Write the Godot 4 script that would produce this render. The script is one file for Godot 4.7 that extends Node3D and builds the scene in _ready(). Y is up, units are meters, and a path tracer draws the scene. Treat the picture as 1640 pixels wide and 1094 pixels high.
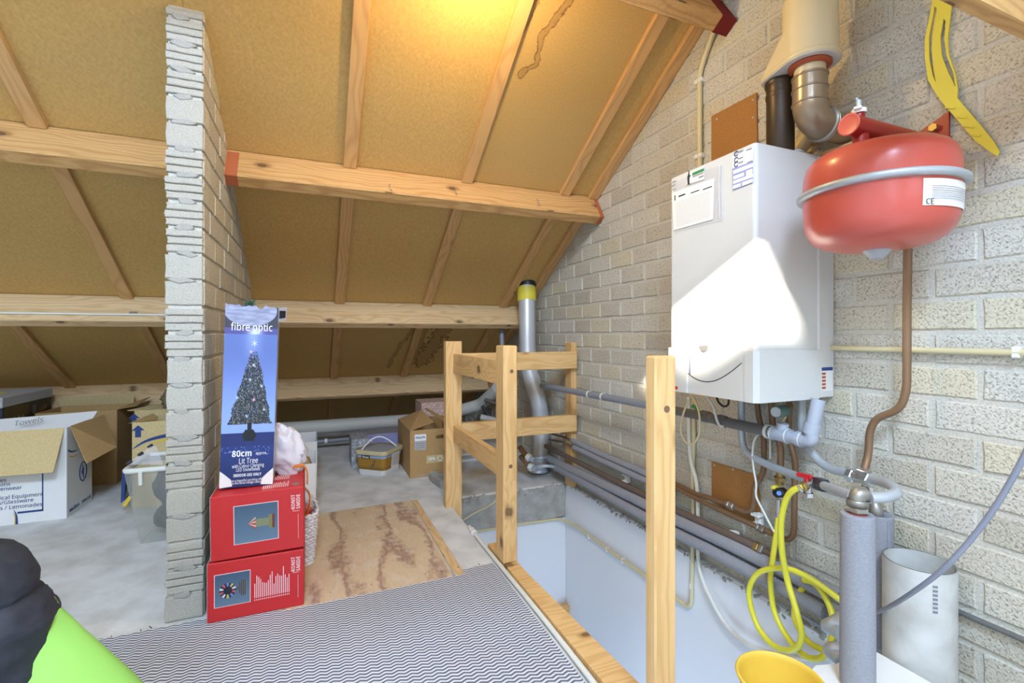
extends Node3D

# Attic with a boiler: a brick gable wall on the right, a sloping chipboard roof, a stairwell with a pine guard, stored boxes on the left.
# Metres, y up, floor at y = 0; the camera stands over the origin.

const ROOF_A := 3.776      # front roof, underside of the chipboard: y = ROOF_A + SLOPE * z
const SLOPE := 0.62
const RIDGE_Z := 0.2
const WALL_X := 1.79       # face of the block wall
const COURSE := 0.1025
const BLOCK := 0.2325

var M := {}
var rng := RandomNumberGenerator.new()
var taken := {}

func _ready() -> void:
	rng.seed = 7
	set_camera()
	set_light()
	make_materials()
	build_shell()
	build_roof()
	build_wall_right()
	build_pier()
	build_stair_guard()
	build_floor_things()
	build_boiler()
	build_flue()
	build_vessel()
	build_wall_pipes()
	build_boiler_pipes()
	build_cables()
	build_corner_things()
	build_left_store()
	build_red_boxes()
	build_back_store()
	build_lamp()

func set_camera() -> void:
	var cam := Camera3D.new()
	cam.name = "camera"
	cam.projection = Camera3D.PROJECTION_FRUSTUM
	cam.near = 0.05
	cam.far = 60.0
	cam.keep_aspect = Camera3D.KEEP_HEIGHT
	cam.size = 2.0 * 547.0 / 760.5 * cam.near
	cam.frustum_offset = Vector2(0.0, -11.4 / 760.5 * cam.near)
	cam.position = Vector3(0, 1.12, 0)
	cam.rotation = Vector3(0, -0.396131, 0)
	add_child(cam)
	cam.current = true

func set_light() -> void:
	var sky_mat := ProceduralSkyMaterial.new()
	sky_mat.sky_top_color = Color(0.62, 0.70, 0.86)
	sky_mat.sky_horizon_color = Color(0.86, 0.89, 0.94)
	sky_mat.ground_bottom_color = Color(0.32, 0.33, 0.33)
	sky_mat.ground_horizon_color = Color(0.62, 0.65, 0.68)
	sky_mat.sky_energy_multiplier = 1.2
	sky_mat.ground_energy_multiplier = 1.5
	var env := Environment.new()
	env.background_mode = Environment.BG_SKY
	env.sky = Sky.new()
	env.sky.sky_material = sky_mat
	env.tonemap_mode = Environment.TONE_MAPPER_LINEAR
	env.tonemap_exposure = 1.2
	env.sdfgi_enabled = true
	env.ssao_enabled = true
	env.ssil_enabled = true
	var we := WorldEnvironment.new()
	we.name = "world_environment"
	we.environment = env
	add_child(we)
	var sun := DirectionalLight3D.new()
	sun.name = "sun"
	sun.light_energy = 9.0
	sun.light_color = Color(1.0, 0.97, 0.92)
	sun.light_angular_distance = 1.6
	sun.shadow_enabled = true
	add_child(sun)
	sun.look_at_from_position(Vector3.ZERO, Vector3(0.742, -0.538, -1.0), Vector3.UP)
	# daylight entering by the two large roof windows behind the camera
	daylight("roof_window_daylight", Vector3(0.85, roof_rear(2.72), 2.72), Vector2(0.95, 1.15), 2.0)
	daylight("upper_roof_window_daylight", Vector3(0.85, roof_rear(1.35), 1.35), Vector2(0.95, 0.9), 0.1)
	# a frosted roof window on the left
	daylight("frosted_window_daylight", Vector3(-1.75, roof_rear(2.72), 2.72), Vector2(1.05, 1.15), 3.0)
	daylight("upper_frosted_window_daylight", Vector3(-1.78, roof_rear(1.02), 1.02), Vector2(1.0, 0.7), 4.5)
	daylight("middle_frosted_window_daylight", Vector3(-0.175, roof_rear(1.02), 1.02), Vector2(0.8, 0.7), 13.0)
	# and by the stairwell window below the landing
	daylight("stair_window_daylight", Vector3(0.84, -1.75, -1.2), Vector2(1.4, 1.1), 2.4, Vector3(1, 0, 0))

func daylight(called: String, c: Vector3, size: Vector2, energy: float, n := Vector3(0, -0.85, -0.527)) -> void:
	var day := AreaLight3D.new()
	day.name = called
	day.area_size = size
	day.area_normalize_energy = true
	day.light_energy = energy
	day.light_color = Color(0.76, 0.87, 1.0)
	day.area_range = 14.0
	day.area_attenuation = 2.0
	day.shadow_enabled = true
	add_child(day)
	day.look_at_from_position(c + n * 0.06, c + n, Vector3(1, 0, 0) if absf(n.x) < 0.5 else Vector3.UP)

func roof_front(z: float) -> float:
	return ROOF_A + SLOPE * z

func roof_rear(z: float) -> float:
	return ROOF_A + SLOPE * (2.0 * RIDGE_Z - z)

func roof_at(z: float) -> float:
	return minf(roof_front(z), roof_rear(z))

# ---------------------------------------------------------------- naming
func numbered(called: String) -> String:
	if not taken.has(called):
		taken[called] = 0
		return called
	taken[called] += 1
	return "%s_%03d" % [called, taken[called]]

func thing(called: String, label: String, category: String, at := Vector3.ZERO, group := "") -> Node3D:
	var o := Node3D.new()
	o.name = numbered(called)
	add_child(o)
	o.position = at
	o.set_meta("label", label)
	o.set_meta("category", category)
	if group != "":
		o.set_meta("group", group)
	return o

func structure(called: String) -> Node3D:
	var o := Node3D.new()
	o.name = called
	add_child(o)
	o.set_meta("kind", "structure")
	return o

func part(st: SurfaceTool, called: String, mat: Material, parent: Node) -> MeshInstance3D:
	var o := MeshInstance3D.new()
	o.name = called
	o.mesh = st.commit()
	o.material_override = null
	o.mesh.surface_set_material(0, mat)
	parent.add_child(o, true)
	return o

func single(st: SurfaceTool, called: String, mat: Material, label: String, category: String, group := "") -> MeshInstance3D:
	var o := MeshInstance3D.new()
	o.name = numbered(called)
	o.mesh = st.commit()
	o.mesh.surface_set_material(0, mat)
	add_child(o)
	o.set_meta("label", label)
	o.set_meta("category", category)
	if group != "":
		o.set_meta("group", group)
	return o

func struct_mesh(st: SurfaceTool, called: String, mat: Material) -> MeshInstance3D:
	var o := MeshInstance3D.new()
	o.name = called
	o.mesh = st.commit()
	o.mesh.surface_set_material(0, mat)
	add_child(o)
	o.set_meta("kind", "structure")
	return o

# ---------------------------------------------------------------- geometry
func begin() -> SurfaceTool:
	var st := SurfaceTool.new()
	st.begin(Mesh.PRIMITIVE_TRIANGLES)
	return st

func vert(st: SurfaceTool, p: Vector3, n: Vector3, uv: Vector2) -> void:
	st.set_normal(n)
	st.set_uv(uv)
	st.add_vertex(p)

# points counter-clockwise seen from outside
func tri(st: SurfaceTool, a: Vector3, b: Vector3, c: Vector3, ua := Vector2.ZERO, ub := Vector2.ZERO, uc := Vector2.ZERO) -> void:
	var n := (b - a).cross(c - a).normalized()
	vert(st, a, n, ua)
	vert(st, c, n, uc)
	vert(st, b, n, ub)

func quad(st: SurfaceTool, a: Vector3, b: Vector3, c: Vector3, d: Vector3, ua := Vector2(0, 1), ub := Vector2(1, 1), uc := Vector2(1, 0), ud := Vector2(0, 0)) -> void:
	tri(st, a, b, c, ua, ub, uc)
	tri(st, a, c, d, ua, uc, ud)

func quad_m(st: SurfaceTool, a: Vector3, b: Vector3, c: Vector3, d: Vector3, off := Vector2.ZERO) -> void:
	# texture in metres, u along the longer side
	var w := a.distance_to(b)
	var h := b.distance_to(c)
	if w >= h:
		quad(st, a, b, c, d, off, off + Vector2(w, 0), off + Vector2(w, h), off + Vector2(0, h))
	else:
		quad(st, a, b, c, d, off, off + Vector2(0, w), off + Vector2(h, w), off + Vector2(h, 0))

func rbox(st: SurfaceTool, xf: Transform3D, size: Vector3, bevel := 0.003) -> void:
	# box with chamfered edges, centred on xf
	var h := size * 0.5
	var off := Vector2(rng.randf() * 3.0, rng.randf() * 3.0)
	var b := minf(bevel, minf(h.x, minf(h.y, h.z)) * 0.6)
	var ax := [Vector3.RIGHT, Vector3.UP, Vector3.BACK]
	for k in 3:
		for s in [-1.0, 1.0]:
			var n: Vector3 = ax[k] * s
			var u: Vector3 = ax[(k + 1) % 3]
			var v: Vector3 = ax[(k + 2) % 3]
			if s < 0:
				var t := u
				u = v
				v = t
			var hu := absf(h.dot(u)) - b
			var hv := absf(h.dot(v)) - b
			var c: Vector3 = n * absf(h.dot(n))
			quad_m(st, xf * (c - u * hu - v * hv), xf * (c + u * hu - v * hv), xf * (c + u * hu + v * hv), xf * (c - u * hu + v * hv), off)
			off += Vector2(0.37, 0.21)
	if b <= 0.0:
		return
	for k in 3:
		var a: Vector3 = ax[k]
		var u: Vector3 = ax[(k + 1) % 3]
		var v: Vector3 = ax[(k + 2) % 3]
		var la := absf(h.dot(a)) - b
		var hu := absf(h.dot(u))
		var hv := absf(h.dot(v))
		for su in [-1.0, 1.0]:
			for sv in [-1.0, 1.0]:
				var p: Vector3 = u * su * hu + v * sv * (hv - b)
				var q: Vector3 = u * su * (hu - b) + v * sv * hv
				if su * sv > 0:
					quad_m(st, xf * (p - a * la), xf * (q - a * la), xf * (q + a * la), xf * (p + a * la), off)
				else:
					quad_m(st, xf * (q - a * la), xf * (p - a * la), xf * (p + a * la), xf * (q + a * la), off)
	for sx in [-1.0, 1.0]:
		for sy in [-1.0, 1.0]:
			for sz in [-1.0, 1.0]:
				var p := Vector3(sx * h.x, sy * (h.y - b), sz * (h.z - b))
				var q := Vector3(sx * (h.x - b), sy * h.y, sz * (h.z - b))
				var r := Vector3(sx * (h.x - b), sy * (h.y - b), sz * h.z)
				if sx * sy * sz > 0:
					tri(st, xf * p, xf * q, xf * r, off, off, off)
				else:
					tri(st, xf * p, xf * r, xf * q, off, off, off)


func box(st: SurfaceTool, lo: Vector3, hi: Vector3, bevel := 0.003) -> void:
	rbox(st, Transform3D(Basis(), (lo + hi) * 0.5), (hi - lo).abs(), bevel)

func beam(st: SurfaceTool, a: Vector3, b: Vector3, w: float, t: float, up: Vector3, bevel := 0.003) -> void:
	# bar from a to b; w along up x dir, t along up
	var x := (b - a).normalized()
	var y := (up - x * up.dot(x)).normalized()
	var z := x.cross(y)
	rbox(st, Transform3D(Basis(x, y, z), (a + b) * 0.5), Vector3(a.distance_to(b), t, w), bevel)

func slab(st: SurfaceTool, a: Vector3, b: Vector3, c: Vector3, d: Vector3, t: float) -> void:
	# thin board on four corners (counter-clockwise from its face), thickness behind it
	var n := ((b - a).cross(c - a) + (c - a).cross(d - a)).normalized() * t
	quad(st, a, b, c, d)
	quad(st, b - n, a - n, d - n, c - n)
	quad_m(st, a - n, b - n, b, a)
	quad_m(st, b - n, c - n, c, b)
	quad_m(st, c - n, d - n, d, c)
	quad_m(st, d - n, a - n, a, d)

func prism(st: SurfaceTool, poly: PackedVector2Array, xf: Transform3D, depth: float, bevel := 0.0, uv_scale := 1.0) -> void:
	# polygon in xf's xy plane, front face towards +z at z = 0, body behind it
	if Geometry2D.is_polygon_clockwise(poly):
		poly.reverse()
	var inner := poly
	if bevel > 0.0:
		inner = PackedVector2Array()
		var n := poly.size()
		for i in n:
			var p := poly[i]
			var e0 := (p - poly[(i + n - 1) % n]).normalized()
			var e1 := (poly[(i + 1) % n] - p).normalized()
			var m := (Vector2(-e0.y, e0.x) + Vector2(-e1.y, e1.x))
			inner.append(p + m * bevel * (0.5 + 0.25 * (1.0 - e0.dot(e1))))
	var ids := Geometry2D.triangulate_polygon(inner)
	for i in range(0, ids.size(), 3):
		var a := inner[ids[i]]
		var b := inner[ids[i + 1]]
		var c := inner[ids[i + 2]]
		if (b - a).cross(c - a) < 0.0:
			var t := b
			b = c
			c = t
		tri(st, xf * Vector3(a.x, a.y, 0), xf * Vector3(b.x, b.y, 0), xf * Vector3(c.x, c.y, 0), a * uv_scale, b * uv_scale, c * uv_scale)
		if depth > 0.0 and bevel <= 0.0:
			tri(st, xf * Vector3(a.x, a.y, -depth), xf * Vector3(c.x, c.y, -depth), xf * Vector3(b.x, b.y, -depth), a * uv_scale, c * uv_scale, b * uv_scale)
	var n2 := poly.size()
	for i in n2:
		var p := poly[i]
		var q := poly[(i + 1) % n2]
		var p1 := inner[i]
		var q1 := inner[(i + 1) % n2]
		if bevel > 0.0:
			quad(st, xf * Vector3(p.x, p.y, -bevel), xf * Vector3(q.x, q.y, -bevel), xf * Vector3(q1.x, q1.y, 0), xf * Vector3(p1.x, p1.y, 0), p, q, q1, p1)
		if depth > bevel:
			quad(st, xf * Vector3(p.x, p.y, -depth), xf * Vector3(q.x, q.y, -depth), xf * Vector3(q.x, q.y, -bevel), xf * Vector3(p.x, p.y, -bevel), p, q, q, p)

func smooth_path(pts: Array, radius: float, n := 6) -> PackedVector3Array:
	# polyline with rounded corners
	var out := PackedVector3Array()
	out.append(pts[0])
	for i in range(1, pts.size() - 1):
		var p: Vector3 = pts[i]
		var a: Vector3 = pts[i - 1]
		var b: Vector3 = pts[i + 1]
		var r := minf(radius, 0.48 * minf(p.distance_to(a), p.distance_to(b)))
		var p0 := p + (a - p).normalized() * r
		var p1 := p + (b - p).normalized() * r
		for k in n + 1:
			var t := float(k) / n
			out.append(p0.lerp(p, t).lerp(p.lerp(p1, t), t))
	out.append(pts[pts.size() - 1])
	return out

func spline(pts: Array, step := 0.015) -> PackedVector3Array:
	var c := Curve3D.new()
	c.bake_interval = step
	var n := pts.size()
	for i in n:
		var a: Vector3 = pts[maxi(i - 1, 0)]
		var b: Vector3 = pts[mini(i + 1, n - 1)]
		var tg := (b - a) / 6.0
		c.add_point(pts[i], -tg, tg)
	return c.get_baked_points()

func tube(st: SurfaceTool, pts: PackedVector3Array, r: float, sides := 12, radii := PackedFloat32Array(), cap := true) -> void:
	var n := pts.size()
	var up := Vector3.UP
	var rings: Array = []
	var norms: Array = []
	var lens := PackedFloat32Array()
	var total := 0.0
	var frame_u := Vector3.ZERO
	for i in n:
		var d := (pts[mini(i + 1, n - 1)] - pts[maxi(i - 1, 0)]).normalized()
		if i == 0:
			if absf(d.dot(up)) > 0.9:
				up = Vector3.RIGHT
			frame_u = (up - d * up.dot(d)).normalized()
		else:
			frame_u = (frame_u - d * frame_u.dot(d)).normalized()
			total += pts[i].distance_to(pts[i - 1])
		lens.append(total)
		var v := d.cross(frame_u)
		var ring := PackedVector3Array()
		var nn := PackedVector3Array()
		var rr := radii[i] if radii.size() == n else r
		for k in sides + 1:
			var a := TAU * k / sides
			var dir := frame_u * cos(a) + v * sin(a)
			ring.append(pts[i] + dir * rr)
			nn.append(dir)
		rings.append(ring)
		norms.append(nn)
	for i in n - 1:
		for k in sides:
			var a: Vector3 = rings[i][k]
			var b: Vector3 = rings[i][k + 1]
			var c: Vector3 = rings[i + 1][k + 1]
			var d: Vector3 = rings[i + 1][k]
			var na: Vector3 = norms[i][k]
			var nb: Vector3 = norms[i][k + 1]
			var nc: Vector3 = norms[i + 1][k + 1]
			var nd: Vector3 = norms[i + 1][k]
			var u0 := float(k) / sides * TAU * r
			var u1 := float(k + 1) / sides * TAU * r
			vert(st, a, na, Vector2(lens[i], u0))
			vert(st, c, nc, Vector2(lens[i + 1], u1))
			vert(st, b, nb, Vector2(lens[i], u1))
			vert(st, a, na, Vector2(lens[i], u0))
			vert(st, d, nd, Vector2(lens[i + 1], u0))
			vert(st, c, nc, Vector2(lens[i + 1], u1))
	if cap:
		for e in 2:
			var i := 0 if e == 0 else n - 1
			for k in sides:
				if e == 0:
					tri(st, pts[i], rings[i][k + 1], rings[i][k])
				else:
					tri(st, pts[i], rings[i][k], rings[i][k + 1])

func rod(st: SurfaceTool, a: Vector3, b: Vector3, r: float, sides := 12) -> void:
	tube(st, PackedVector3Array([a, b]), r, sides)

func lathe(st: SurfaceTool, xf: Transform3D, profile: Array, sides := 24, squash := 1.0) -> void:
	# profile of Vector2(radius, y) from bottom to top, outside on the right
	var n := profile.size()
	var nor: Array = []
	for i in n:
		var a: Vector2 = profile[maxi(i - 1, 0)]
		var b: Vector2 = profile[mini(i + 1, n - 1)]
		var t := (b - a).normalized()
		nor.append(Vector2(t.y, -t.x))
	for i in n - 1:
		var p: Vector2 = profile[i]
		var q: Vector2 = profile[i + 1]
		var sharp := false
		for k in sides:
			var a0 := TAU * k / sides
			var a1 := TAU * (k + 1) / sides
			var v := [Vector3(p.x * cos(a0), p.y, -p.x * sin(a0) * squash), Vector3(p.x * cos(a1), p.y, -p.x * sin(a1) * squash), Vector3(q.x * cos(a1), q.y, -q.x * sin(a1) * squash), Vector3(q.x * cos(a0), q.y, -q.x * sin(a0) * squash)]
			var np: Vector2 = nor[i]
			var nq: Vector2 = nor[i + 1]
			var m := [Vector3(np.x * cos(a0), np.y, -np.x * sin(a0)), Vector3(np.x * cos(a1), np.y, -np.x * sin(a1)), Vector3(nq.x * cos(a1), nq.y, -nq.x * sin(a1)), Vector3(nq.x * cos(a0), nq.y, -nq.x * sin(a0))]
			var uv := [Vector2(float(k) / sides, 1.0 - float(i) / (n - 1)), Vector2(float(k + 1) / sides, 1.0 - float(i) / (n - 1)), Vector2(float(k + 1) / sides, 1.0 - float(i + 1) / (n - 1)), Vector2(float(k) / sides, 1.0 - float(i + 1) / (n - 1))]
			for j in [0, 2, 1, 0, 3, 2]:
				vert(st, xf * v[j], (xf.basis * m[j]).normalized(), uv[j])

func blob(st: SurfaceTool, xf: Transform3D, size: Vector3, rough: float, freq: float, seed_at: int, sides := 28, rows := 18, power := 1.0) -> void:
	# wrinkled closed lump on its base: for bags, cloth and clothing
	var noise := FastNoiseLite.new()
	noise.seed = seed_at
	noise.frequency = freq
	noise.noise_type = FastNoiseLite.TYPE_SIMPLEX
	noise.fractal_type = FastNoiseLite.FRACTAL_RIDGED
	noise.fractal_octaves = 3
	var g: Array = []
	for i in rows + 1:
		var row := PackedVector3Array()
		var th := PI * i / rows
		for k in sides + 1:
			var a := TAU * (k % sides) / sides
			var d := Vector3(sin(th) * cos(a), -cos(th), sin(th) * sin(a))
			var e := Vector3(signf(d.x) * pow(absf(d.x), power), signf(d.y) * pow(absf(d.y), power), signf(d.z) * pow(absf(d.z), power))
			var f := 1.0 + rough * noise.get_noise_3dv(d * 10.0)
			row.append(xf * (e * size * 0.5 * f))
		g.append(row)
	grid(st, g, true)

func grid(st: SurfaceTool, g: Array, flip := false) -> void:
	# smooth surface over rows of points
	var rows := g.size()
	var cols: int = g[0].size()
	var nor: Array = []
	for i in rows:
		var row := PackedVector3Array()
		for k in cols:
			var wrap: bool = g[i][0].is_equal_approx(g[i][cols - 1])
			var k0 := k - 1
			var k1 := k + 1
			if k0 < 0:
				k0 = cols - 2 if wrap else 0
			if k1 >= cols:
				k1 = 1 if wrap else cols - 1
			var du: Vector3 = g[i][k1] - g[i][k0]
			var dv: Vector3 = g[mini(i + 1, rows - 1)][k] - g[maxi(i - 1, 0)][k]
			var nn := du.cross(dv)
			if nn.length() < 1e-10:
				nn = Vector3(0, -1 if i == 0 else 1, 0) * (-1.0 if flip else 1.0)
			nn = nn.normalized()
			row.append(-nn if flip else nn)
		nor.append(row)
	for i in rows - 1:
		for k in cols - 1:
			var ix := [[i, k], [i, k + 1], [i + 1, k + 1], [i + 1, k]]
			for j in ([0, 1, 2, 0, 2, 3] if flip else [0, 2, 1, 0, 3, 2]):
				var r: int = ix[j][0]
				var c: int = ix[j][1]
				vert(st, g[r][c], nor[r][c], Vector2(float(c) / (cols - 1), 1.0 - float(r) / (rows - 1)))

func lettering(text: String, height: float, at: Vector3, right: Vector3, up: Vector3, mat: Material, parent: Node, align := HORIZONTAL_ALIGNMENT_LEFT, called := "lettering", bold := false, width := 0.0) -> MeshInstance3D:
	var f := SystemFont.new()
	f.font_names = PackedStringArray(["Droid Sans"])
	if bold:
		f.font_weight = 700
	var t := TextMesh.new()
	t.font = f
	t.text = text
	t.font_size = 32
	t.pixel_size = height / 32.0 * 1.35
	t.depth = 0.0006
	t.curve_step = 4.0
	t.horizontal_alignment = align
	t.vertical_alignment = VERTICAL_ALIGNMENT_CENTER
	t.material = mat
	var o := MeshInstance3D.new()
	o.name = called
	o.mesh = t
	var r := right.normalized()
	var u := (up - r * up.dot(r)).normalized()
	o.transform = Transform3D(Basis(r, u, r.cross(u)), at)
	if width > 0.0:
		var w := t.get_aabb().size.x
		if w > 0.0:
			o.transform.basis.x = r * (width / w)
	parent.add_child(o, true)
	return o

func plate(st: SurfaceTool, at: Vector3, right: Vector3, up: Vector3, w: float, h: float, t := 0.0008) -> void:
	# thin sheet or sticker, its front centred on at + t along right x up
	var r := right.normalized()
	var u := up.normalized()
	var n := r.cross(u).normalized()
	var c := at + n * t
	slab(st, c - r * w * 0.5 - u * h * 0.5, c + r * w * 0.5 - u * h * 0.5, c + r * w * 0.5 + u * h * 0.5, c - r * w * 0.5 + u * h * 0.5, t)

# ---------------------------------------------------------------- materials
func srgb(r: int, g: int, b: int) -> Color:
	return Color(r / 255.0, g / 255.0, b / 255.0)

func flat(c: Color, rough := 0.6, metal := 0.0) -> StandardMaterial3D:
	var m := StandardMaterial3D.new()
	m.albedo_color = c
	m.roughness = rough
	m.metallic = metal
	return m

func noise_tex(kind: int, freq: float, octaves: int, lo: Color, hi: Color, size := 512, seed_at := 1, a := 0.0, b := 1.0) -> NoiseTexture2D:
	var n := FastNoiseLite.new()
	n.noise_type = kind
	n.frequency = freq
	n.fractal_octaves = octaves
	n.seed = seed_at
	var t := NoiseTexture2D.new()
	t.width = size
	t.height = size
	t.seamless = true
	t.noise = n
	var g := Gradient.new()
	g.set_color(0, lo)
	g.set_color(1, hi)
	g.set_offset(0, a)
	g.set_offset(1, b)
	t.color_ramp = g
	return t

func triplanar(m: StandardMaterial3D, scale: float, world := true) -> StandardMaterial3D:
	m.uv1_triplanar = true
	m.uv1_world_triplanar = world
	m.uv1_scale = Vector3.ONE * scale
	return m

func image_tex(w: int, h: int, fn: Callable) -> ImageTexture:
	var im := Image.create(w, h, false, Image.FORMAT_RGB8)
	for y in h:
		for x in w:
			im.set_pixel(x, y, fn.call(x, y))
	return ImageTexture.create_from_image(im)

func wood_image(light: Color, dark: Color, knots: int, seed_at: int, size := 512) -> ImageTexture:
	# flat-sawn softwood, grain along u; tiles every metre
	var n := FastNoiseLite.new()
	n.seed = seed_at
	n.frequency = 0.012
	n.fractal_octaves = 3
	var fine := FastNoiseLite.new()
	fine.seed = seed_at + 9
	fine.frequency = 0.05
	var r := RandomNumberGenerator.new()
	r.seed = seed_at
	var spots: Array = []
	for i in knots:
		spots.append(Vector3(r.randf_range(30, size - 30), r.randf_range(20, size - 20), r.randf_range(5, 11)))
	return image_tex(size, size, func(x: int, y: int) -> Color:
		var bend := 0.0
		var knot := 0.0
		for s in spots:
			var d := Vector2((x - s.x) * 0.55, y - s.y)
			var l: float = d.length()
			bend += signf(d.y) * s.z * 2.6 * exp(-l / (s.z * 2.2))
			if l < s.z * 0.62:
				knot = maxf(knot, 1.0)
			elif l < s.z * 1.4:
				knot = maxf(knot, 0.45 * (1.0 - (l / s.z - 0.62) / 0.78))
		var fx := absf(float(x) - size * 0.5) * 0.16
		var v := (y + bend) * 0.36 + n.get_noise_2d(fx, y * 0.7) * 17.0
		var ring := pow(0.5 + 0.5 * sin(v), 2.2) * 0.55 + 0.35 * (0.5 + 0.5 * n.get_noise_2d(fx * 0.7 + 400.0, y * 2.4))
		var grain := fine.get_noise_2d(fx * 0.8, y * 9.0) * 0.16
		var c := light.lerp(dark, clampf(ring * 0.62 + grain, 0.0, 1.0))
		return c.lerp(dark.darkened(0.45), knot * 0.8))

func make_materials() -> void:
	var P := FastNoiseLite.TYPE_SIMPLEX
	var Cc := FastNoiseLite.TYPE_CELLULAR
	var V := FastNoiseLite.TYPE_VALUE_CUBIC
	var pits := noise_tex(V, 0.13, 4, Color(0, 0, 0), Color(1, 1, 1), 512, 3, 0.14, 0.46)
	var speck := noise_tex(V, 0.16, 4, Color(0.70, 0.685, 0.66), Color(1, 1, 1), 512, 5, 0.14, 0.46)
	var cloud := noise_tex(P, 0.008, 5, Color(0.90, 0.895, 0.885), Color(1, 1, 1), 512, 11, 0.15, 0.8)
	var fine := noise_tex(V, 0.2, 3, Color(0.86, 0.85, 0.83), Color(1, 1, 1), 512, 8)
	var fineh := noise_tex(V, 0.16, 3, Color(0, 0, 0), Color(1, 1, 1), 512, 18)
	# blocks: porous concrete in a few tints
	var tints := [srgb(202, 196, 180), srgb(196, 190, 174), srgb(205, 201, 188), srgb(191, 184, 167), srgb(205, 197, 173)]
	for i in tints.size():
		var m := flat(tints[i], 0.95)
		m.albedo_texture = speck
		triplanar(m, 3.0)
		m.heightmap_enabled = true
		m.heightmap_texture = pits
		m.heightmap_scale = 0.2
		M["block%d" % i] = m
	var mo := flat(srgb(212, 209, 198), 0.95)
	mo.albedo_texture = fine
	triplanar(mo, 3.0)
	mo.heightmap_enabled = true
	mo.heightmap_texture = pits
	mo.heightmap_scale = 0.12
	M.mortar = mo
	var sm := flat(srgb(176, 173, 166), 0.95)
	sm.albedo_texture = fine
	triplanar(sm, 3.0)
	M.smear = sm
	var pe := flat(srgb(190, 186, 175), 0.95)
	pe.albedo_texture = fine
	triplanar(pe, 3.6)
	pe.heightmap_enabled = true
	pe.heightmap_texture = pits
	pe.heightmap_scale = 0.1
	M.block_end = pe
	var co := flat(srgb(222, 222, 220), 0.9)
	co.albedo_texture = cloud
	triplanar(co, 0.9)
	co.heightmap_enabled = true
	co.heightmap_texture = fineh
	co.heightmap_scale = 0.05
	M.concrete = co
	var rc := flat(srgb(176, 173, 165), 0.95)
	rc.albedo_texture = cloud
	triplanar(rc, 1.9)
	rc.heightmap_enabled = true
	rc.heightmap_texture = pits
	rc.heightmap_scale = 0.3
	M.rough_concrete = rc
	var pl := flat(srgb(228, 228, 229), 0.85)
	M.plaster = pl
	M.wall_paint = flat(srgb(236, 236, 234), 0.95)
	# chipboard roof panels
	var bo := flat(srgb(216, 176, 106), 0.8)
	bo.albedo_texture = fine
	triplanar(bo, 1.3)
	M.board = bo
	# timbers
	M.pine = flat(Color.WHITE, 0.55)
	M.pine.albedo_texture = wood_image(srgb(230, 190, 130), srgb(190, 140, 80), 5, 21)
	M.purlin = flat(Color.WHITE, 0.8)
	M.purlin.albedo_texture = wood_image(srgb(210, 166, 106), srgb(158, 108, 58), 5, 44)
	M.purlin.heightmap_enabled = true
	M.purlin.heightmap_texture = fineh
	M.purlin.heightmap_scale = 0.15
	M.pale_purlin = flat(Color.WHITE, 0.75)
	M.pale_purlin.albedo_texture = wood_image(srgb(224, 194, 148), srgb(186, 142, 92), 7, 77)
	M.batten = flat(Color.WHITE, 0.7)
	M.batten.albedo_texture = wood_image(srgb(214, 170, 112), srgb(178, 128, 74), 3, 63, 384)
	M.red_paint = flat(srgb(176, 96, 56), 0.85)
	M.dark_red_paint = flat(srgb(120, 22, 16), 0.8)
	M.hardboard = flat(srgb(176, 124, 66), 0.6)
	M.hardboard.albedo_texture = fine
	triplanar(M.hardboard, 2.5)
	# plastics, metals, paints
	M.white_enamel = flat(srgb(210, 210, 205), 0.28)
	M.white_plastic = flat(srgb(232, 231, 226), 0.4)
	M.grey_plastic = flat(srgb(170, 172, 176), 0.45)
	M.dark_plastic = flat(srgb(48, 50, 54), 0.45)
	M.black = flat(srgb(24, 24, 26), 0.5)
	M.cream_plastic = flat(srgb(206, 192, 156), 0.4)
	M.cream_conduit = flat(srgb(210, 198, 156), 0.4)
	M.drain_grey = flat(srgb(134, 140, 148), 0.42)
	M.drain_light = flat(srgb(172, 178, 188), 0.45)
	M.drain_dark = flat(srgb(104, 102, 100), 0.45)
	var ins := flat(srgb(158, 160, 168), 0.95)
	ins.albedo_texture = fine
	triplanar(ins, 3.0)
	M.insulation = ins
	M.copper = flat(srgb(138, 108, 80), 0.5, 0.4)
	M.old_copper = flat(srgb(112, 96, 86), 0.6, 0.2)
	M.galvanised = flat(srgb(182, 188, 192), 0.45, 0.35)
	M.brass = flat(srgb(172, 146, 92), 0.4, 0.8)
	M.chrome = flat(srgb(206, 208, 210), 0.25, 0.9)
	M.steel = flat(srgb(160, 156, 146), 0.4, 0.7)
	M.aluminium = flat(srgb(206, 208, 208), 0.36, 0.3)
	M.tape_yellow = flat(srgb(226, 208, 70), 0.5)
	M.red_enamel = flat(srgb(196, 82, 68), 0.26)
	M.red_enamel.clearcoat_enabled = true
	M.red_enamel.clearcoat = 0.5
	M.red_dark = flat(srgb(150, 34, 28), 0.35)
	M.valve_red = flat(srgb(202, 32, 38), 0.4)
	M.strap_yellow = flat(srgb(222, 208, 74), 0.45)
	M.strap_yellow.backlight_enabled = true
	M.strap_yellow.backlight = Color(0.3, 0.28, 0.05)
	M.hose_yellow = flat(srgb(222, 214, 62), 0.38)
	M.bucket_yellow = flat(srgb(226, 188, 70), 0.4)
	M.cable_grey = flat(srgb(134, 138, 152), 0.5)
	M.cable_white = flat(srgb(222, 220, 208), 0.5)
	M.valve_blue = flat(srgb(96, 140, 220), 0.4)
	M.gauge_green = flat(srgb(98, 124, 112), 0.5)
	M.smoked = flat(Color(srgb(176, 160, 142), 0.45), 0.2)
	M.smoked.transparency = BaseMaterial3D.TRANSPARENCY_ALPHA
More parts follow.
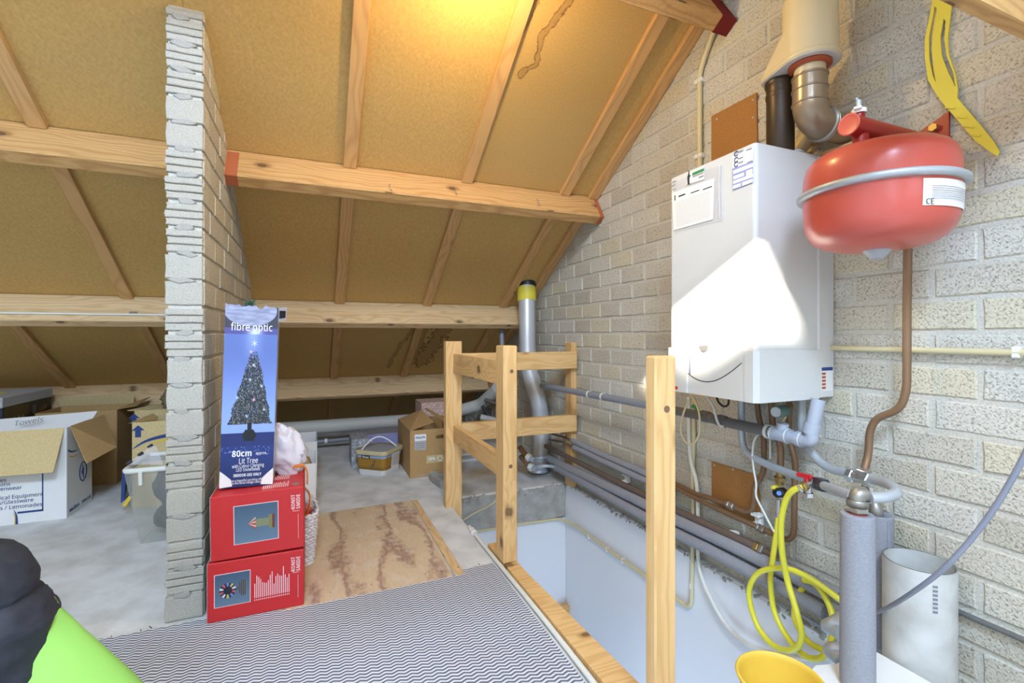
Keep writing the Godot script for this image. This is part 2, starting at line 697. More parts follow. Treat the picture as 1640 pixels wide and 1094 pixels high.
	M.flue_metal = flat(srgb(150, 134, 112), 0.3, 0.4)
	M.flue_black = flat(srgb(58, 46, 34), 0.4, 0.3)
	M.orange_seal = flat(srgb(176, 84, 48), 0.6)
	M.pvc_pipe = flat(srgb(206, 206, 200), 0.5)
	M.pvc_pipe.albedo_texture = cloud
	triplanar(M.pvc_pipe, 2.0)
	M.white_pipe = flat(srgb(206, 206, 198), 0.5)
	# paper, card, print
	M.card = flat(srgb(196, 158, 104), 0.85)
	M.card.albedo_texture = fine
	triplanar(M.card, 2.0)
	M.card_pale = flat(srgb(220, 196, 142), 0.85)
	M.card_pale.albedo_texture = fine
	triplanar(M.card_pale, 2.0)
	M.card_white = flat(srgb(228, 226, 222), 0.75)
	M.card_grey = flat(srgb(176, 174, 172), 0.7)
	M.box_red = flat(srgb(196, 42, 44), 0.45)
	M.box_red_edge = flat(srgb(208, 178, 166), 0.8)
	M.paper = flat(srgb(232, 228, 222), 0.8)
	M.ink_blue = flat(srgb(44, 66, 120), 0.8)
	M.ink_dark = flat(srgb(50, 50, 56), 0.8)
	M.ink_grey = flat(srgb(130, 130, 136), 0.8)
	M.ink_green = flat(srgb(58, 140, 84), 0.8)
	M.ink_white = flat(srgb(240, 240, 240), 0.7)
	M.ink_pink = flat(srgb(238, 200, 200), 0.7)
	M.ink_yellow = flat(srgb(222, 186, 60), 0.8)
	M.ink_red = flat(srgb(200, 50, 50), 0.7)
	M.label_yellow = flat(srgb(214, 208, 50), 0.6)
	M.label_lilac = flat(srgb(150, 156, 200), 0.7)
	M.lavender = flat(srgb(150, 146, 196), 0.6)
	M.silver_card = flat(srgb(182, 184, 196), 0.35, 0.35)
	M.orange = flat(srgb(226, 128, 44), 0.6)
	M.olive_cloth = flat(srgb(128, 116, 82), 0.95)
	M.jacket = flat(srgb(44, 48, 58), 0.7)
	M.jacket.albedo_texture = cloud
	triplanar(M.jacket, 5.0)
	M.lime = flat(srgb(150, 206, 96), 0.8)
	M.sprig = flat(srgb(58, 104, 86), 0.7)
	var film := flat(Color(srgb(232, 230, 232), 0.22), 0.3)
	film.transparency = BaseMaterial3D.TRANSPARENCY_ALPHA
	M.film = film
	M.bag = flat(srgb(226, 220, 226), 0.28)
	M.bag.backlight_enabled = true
	M.bag.backlight = Color(0.5, 0.48, 0.5)
	var tub := flat(Color(srgb(206, 206, 196), 0.16), 0.3)
	tub.transparency = BaseMaterial3D.TRANSPARENCY_ALPHA
	M.tub = tub
	var glass := flat(Color(0.95, 0.97, 1.0, 0.05), 0.05)
	glass.transparency = BaseMaterial3D.TRANSPARENCY_ALPHA
	M.glass = glass
	M.frosted = flat(srgb(226, 230, 234), 0.6)
	M.frosted.backlight_enabled = true
	M.frosted.backlight = Color(0.7, 0.72, 0.75)
	M.wicker = flat(srgb(232, 228, 232), 0.55)

# ---------------------------------------------------------------- shell
func gable(z0: float, z1: float, y0: float, lift := 0.0) -> PackedVector2Array:
	var p := PackedVector2Array([Vector2(z0, y0), Vector2(z1, y0), Vector2(z1, roof_at(z1) + lift)])
	if z0 < RIDGE_Z and z1 > RIDGE_Z:
		p.append(Vector2(RIDGE_Z, roof_at(RIDGE_Z) + lift))
	p.append(Vector2(z0, maxf(roof_at(z0) + lift, y0 + 0.001)))
	return p

func build_shell() -> void:
	# floor slab with the stair opening x 0.835..1.76, z -3.15..0.35
	var st := begin()
	box(st, Vector3(-3.3, -0.25, -6.2), Vector3(0.835, 0, 3.75), 0.006)
	box(st, Vector3(0.835, -0.25, -6.2), Vector3(1.9, 0, -3.15), 0.008)
	box(st, Vector3(0.835, -0.25, 0.35), Vector3(1.9, 0, 3.75), 0.006)
	struct_mesh(st, "floor", M.concrete)
	# shaft below the floor, plastered
	st = begin()
	box(st, Vector3(1.76, -2.8, -3.3), Vector3(1.92, 0.0, 0.45), 0.012)
	struct_mesh(st, "wall_stairwell_right", M.plaster)
	st = begin()
	box(st, Vector3(0.7, -2.8, -3.35), Vector3(1.76, -0.262, -3.155), 0.004)
	struct_mesh(st, "wall_stairwell_back", M.plaster)
	st = begin()
	box(st, Vector3(0.7, -2.8, -3.155), Vector3(0.82, -0.25, -2.0), 0.0)
	box(st, Vector3(0.7, -2.8, -0.4), Vector3(0.82, -0.25, 0.45), 0.0)
	box(st, Vector3(0.7, -1.1, -2.0), Vector3(0.82, -0.25, -0.4), 0.0)
	box(st, Vector3(0.7, -2.8, -2.0), Vector3(0.82, -2.4, -0.4), 0.0)
	box(st, Vector3(0.82, -2.8, 0.35), Vector3(1.76, -0.25, 0.45), 0.0)
	struct_mesh(st, "wall_stairwell_left", M.plaster)
	# window low in the stairwell, out of sight under the landing
	var w := structure("window_4")
	st = begin()
	for q in [[Vector3(0.72, -2.4, -2.0), Vector3(0.78, -2.36, -0.4)], [Vector3(0.72, -1.14, -2.0), Vector3(0.78, -1.1, -0.4)], [Vector3(0.72, -2.36, -2.0), Vector3(0.78, -1.14, -1.96)], [Vector3(0.72, -2.36, -0.44), Vector3(0.78, -1.14, -0.4)]]:
		box(st, q[0], q[1], 0.003)
	part(st, "window_frame", M.white_plastic, w)
	st = begin()
	quad(st, Vector3(0.75, -2.36, -0.44), Vector3(0.75, -2.36, -1.96), Vector3(0.75, -1.14, -1.96), Vector3(0.75, -1.14, -0.44))
	part(st, "pane", M.glass, w)
	st = begin()
	box(st, Vector3(0.7, -2.9, -3.35), Vector3(1.92, -2.8, 0.45), 0.0)
	struct_mesh(st, "floor_below", M.concrete)
	# crumbling top edge of the landing beam
	st = begin()
	var r := RandomNumberGenerator.new()
	r.seed = 4
	for i in 26:
		var x := 0.9 + 0.85 * i / 25.0
		var s := r.randf_range(0.02, 0.05)
		rbox(st, Transform3D(Basis(Vector3(r.randf(), r.randf(), r.randf()).normalized(), r.randf() * 3.0), Vector3(x, -0.012 - r.randf() * 0.02, -3.155 + r.randf() * 0.012)), Vector3(s, s * 0.6, s * 0.5), 0.008)
	for i in 110:
		var z := -3.1 + 2.1 * i / 109.0
		var s := r.randf_range(0.018, 0.042)
		rbox(st, Transform3D(Basis(Vector3(r.randf(), r.randf(), r.randf()).normalized(), r.randf() * 3.0), Vector3(1.772, -0.006 - r.randf() * 0.016, z)), Vector3(s * 0.5, s * 0.7, s), 0.006)
	var o := struct_mesh(st, "trim_1", M.rough_concrete)
	o.set_meta("kind", "structure")
	# landing beam face
	st = begin()
	box(st, Vector3(0.84, -0.25, -3.163), Vector3(1.755, -0.012, -3.14), 0.01)
	struct_mesh(st, "trim_2", M.rough_concrete)
	# outer walls that close the attic
	st = begin()
	var g := gable(-6.15, 3.7, -0.25, 0.03)
	prism(st, g, Transform3D(Basis(Vector3(0, 0, 1), Vector3(0, 1, 0), Vector3(-1, 0, 0)), Vector3(-3.3, 0, 0)), 0.15)
	struct_mesh(st, "wall_left", M.wall_paint)
	st = begin()
	box(st, Vector3(-3.3, -0.25, 3.6), Vector3(1.95, roof_rear(3.6) + 0.06, 3.75), 0.0)
	struct_mesh(st, "wall_rear", M.wall_paint)

func roof_xf(front: bool) -> Transform3D:
	# x along the ridge, y down the slope from the ridge, z into the room
	var d := Vector3(0, -SLOPE, -1).normalized() if front else Vector3(0, -SLOPE, 1).normalized()
	var n := Vector3(0, -1, SLOPE).normalized() if front else Vector3(0, -1, -SLOPE).normalized()
	return Transform3D(Basis(Vector3.RIGHT, d, n), Vector3(0, roof_at(RIDGE_Z), RIDGE_Z))

func slope_at(z: float) -> float:
	return absf(z - RIDGE_Z) * sqrt(1.0 + SLOPE * SLOPE)

func roof_slab(st: SurfaceTool, xf: Transform3D, x0: float, x1: float, s0: float, s1: float, z0: float, z1: float, bevel := 0.0) -> void:
	var c := Vector3((x0 + x1) * 0.5, (s0 + s1) * 0.5, (z0 + z1) * 0.5)
	var b := xf.basis
	# rbox wants a right-handed frame
	if b.determinant() < 0.0:
		b = Basis(-b.x, b.y, b.z)
	rbox(st, Transform3D(b, xf * c), Vector3(x1 - x0, s1 - s0, z1 - z0), bevel)

func stain(im: Image, cx: float, cy: float, pts: Array, width: float, seed_at: int) -> void:
	# rusty tide mark along a wandering line, in pixels
	var n := FastNoiseLite.new()
	n.seed = seed_at
	n.frequency = 0.035
	n.fractal_octaves = 4
	for y in im.get_height():
		for x in im.get_width():
			var p := Vector2(x, y)
			var d := 1e9
			for i in pts.size() - 1:
				d = minf(d, p.distance_to(Geometry2D.get_closest_point_to_segment(p, pts[i], pts[i + 1])))
			d += n.get_noise_2d(x, y) * width * 0.9
			if d < width:
				var k := 0.25 + 0.6 * smoothstep(0.62, 0.95, d / width)
				im.set_pixel(x, y, im.get_pixel(x, y).lerp(Color(0.30, 0.17, 0.06), k * (0.75 + 0.25 * n.get_noise_2d(x * 2.0, y * 2.0))))

func build_roof() -> void:
	var f := roof_xf(true)
	var ceil_front := structure("ceiling")
	var lines := [-3.15, -2.49, -1.82, -1.13, -0.47, 0.185, 0.857, 1.53, 1.86]
	var cuts := [0.0, slope_at(-1.705), slope_at(-2.772), slope_at(-3.875), slope_at(-4.955), slope_at(-6.25)]
	# stained panels have a picture of their own
	var stained := {}
	for k in 3:
		var im := Image.create(256, 384, false, Image.FORMAT_RGB8)
		var n := FastNoiseLite.new()
		n.seed = 5
		n.frequency = 0.3
		for y in 384:
			for x in 256:
				var v := 0.93 + 0.07 * n.get_noise_2d(x, y)
				im.set_pixel(x, y, Color(0.83 * v, 0.675 * v, 0.405 * v))
		if k == 0:
			stain(im, 0, 0, [Vector2(242, 20), Vector2(238, 120), Vector2(215, 190), Vector2(196, 270), Vector2(190, 330)], 7.0, 3)
		elif k == 1:
			stain(im, 0, 0, [Vector2(60, 0), Vector2(88, 60), Vector2(80, 140), Vector2(70, 210), Vector2(52, 300)], 30.0, 8)
			stain(im, 0, 0, [Vector2(18, 30), Vector2(24, 140), Vector2(20, 290)], 10.0, 18)
		else:
			stain(im, 0, 0, [Vector2(60, 0), Vector2(80, 50), Vector2(52, 110), Vector2(60, 150), Vector2(38, 170)], 6.0, 12)
			stain(im, 0, 0, [Vector2(30, 20), Vector2(12, 120)], 4.0, 22)
		var m := flat(Color.WHITE, 0.8)
		m.albedo_texture = ImageTexture.create_from_image(im)
		m.texture_repeat = false
		stained[k] = m
	for i in lines.size() - 1:
		for k in cuts.size() - 1:
			var which := -1
			if i == 5 and k == 3:
				which = 0
			elif i == 6 and k == 3:
				which = 1
			elif i == 6 and k == 1:
				which = 2
			var st := begin()
			if which >= 0:
				var x0: float = lines[i] + 0.001
				var x1: float = lines[i + 1] - 0.001
				var s0: float = cuts[k] + 0.001
				var s1: float = cuts[k + 1] - 0.001
				slab(st, f * Vector3(x0, s1, 0), f * Vector3(x1, s1, 0), f * Vector3(x1, s0, 0), f * Vector3(x0, s0, 0), 0.03)
				part(st, "roof_panel", stained[which], ceil_front)
			else:
				roof_slab(st, f, lines[i] + 0.001, lines[i + 1] - 0.001, cuts[k] + 0.001, cuts[k + 1] - 0.001, -0.03, 0.0)
				part(st, "roof_panel", M.board, ceil_front)
	# an unbroken skin above the panels keeps the daylight out
	var sk := begin()
	roof_slab(sk, f, -3.3, 1.95, -0.05, cuts[5], -0.07, -0.032)
	part(sk, "roof_deck", M.wall_paint, ceil_front)
	# battens over the joints, notched at the purlins
	for i in range(1, lines.size()):
		var x: float = lines[i]
		if i == lines.size() - 1:
			x = 1.752
		if absf(x + 0.47) < 0.05:
			continue
		for k in cuts.size() - 1:
			var st := begin()
			roof_slab(st, f, x - 0.034, x + 0.034, cuts[k] + (0.078 if k > 0 else 0.002), cuts[k + 1] - 0.002, 0.0, 0.028, 0.002)
			part(st, "batten", M.batten, ceil_front)
	# rear slope with two roof windows
	var b := roof_xf(false)
	var rear := structure("ceiling_rear")
	var sm := slope_at(3.75)
	var a0 := slope_at(1.66)
	var a1 := a0 + 0.37
	var b0 := slope_at(2.2)
	var b1 := slope_at(3.24)
	var c0 := slope_at(0.95)
	var d0 := slope_at(0.68)
	var d1 := slope_at(1.36)
	var c1 := slope_at(1.75)
	var st := begin()
	roof_slab(st, b, -3.3, -2.3, -0.02, sm, -0.05, 0.0)
	roof_slab(st, b, -2.3, -1.2, -0.02, d0, -0.05, 0.0)
	roof_slab(st, b, -2.3, -1.2, d1, b0, -0.05, 0.0)
	roof_slab(st, b, -2.3, -1.2, b1, sm, -0.05, 0.0)
	roof_slab(st, b, -1.2, -1.17, -0.02, sm, -0.05, 0.0)
	roof_slab(st, b, -1.17, -0.71, -0.02, a0, -0.05, 0.0)
	roof_slab(st, b, -1.17, -0.71, a1, sm, -0.05, 0.0)
	roof_slab(st, b, -0.71, -0.6, -0.02, sm, -0.05, 0.0)
	roof_slab(st, b, -0.6, 0.25, -0.02, d0, -0.05, 0.0)
	roof_slab(st, b, -0.6, 0.25, d1, sm, -0.05, 0.0)
	roof_slab(st, b, 0.25, 0.35, -0.02, sm, -0.05, 0.0)
	roof_slab(st, b, 0.35, 1.35, -0.02, c0, -0.05, 0.0)
	roof_slab(st, b, 0.35, 1.35, c1, b0, -0.05, 0.0)
	roof_slab(st, b, 0.35, 1.35, b1, sm, -0.05, 0.0)
	roof_slab(st, b, 1.35, 1.95, -0.02, sm, -0.05, 0.0)
	part(st, "roof_panel", M.wall_paint, rear)
	roof_window("window_1", b, -1.17, -0.71, a0, a1)
	roof_window("window_2", b, 0.35, 1.35, b0, b1)
	roof_window("window_3", b, 0.35, 1.35, c0, c1)
	roof_window("window_5", b, -2.3, -1.2, b0, b1, M.frosted)
	roof_window("window_7", b, -0.6, 0.25, d0, d1, M.frosted)
	roof_window("window_6", b, -2.3, -1.2, d0, d1, M.frosted)
	# purlins: square to the slope
	purlin(f, -1.705, 0.19, 0.075, M.purlin, "rough brown purlin nearest the camera, above the flue, its end painted dark red", true)
	purlin(f, -2.772, 0.183, 0.075, M.purlin, "thick rough-sawn purlin at mid height with an orange-red painted end at the block wall", false)
	purlin(f, -3.875, 0.197, 0.073, M.pale_purlin, "planed pine purlin just above the stair posts, running behind the aluminium duct", false)
	purlin(f, -4.955, 0.208, 0.06, M.pale_purlin, "lowest pale pine purlin at the eaves, behind the cardboard boxes", false)
	# lighting rail clipped along the left half of the third purlin
	var rail := thing("purlin_rail", "thin pale cable rail clipped along the purlin left of the block partition", "rail")
	var sp := slope_at(-3.875)
	st = begin()
	rod(st, f * Vector3(-3.1, sp - 0.008, 0.152), f * Vector3(-0.53, sp - 0.008, 0.152), 0.007, 8)
	part(st, "rail", M.cable_white, rail)
	for x in [-1.95, -1.08]:
		st = begin()
		roof_slab(st, f, x - 0.02, x + 0.02, sp - 0.016, sp - 0.0005, 0.132, 0.145, 0.002)
		part(st, "clip", M.steel, rail)
	# boarding under the ridge, above the frame: it keeps the window light off the top of the block wall
	st = begin()
	prism(st, PackedVector2Array([Vector2(-0.9, 2.42), Vector2(1.5, 2.42), Vector2(1.5, roof_at(1.5) - 0.01), Vector2(0.2, roof_at(0.2) - 0.01), Vector2(-0.9, roof_at(-0.9) - 0.01)]), Transform3D(Basis(Vector3(0, 0, 1), Vector3(0, 1, 0), Vector3(-1, 0, 0)), Vector3(0.88, 0, 0)), 0.03)
	struct_mesh(st, "wall_upper", M.wall_paint)
	# deep girder behind the camera, in front of the roof windows
	st = begin()
	box(st, Vector3(-3.14, 2.03, 1.52), Vector3(1.786, 2.45, 1.60), 0.004)
	struct_mesh(st, "trim_3", M.purlin)
	# hanger beam at the top right of the room
	st = begin()
	box(st, Vector3(-3.14, 1.79, -0.55), Vector3(1.786, 1.95, -0.518), 0.003)
	single(st, "tie_beam", M.purlin, "brown plank crossing the top right corner of the room, right of the yellow strap", "beam")

func purlin(f: Transform3D, z: float, depth: float, width: float, m: Material, label: String, dark: bool) -> void:
	var o := thing("purlin", label, "beam", Vector3.ZERO, "roof purlins")
	var s := slope_at(z)
	var st := begin()
	roof_slab(st, f, -3.14, 1.788, s, s + width, 0.001, depth, 0.005)
	part(st, "timber", m, o)
	var paint := begin()
	if dark:
		roof_slab(paint, f, 1.70, 1.7875, s - 0.0012, s + width + 0.0012, 0.02, depth + 0.0012, 0.002)
		part(paint, "painted_end", M.dark_red_paint, o)
	else:
		roof_slab(paint, f, 1.750, 1.7875, s - 0.0004, s + width + 0.0004, 0.02, depth + 0.0004, 0.005)
		part(paint, "painted_end", M.red_paint, o)
	if absf(z + 2.772) < 0.01:
		var p2 := begin()
		roof_slab(p2, f, -0.405, -0.342, s - 0.0004, s + width + 0.0004, 0.01, depth + 0.0004, 0.005)
		part(p2, "painted_end", M.red_paint, o)
		for q in [Vector3(0.391, 1.938, -2.7), Vector3(0.764, 1.961, -2.7), Vector3(1.3, 1.953, -2.7)]:
			var h := begin()
			tube(h, smooth_path([q + Vector3(0, 0.02, 0.0), q + Vector3(0, 0.005, 0.02), q + Vector3(0.004, -0.02, 0.022), q + Vector3(0.012, -0.022, 0.018)], 0.01), 0.0022, 6)
			part(h, "hook", M.steel, o)

func roof_window(called: String, b: Transform3D, x0: float, x1: float, s0: float, s1: float, pane: Material = null) -> void:
	var w := structure(called)
	var st := begin()
	roof_slab(st, b, x0 - 0.05, x0 - 0.002, s0 - 0.05, s1 + 0.05, -0.01, 0.025, 0.003)
	roof_slab(st, b, x1 + 0.002, x1 + 0.05, s0 - 0.05, s1 + 0.05, -0.01, 0.025, 0.003)
	roof_slab(st, b, x0 - 0.002, x1 + 0.002, s0 - 0.05, s0 - 0.002, -0.01, 0.025, 0.003)
	roof_slab(st, b, x0 - 0.002, x1 + 0.002, s1 + 0.002, s1 + 0.05, -0.01, 0.025, 0.003)
	part(st, "window_frame", M.pine, w)
	var g := begin()
	quad(g, b * Vector3(x0, s0, -0.03), b * Vector3(x1, s0, -0.03), b * Vector3(x1, s1, -0.03), b * Vector3(x0, s1, -0.03))
	part(g, "pane", pane if pane else M.glass, w)

# ---------------------------------------------------------------- block walls
func block_outline(w: float, h: float, r: RandomNumberGenerator, jit: float) -> PackedVector2Array:
	# w x h rectangle round the origin with a worn outline
	var p := PackedVector2Array()
	var k := 3
	for i in k:
		p.append(Vector2(-w / 2 + w * i / k, -h / 2))
	p.append(Vector2(w / 2, -h / 2))
	p.append(Vector2(w / 2, 0))
	for i in k:
		p.append(Vector2(w / 2 - w * i / k, h / 2))
	p.append(Vector2(-w / 2, h / 2))
	p.append(Vector2(-w / 2, 0))
	for i in p.size():
		p[i] += Vector2(r.randf_range(-jit, jit), r.randf_range(-jit, jit))
	return p

func build_wall_right() -> void:
	var st := begin()
	var xf := Transform3D(Basis(Vector3(0, 0, 1), Vector3(0, 1, 0), Vector3(-1, 0, 0)), Vector3(WALL_X + 0.004, 0, 0))
	# gable body, its joints 4 mm behind the blocks
	prism(st, gable(-6.15, 3.7, 0.0, 0.03), xf, 0.15)
	var wall := struct_mesh(st, "wall_right", M.mortar)
	var r := RandomNumberGenerator.new()
	r.seed = 31
	var variants: Array = []
	for i in 12:
		var s := begin()
		prism(s, block_outline(BLOCK - 0.014, COURSE - 0.014, r, 0.0022), Transform3D(), 0.012, 0.005)
		variants.append(s.commit())
	var roof := gable(-6.1, 3.6, 0.0, -0.01)
	var spots: Array = []
	for row in 36:
		var y := (row + 0.5) * COURSE
		var shift := 0.5 if row % 2 == 0 else 0.0
		for k in range(-26, 7):
			var z := -0.75 + (k + 0.5 + shift) * BLOCK
			var c := Vector2(z, y)
			var rect := PackedVector2Array([c + Vector2(-BLOCK, -COURSE) * 0.5, c + Vector2(BLOCK, -COURSE) * 0.5, c + Vector2(BLOCK, COURSE) * 0.5, c + Vector2(-BLOCK, COURSE) * 0.5])
			var cut := Geometry2D.intersect_polygons(rect, roof)
			if cut.is_empty():
				continue
			var area := absf(poly_area(cut[0]))
			if area < 0.003:
				continue
			var whole := area > BLOCK * COURSE * 0.995
			# how large it shows from the room's middle
			var d := Vector2(WALL_X, z).length()
			var seen := z < -0.55 and z > -5.2 and y < 0.86 * absf(z) + 1.95
			spots.append({"z": z, "y": y, "whole": whole, "poly": cut[0], "rank": d + (0.0 if seen else 100.0)})
	spots.sort_custom(func(a, b): return a.rank < b.rank)
	var rest := begin()
	for i in spots.size():
		var q: Dictionary = spots[i]
		var at := Transform3D(Basis(Vector3(0, 0, 1), Vector3(0, 1, 0), Vector3(-1, 0, 0)), Vector3(WALL_X - r.randf_range(0.0, 0.004), q.y, q.z))
		var me: Mesh = variants[r.randi() % 12]
		if not q.whole:
			var poly := PackedVector2Array()
			for p in q.poly:
				poly.append((p - Vector2(q.z, q.y)) * 0.94 + Vector2(r.randf_range(-0.002, 0.002), r.randf_range(-0.002, 0.002)))
			var s := begin()
			prism(s, poly, Transform3D(), 0.012, 0.004)
			me = s.commit()
		if i < 299:
			var o := MeshInstance3D.new()
			o.name = "block"
			o.mesh = me
			o.transform = at
			o.material_override = M["block%d" % (r.randi() % 5)]
			wall.add_child(o, true)
		else:
			rest.append_from(me, 0, at)
	var o2 := part(rest, "outlying_blocks", M.block1, wall)
	o2.set_meta("kind", "stuff")

func poly_area(p: PackedVector2Array) -> float:
	var a := 0.0
	for i in p.size():
		a += p[i].cross(p[(i + 1) % p.size()])
	return a * 0.5

func build_pier() -> void:
	# block partition between the two halves of the attic; its free end faces the camera
	var x0 := -0.520
	var x1 := -0.409
	var zf := -2.216
	var st := begin()
	var g := gable(-5.9, zf, 0.0, 0.02)
	for i in g.size():
		g[i].x = -g[i].x
	prism(st, g, Transform3D(Basis(Vector3(0, 0, -1), Vector3(0, 1, 0), Vector3(1, 0, 0)), Vector3(x1, 0, 0)), x1 - x0)
	var wall := struct_mesh(st, "wall_partition", M.mortar)
	var r := RandomNumberGenerator.new()
	r.seed = 90
	# stretchers on the lit side
	var roof := gable(-5.9, zf + 0.004, 0.0, 0.012)
	for row in 26:
		var y := (row + 0.5) * COURSE
		var shift := 0.5 if row % 2 == 0 else 0.0
		for k in range(0, 17):
			var z := zf - (k + shift) * BLOCK
			var c := Vector2(z, y)
			var rect := PackedVector2Array([c + Vector2(-BLOCK, -COURSE) * 0.5, c + Vector2(BLOCK, -COURSE) * 0.5, c + Vector2(BLOCK, COURSE) * 0.5, c + Vector2(-BLOCK, COURSE) * 0.5])
			var cut := Geometry2D.intersect_polygons(rect, roof)
			if cut.is_empty() or absf(poly_area(cut[0])) < 0.0025:
				continue
			var mid := Vector2.ZERO
			for p in cut[0]:
				mid += p
			mid /= cut[0].size()
			var poly := PackedVector2Array()
			for p in cut[0]:
				var e: Vector2 = p - mid
				e -= Vector2(signf(e.x) * 0.0055, signf(e.y) * 0.0055)
				poly.append(Vector2(-e.x, e.y) + Vector2(r.randf_range(-0.002, 0.002), r.randf_range(-0.002, 0.002)))
			var s := begin()
			prism(s, poly, Transform3D(Basis(Vector3(0, 0, -1), Vector3(0, 1, 0), Vector3(1, 0, 0)), Vector3(x1 + 0.006 + r.randf_range(0.0, 0.003), mid.y, mid.x)), 0.014, 0.004)
			part(s, "block", M["block%d" % (r.randi() % 5)], wall)
	# block ends: some plain, some with two saw grooves
	var ends := [0, 1, 1, 0, 0, 1, 1, 0, 0, 0, 1, 1, 0, 0, 1, 1, 1, 1, 0, 0, 1, 1, 1, 0]
	for row in ends.size():
		var y0 := row * COURSE + 0.006
		var y1 := (row + 1) * COURSE - 0.006
		if y1 > roof_front(zf) - 0.01:
			y1 = roof_front(zf) - 0.012
		var s := begin()
		var slices := 3 if ends[row] == 1 else 1
		for k in slices:
			var a := y0 + (y1 - y0) * k / slices
			var b := y0 + (y1 - y0) * (k + 1) / slices
			var gap := 0.0022 if slices > 1 else 0.0
			var poly := PackedVector2Array()
			var lx := x0 - r.randf_range(0.002, 0.010)
			var rx := x1 + r.randf_range(0.003, 0.008)
			var n := 4
			for j in n + 1:
				poly.append(Vector2(lerpf(lx, rx, float(j) / n), a + gap + r.randf_range(-0.0012, 0.0012)))
			poly.append(Vector2(rx + r.randf_range(-0.003, 0.002), (a + b) * 0.5))
			for j in n + 1:
				poly.append(Vector2(lerpf(rx, lx, float(j) / n), b - gap + r.randf_range(-0.0012, 0.0012)))
			poly.append(Vector2(lx + r.randf_range(-0.004, 0.003), (a + b) * 0.5))
			prism(s, poly, Transform3D(Basis(), Vector3(0, 0, zf + 0.011 + r.randf_range(-0.002, 0.002))), 0.03, 0.003)
		part(s, "block_end", M.block_end, wall)
		# mortar pushed out between the courses
		if row > 0 and r.randf() < 0.85:
			var m := begin()
			var w := r.randf_range(0.026, 0.05)
			var tilt := r.randf_range(-0.004, 0.004)
			var poly2 := PackedVector2Array()
			for j in 10:
				var t := TAU * j / 10
				poly2.append(Vector2(cos(t) * w * r.randf_range(0.75, 1.15), sin(t) * r.randf_range(0.007, 0.018) + cos(t) * tilt))
			prism(m, poly2, Transform3D(Basis(), Vector3((x0 + x1) * 0.5 + r.randf_range(-0.012, 0.012), y0 - 0.006, zf + 0.0135)), 0.01, 0.003)
			part(m, "mortar_smear", M.smear, wall)

# ---------------------------------------------------------------- stair guard, floor
func build_stair_guard() -> void:
	var g := thing("stair_guard", "pine guard of square posts and rails round the stairwell", "railing")
	var st := begin()
	box(st, Vector3(0.787, -0.2, -3.045), Vector3(0.895, 1.075, -2.985), 0.004)
	part(st, "post", M.pine, g)
	st = begin()
	box(st, Vector3(0.831, 0.03, -2.195), Vector3(0.903, 1.066, -2.092), 0.005)
	part(st, "post", M.pine, g)
	st = begin()
	box(st, Vector3(0.834, 0.03, -1.055), Vector3(0.905, 1.062, -1.012), 0.005)
	part(st, "post", M.pine, g)
	st = begin()
	box(st, Vector3(1.74, 0.0, -3.13), Vector3(1.786, 1.06, -3.035), 0.003)
	part(st, "post", M.pine, g)
	for y in [[0.873, 0.994], [0.424, 0.532]]:
		st = begin()
		box(st, Vector3(0.835, y[0], -2.985), Vector3(0.868, y[1], -2.195), 0.003)
		part(st, "rail", M.pine, g)
	for y in [[0.873, 0.996], [0.418, 0.538]]:
		st = begin()
		box(st, Vector3(0.895, y[0], -3.035), Vector3(1.762, y[1], -2.99), 0.003)
		part(st, "rail", M.pine, g)
	st = begin()
	prism(st, PackedVector2Array([Vector2(0.838, 2.33), Vector2(0.838, 0.9), Vector2(0.826, 0.4), Vector2(0.985, 0.4), Vector2(0.94, 1.2), Vector2(0.902, 1.97), Vector2(0.902, 2.33)]), Transform3D(Basis(Vector3(1, 0, 0), Vector3(0, 0, -1), Vector3(0, 1, 0)), Vector3(0, 0.03, 0)), 0.06, 0.0)
	part(st, "sill_board", M.pine, g)
	for q in [Vector3(0.873, 0.944, -2.0915), Vector3(0.868, 0.49, -2.0915), Vector3(0.872, 0.92, -1.0115)]:
		st = begin()
		tube(st, PackedVector3Array([q - Vector3(0, 0, 0.002), q + Vector3(0, 0, 0.0006)]), 0.0095, 14)
		part(st, "wood_plug", M.copper, g)
	# cream tube clipped along the slab edge
	var tb := thing("edge_tube", "cream plastic tube lying along the concrete edge beside the grey rug", "conduit")
	st = begin()
	tube(st, smooth_path([Vector3(0.828, 0.012, -2.62), Vector3(0.824, 0.014, -2.3), Vector3(0.826, 0.016, -1.7), Vector3(0.815, 0.016, -1.0), Vector3(0.81, 0.016, -0.4)], 0.2), 0.010, 10)
	part(st, "tube", M.cable_white, tb)
	st = begin()
	rod(st, Vector3(0.827, 0.013, -2.57), Vector3(0.826, 0.013, -2.52), 0.017)
	part(st, "clip", M.white_plastic, tb)
	# stub of wood at the foot of the stair wall
	st = begin()
	rbox(st, Transform3D(Basis(Vector3.UP, 0.3), Vector3(1.713, -0.924, -3.11)), Vector3(0.1, 0.05, 0.07), 0.004)
	single(st, "timber_stub", M.pine, "short wooden batten end low on the white stairwell wall, just above the sill board", "timber")

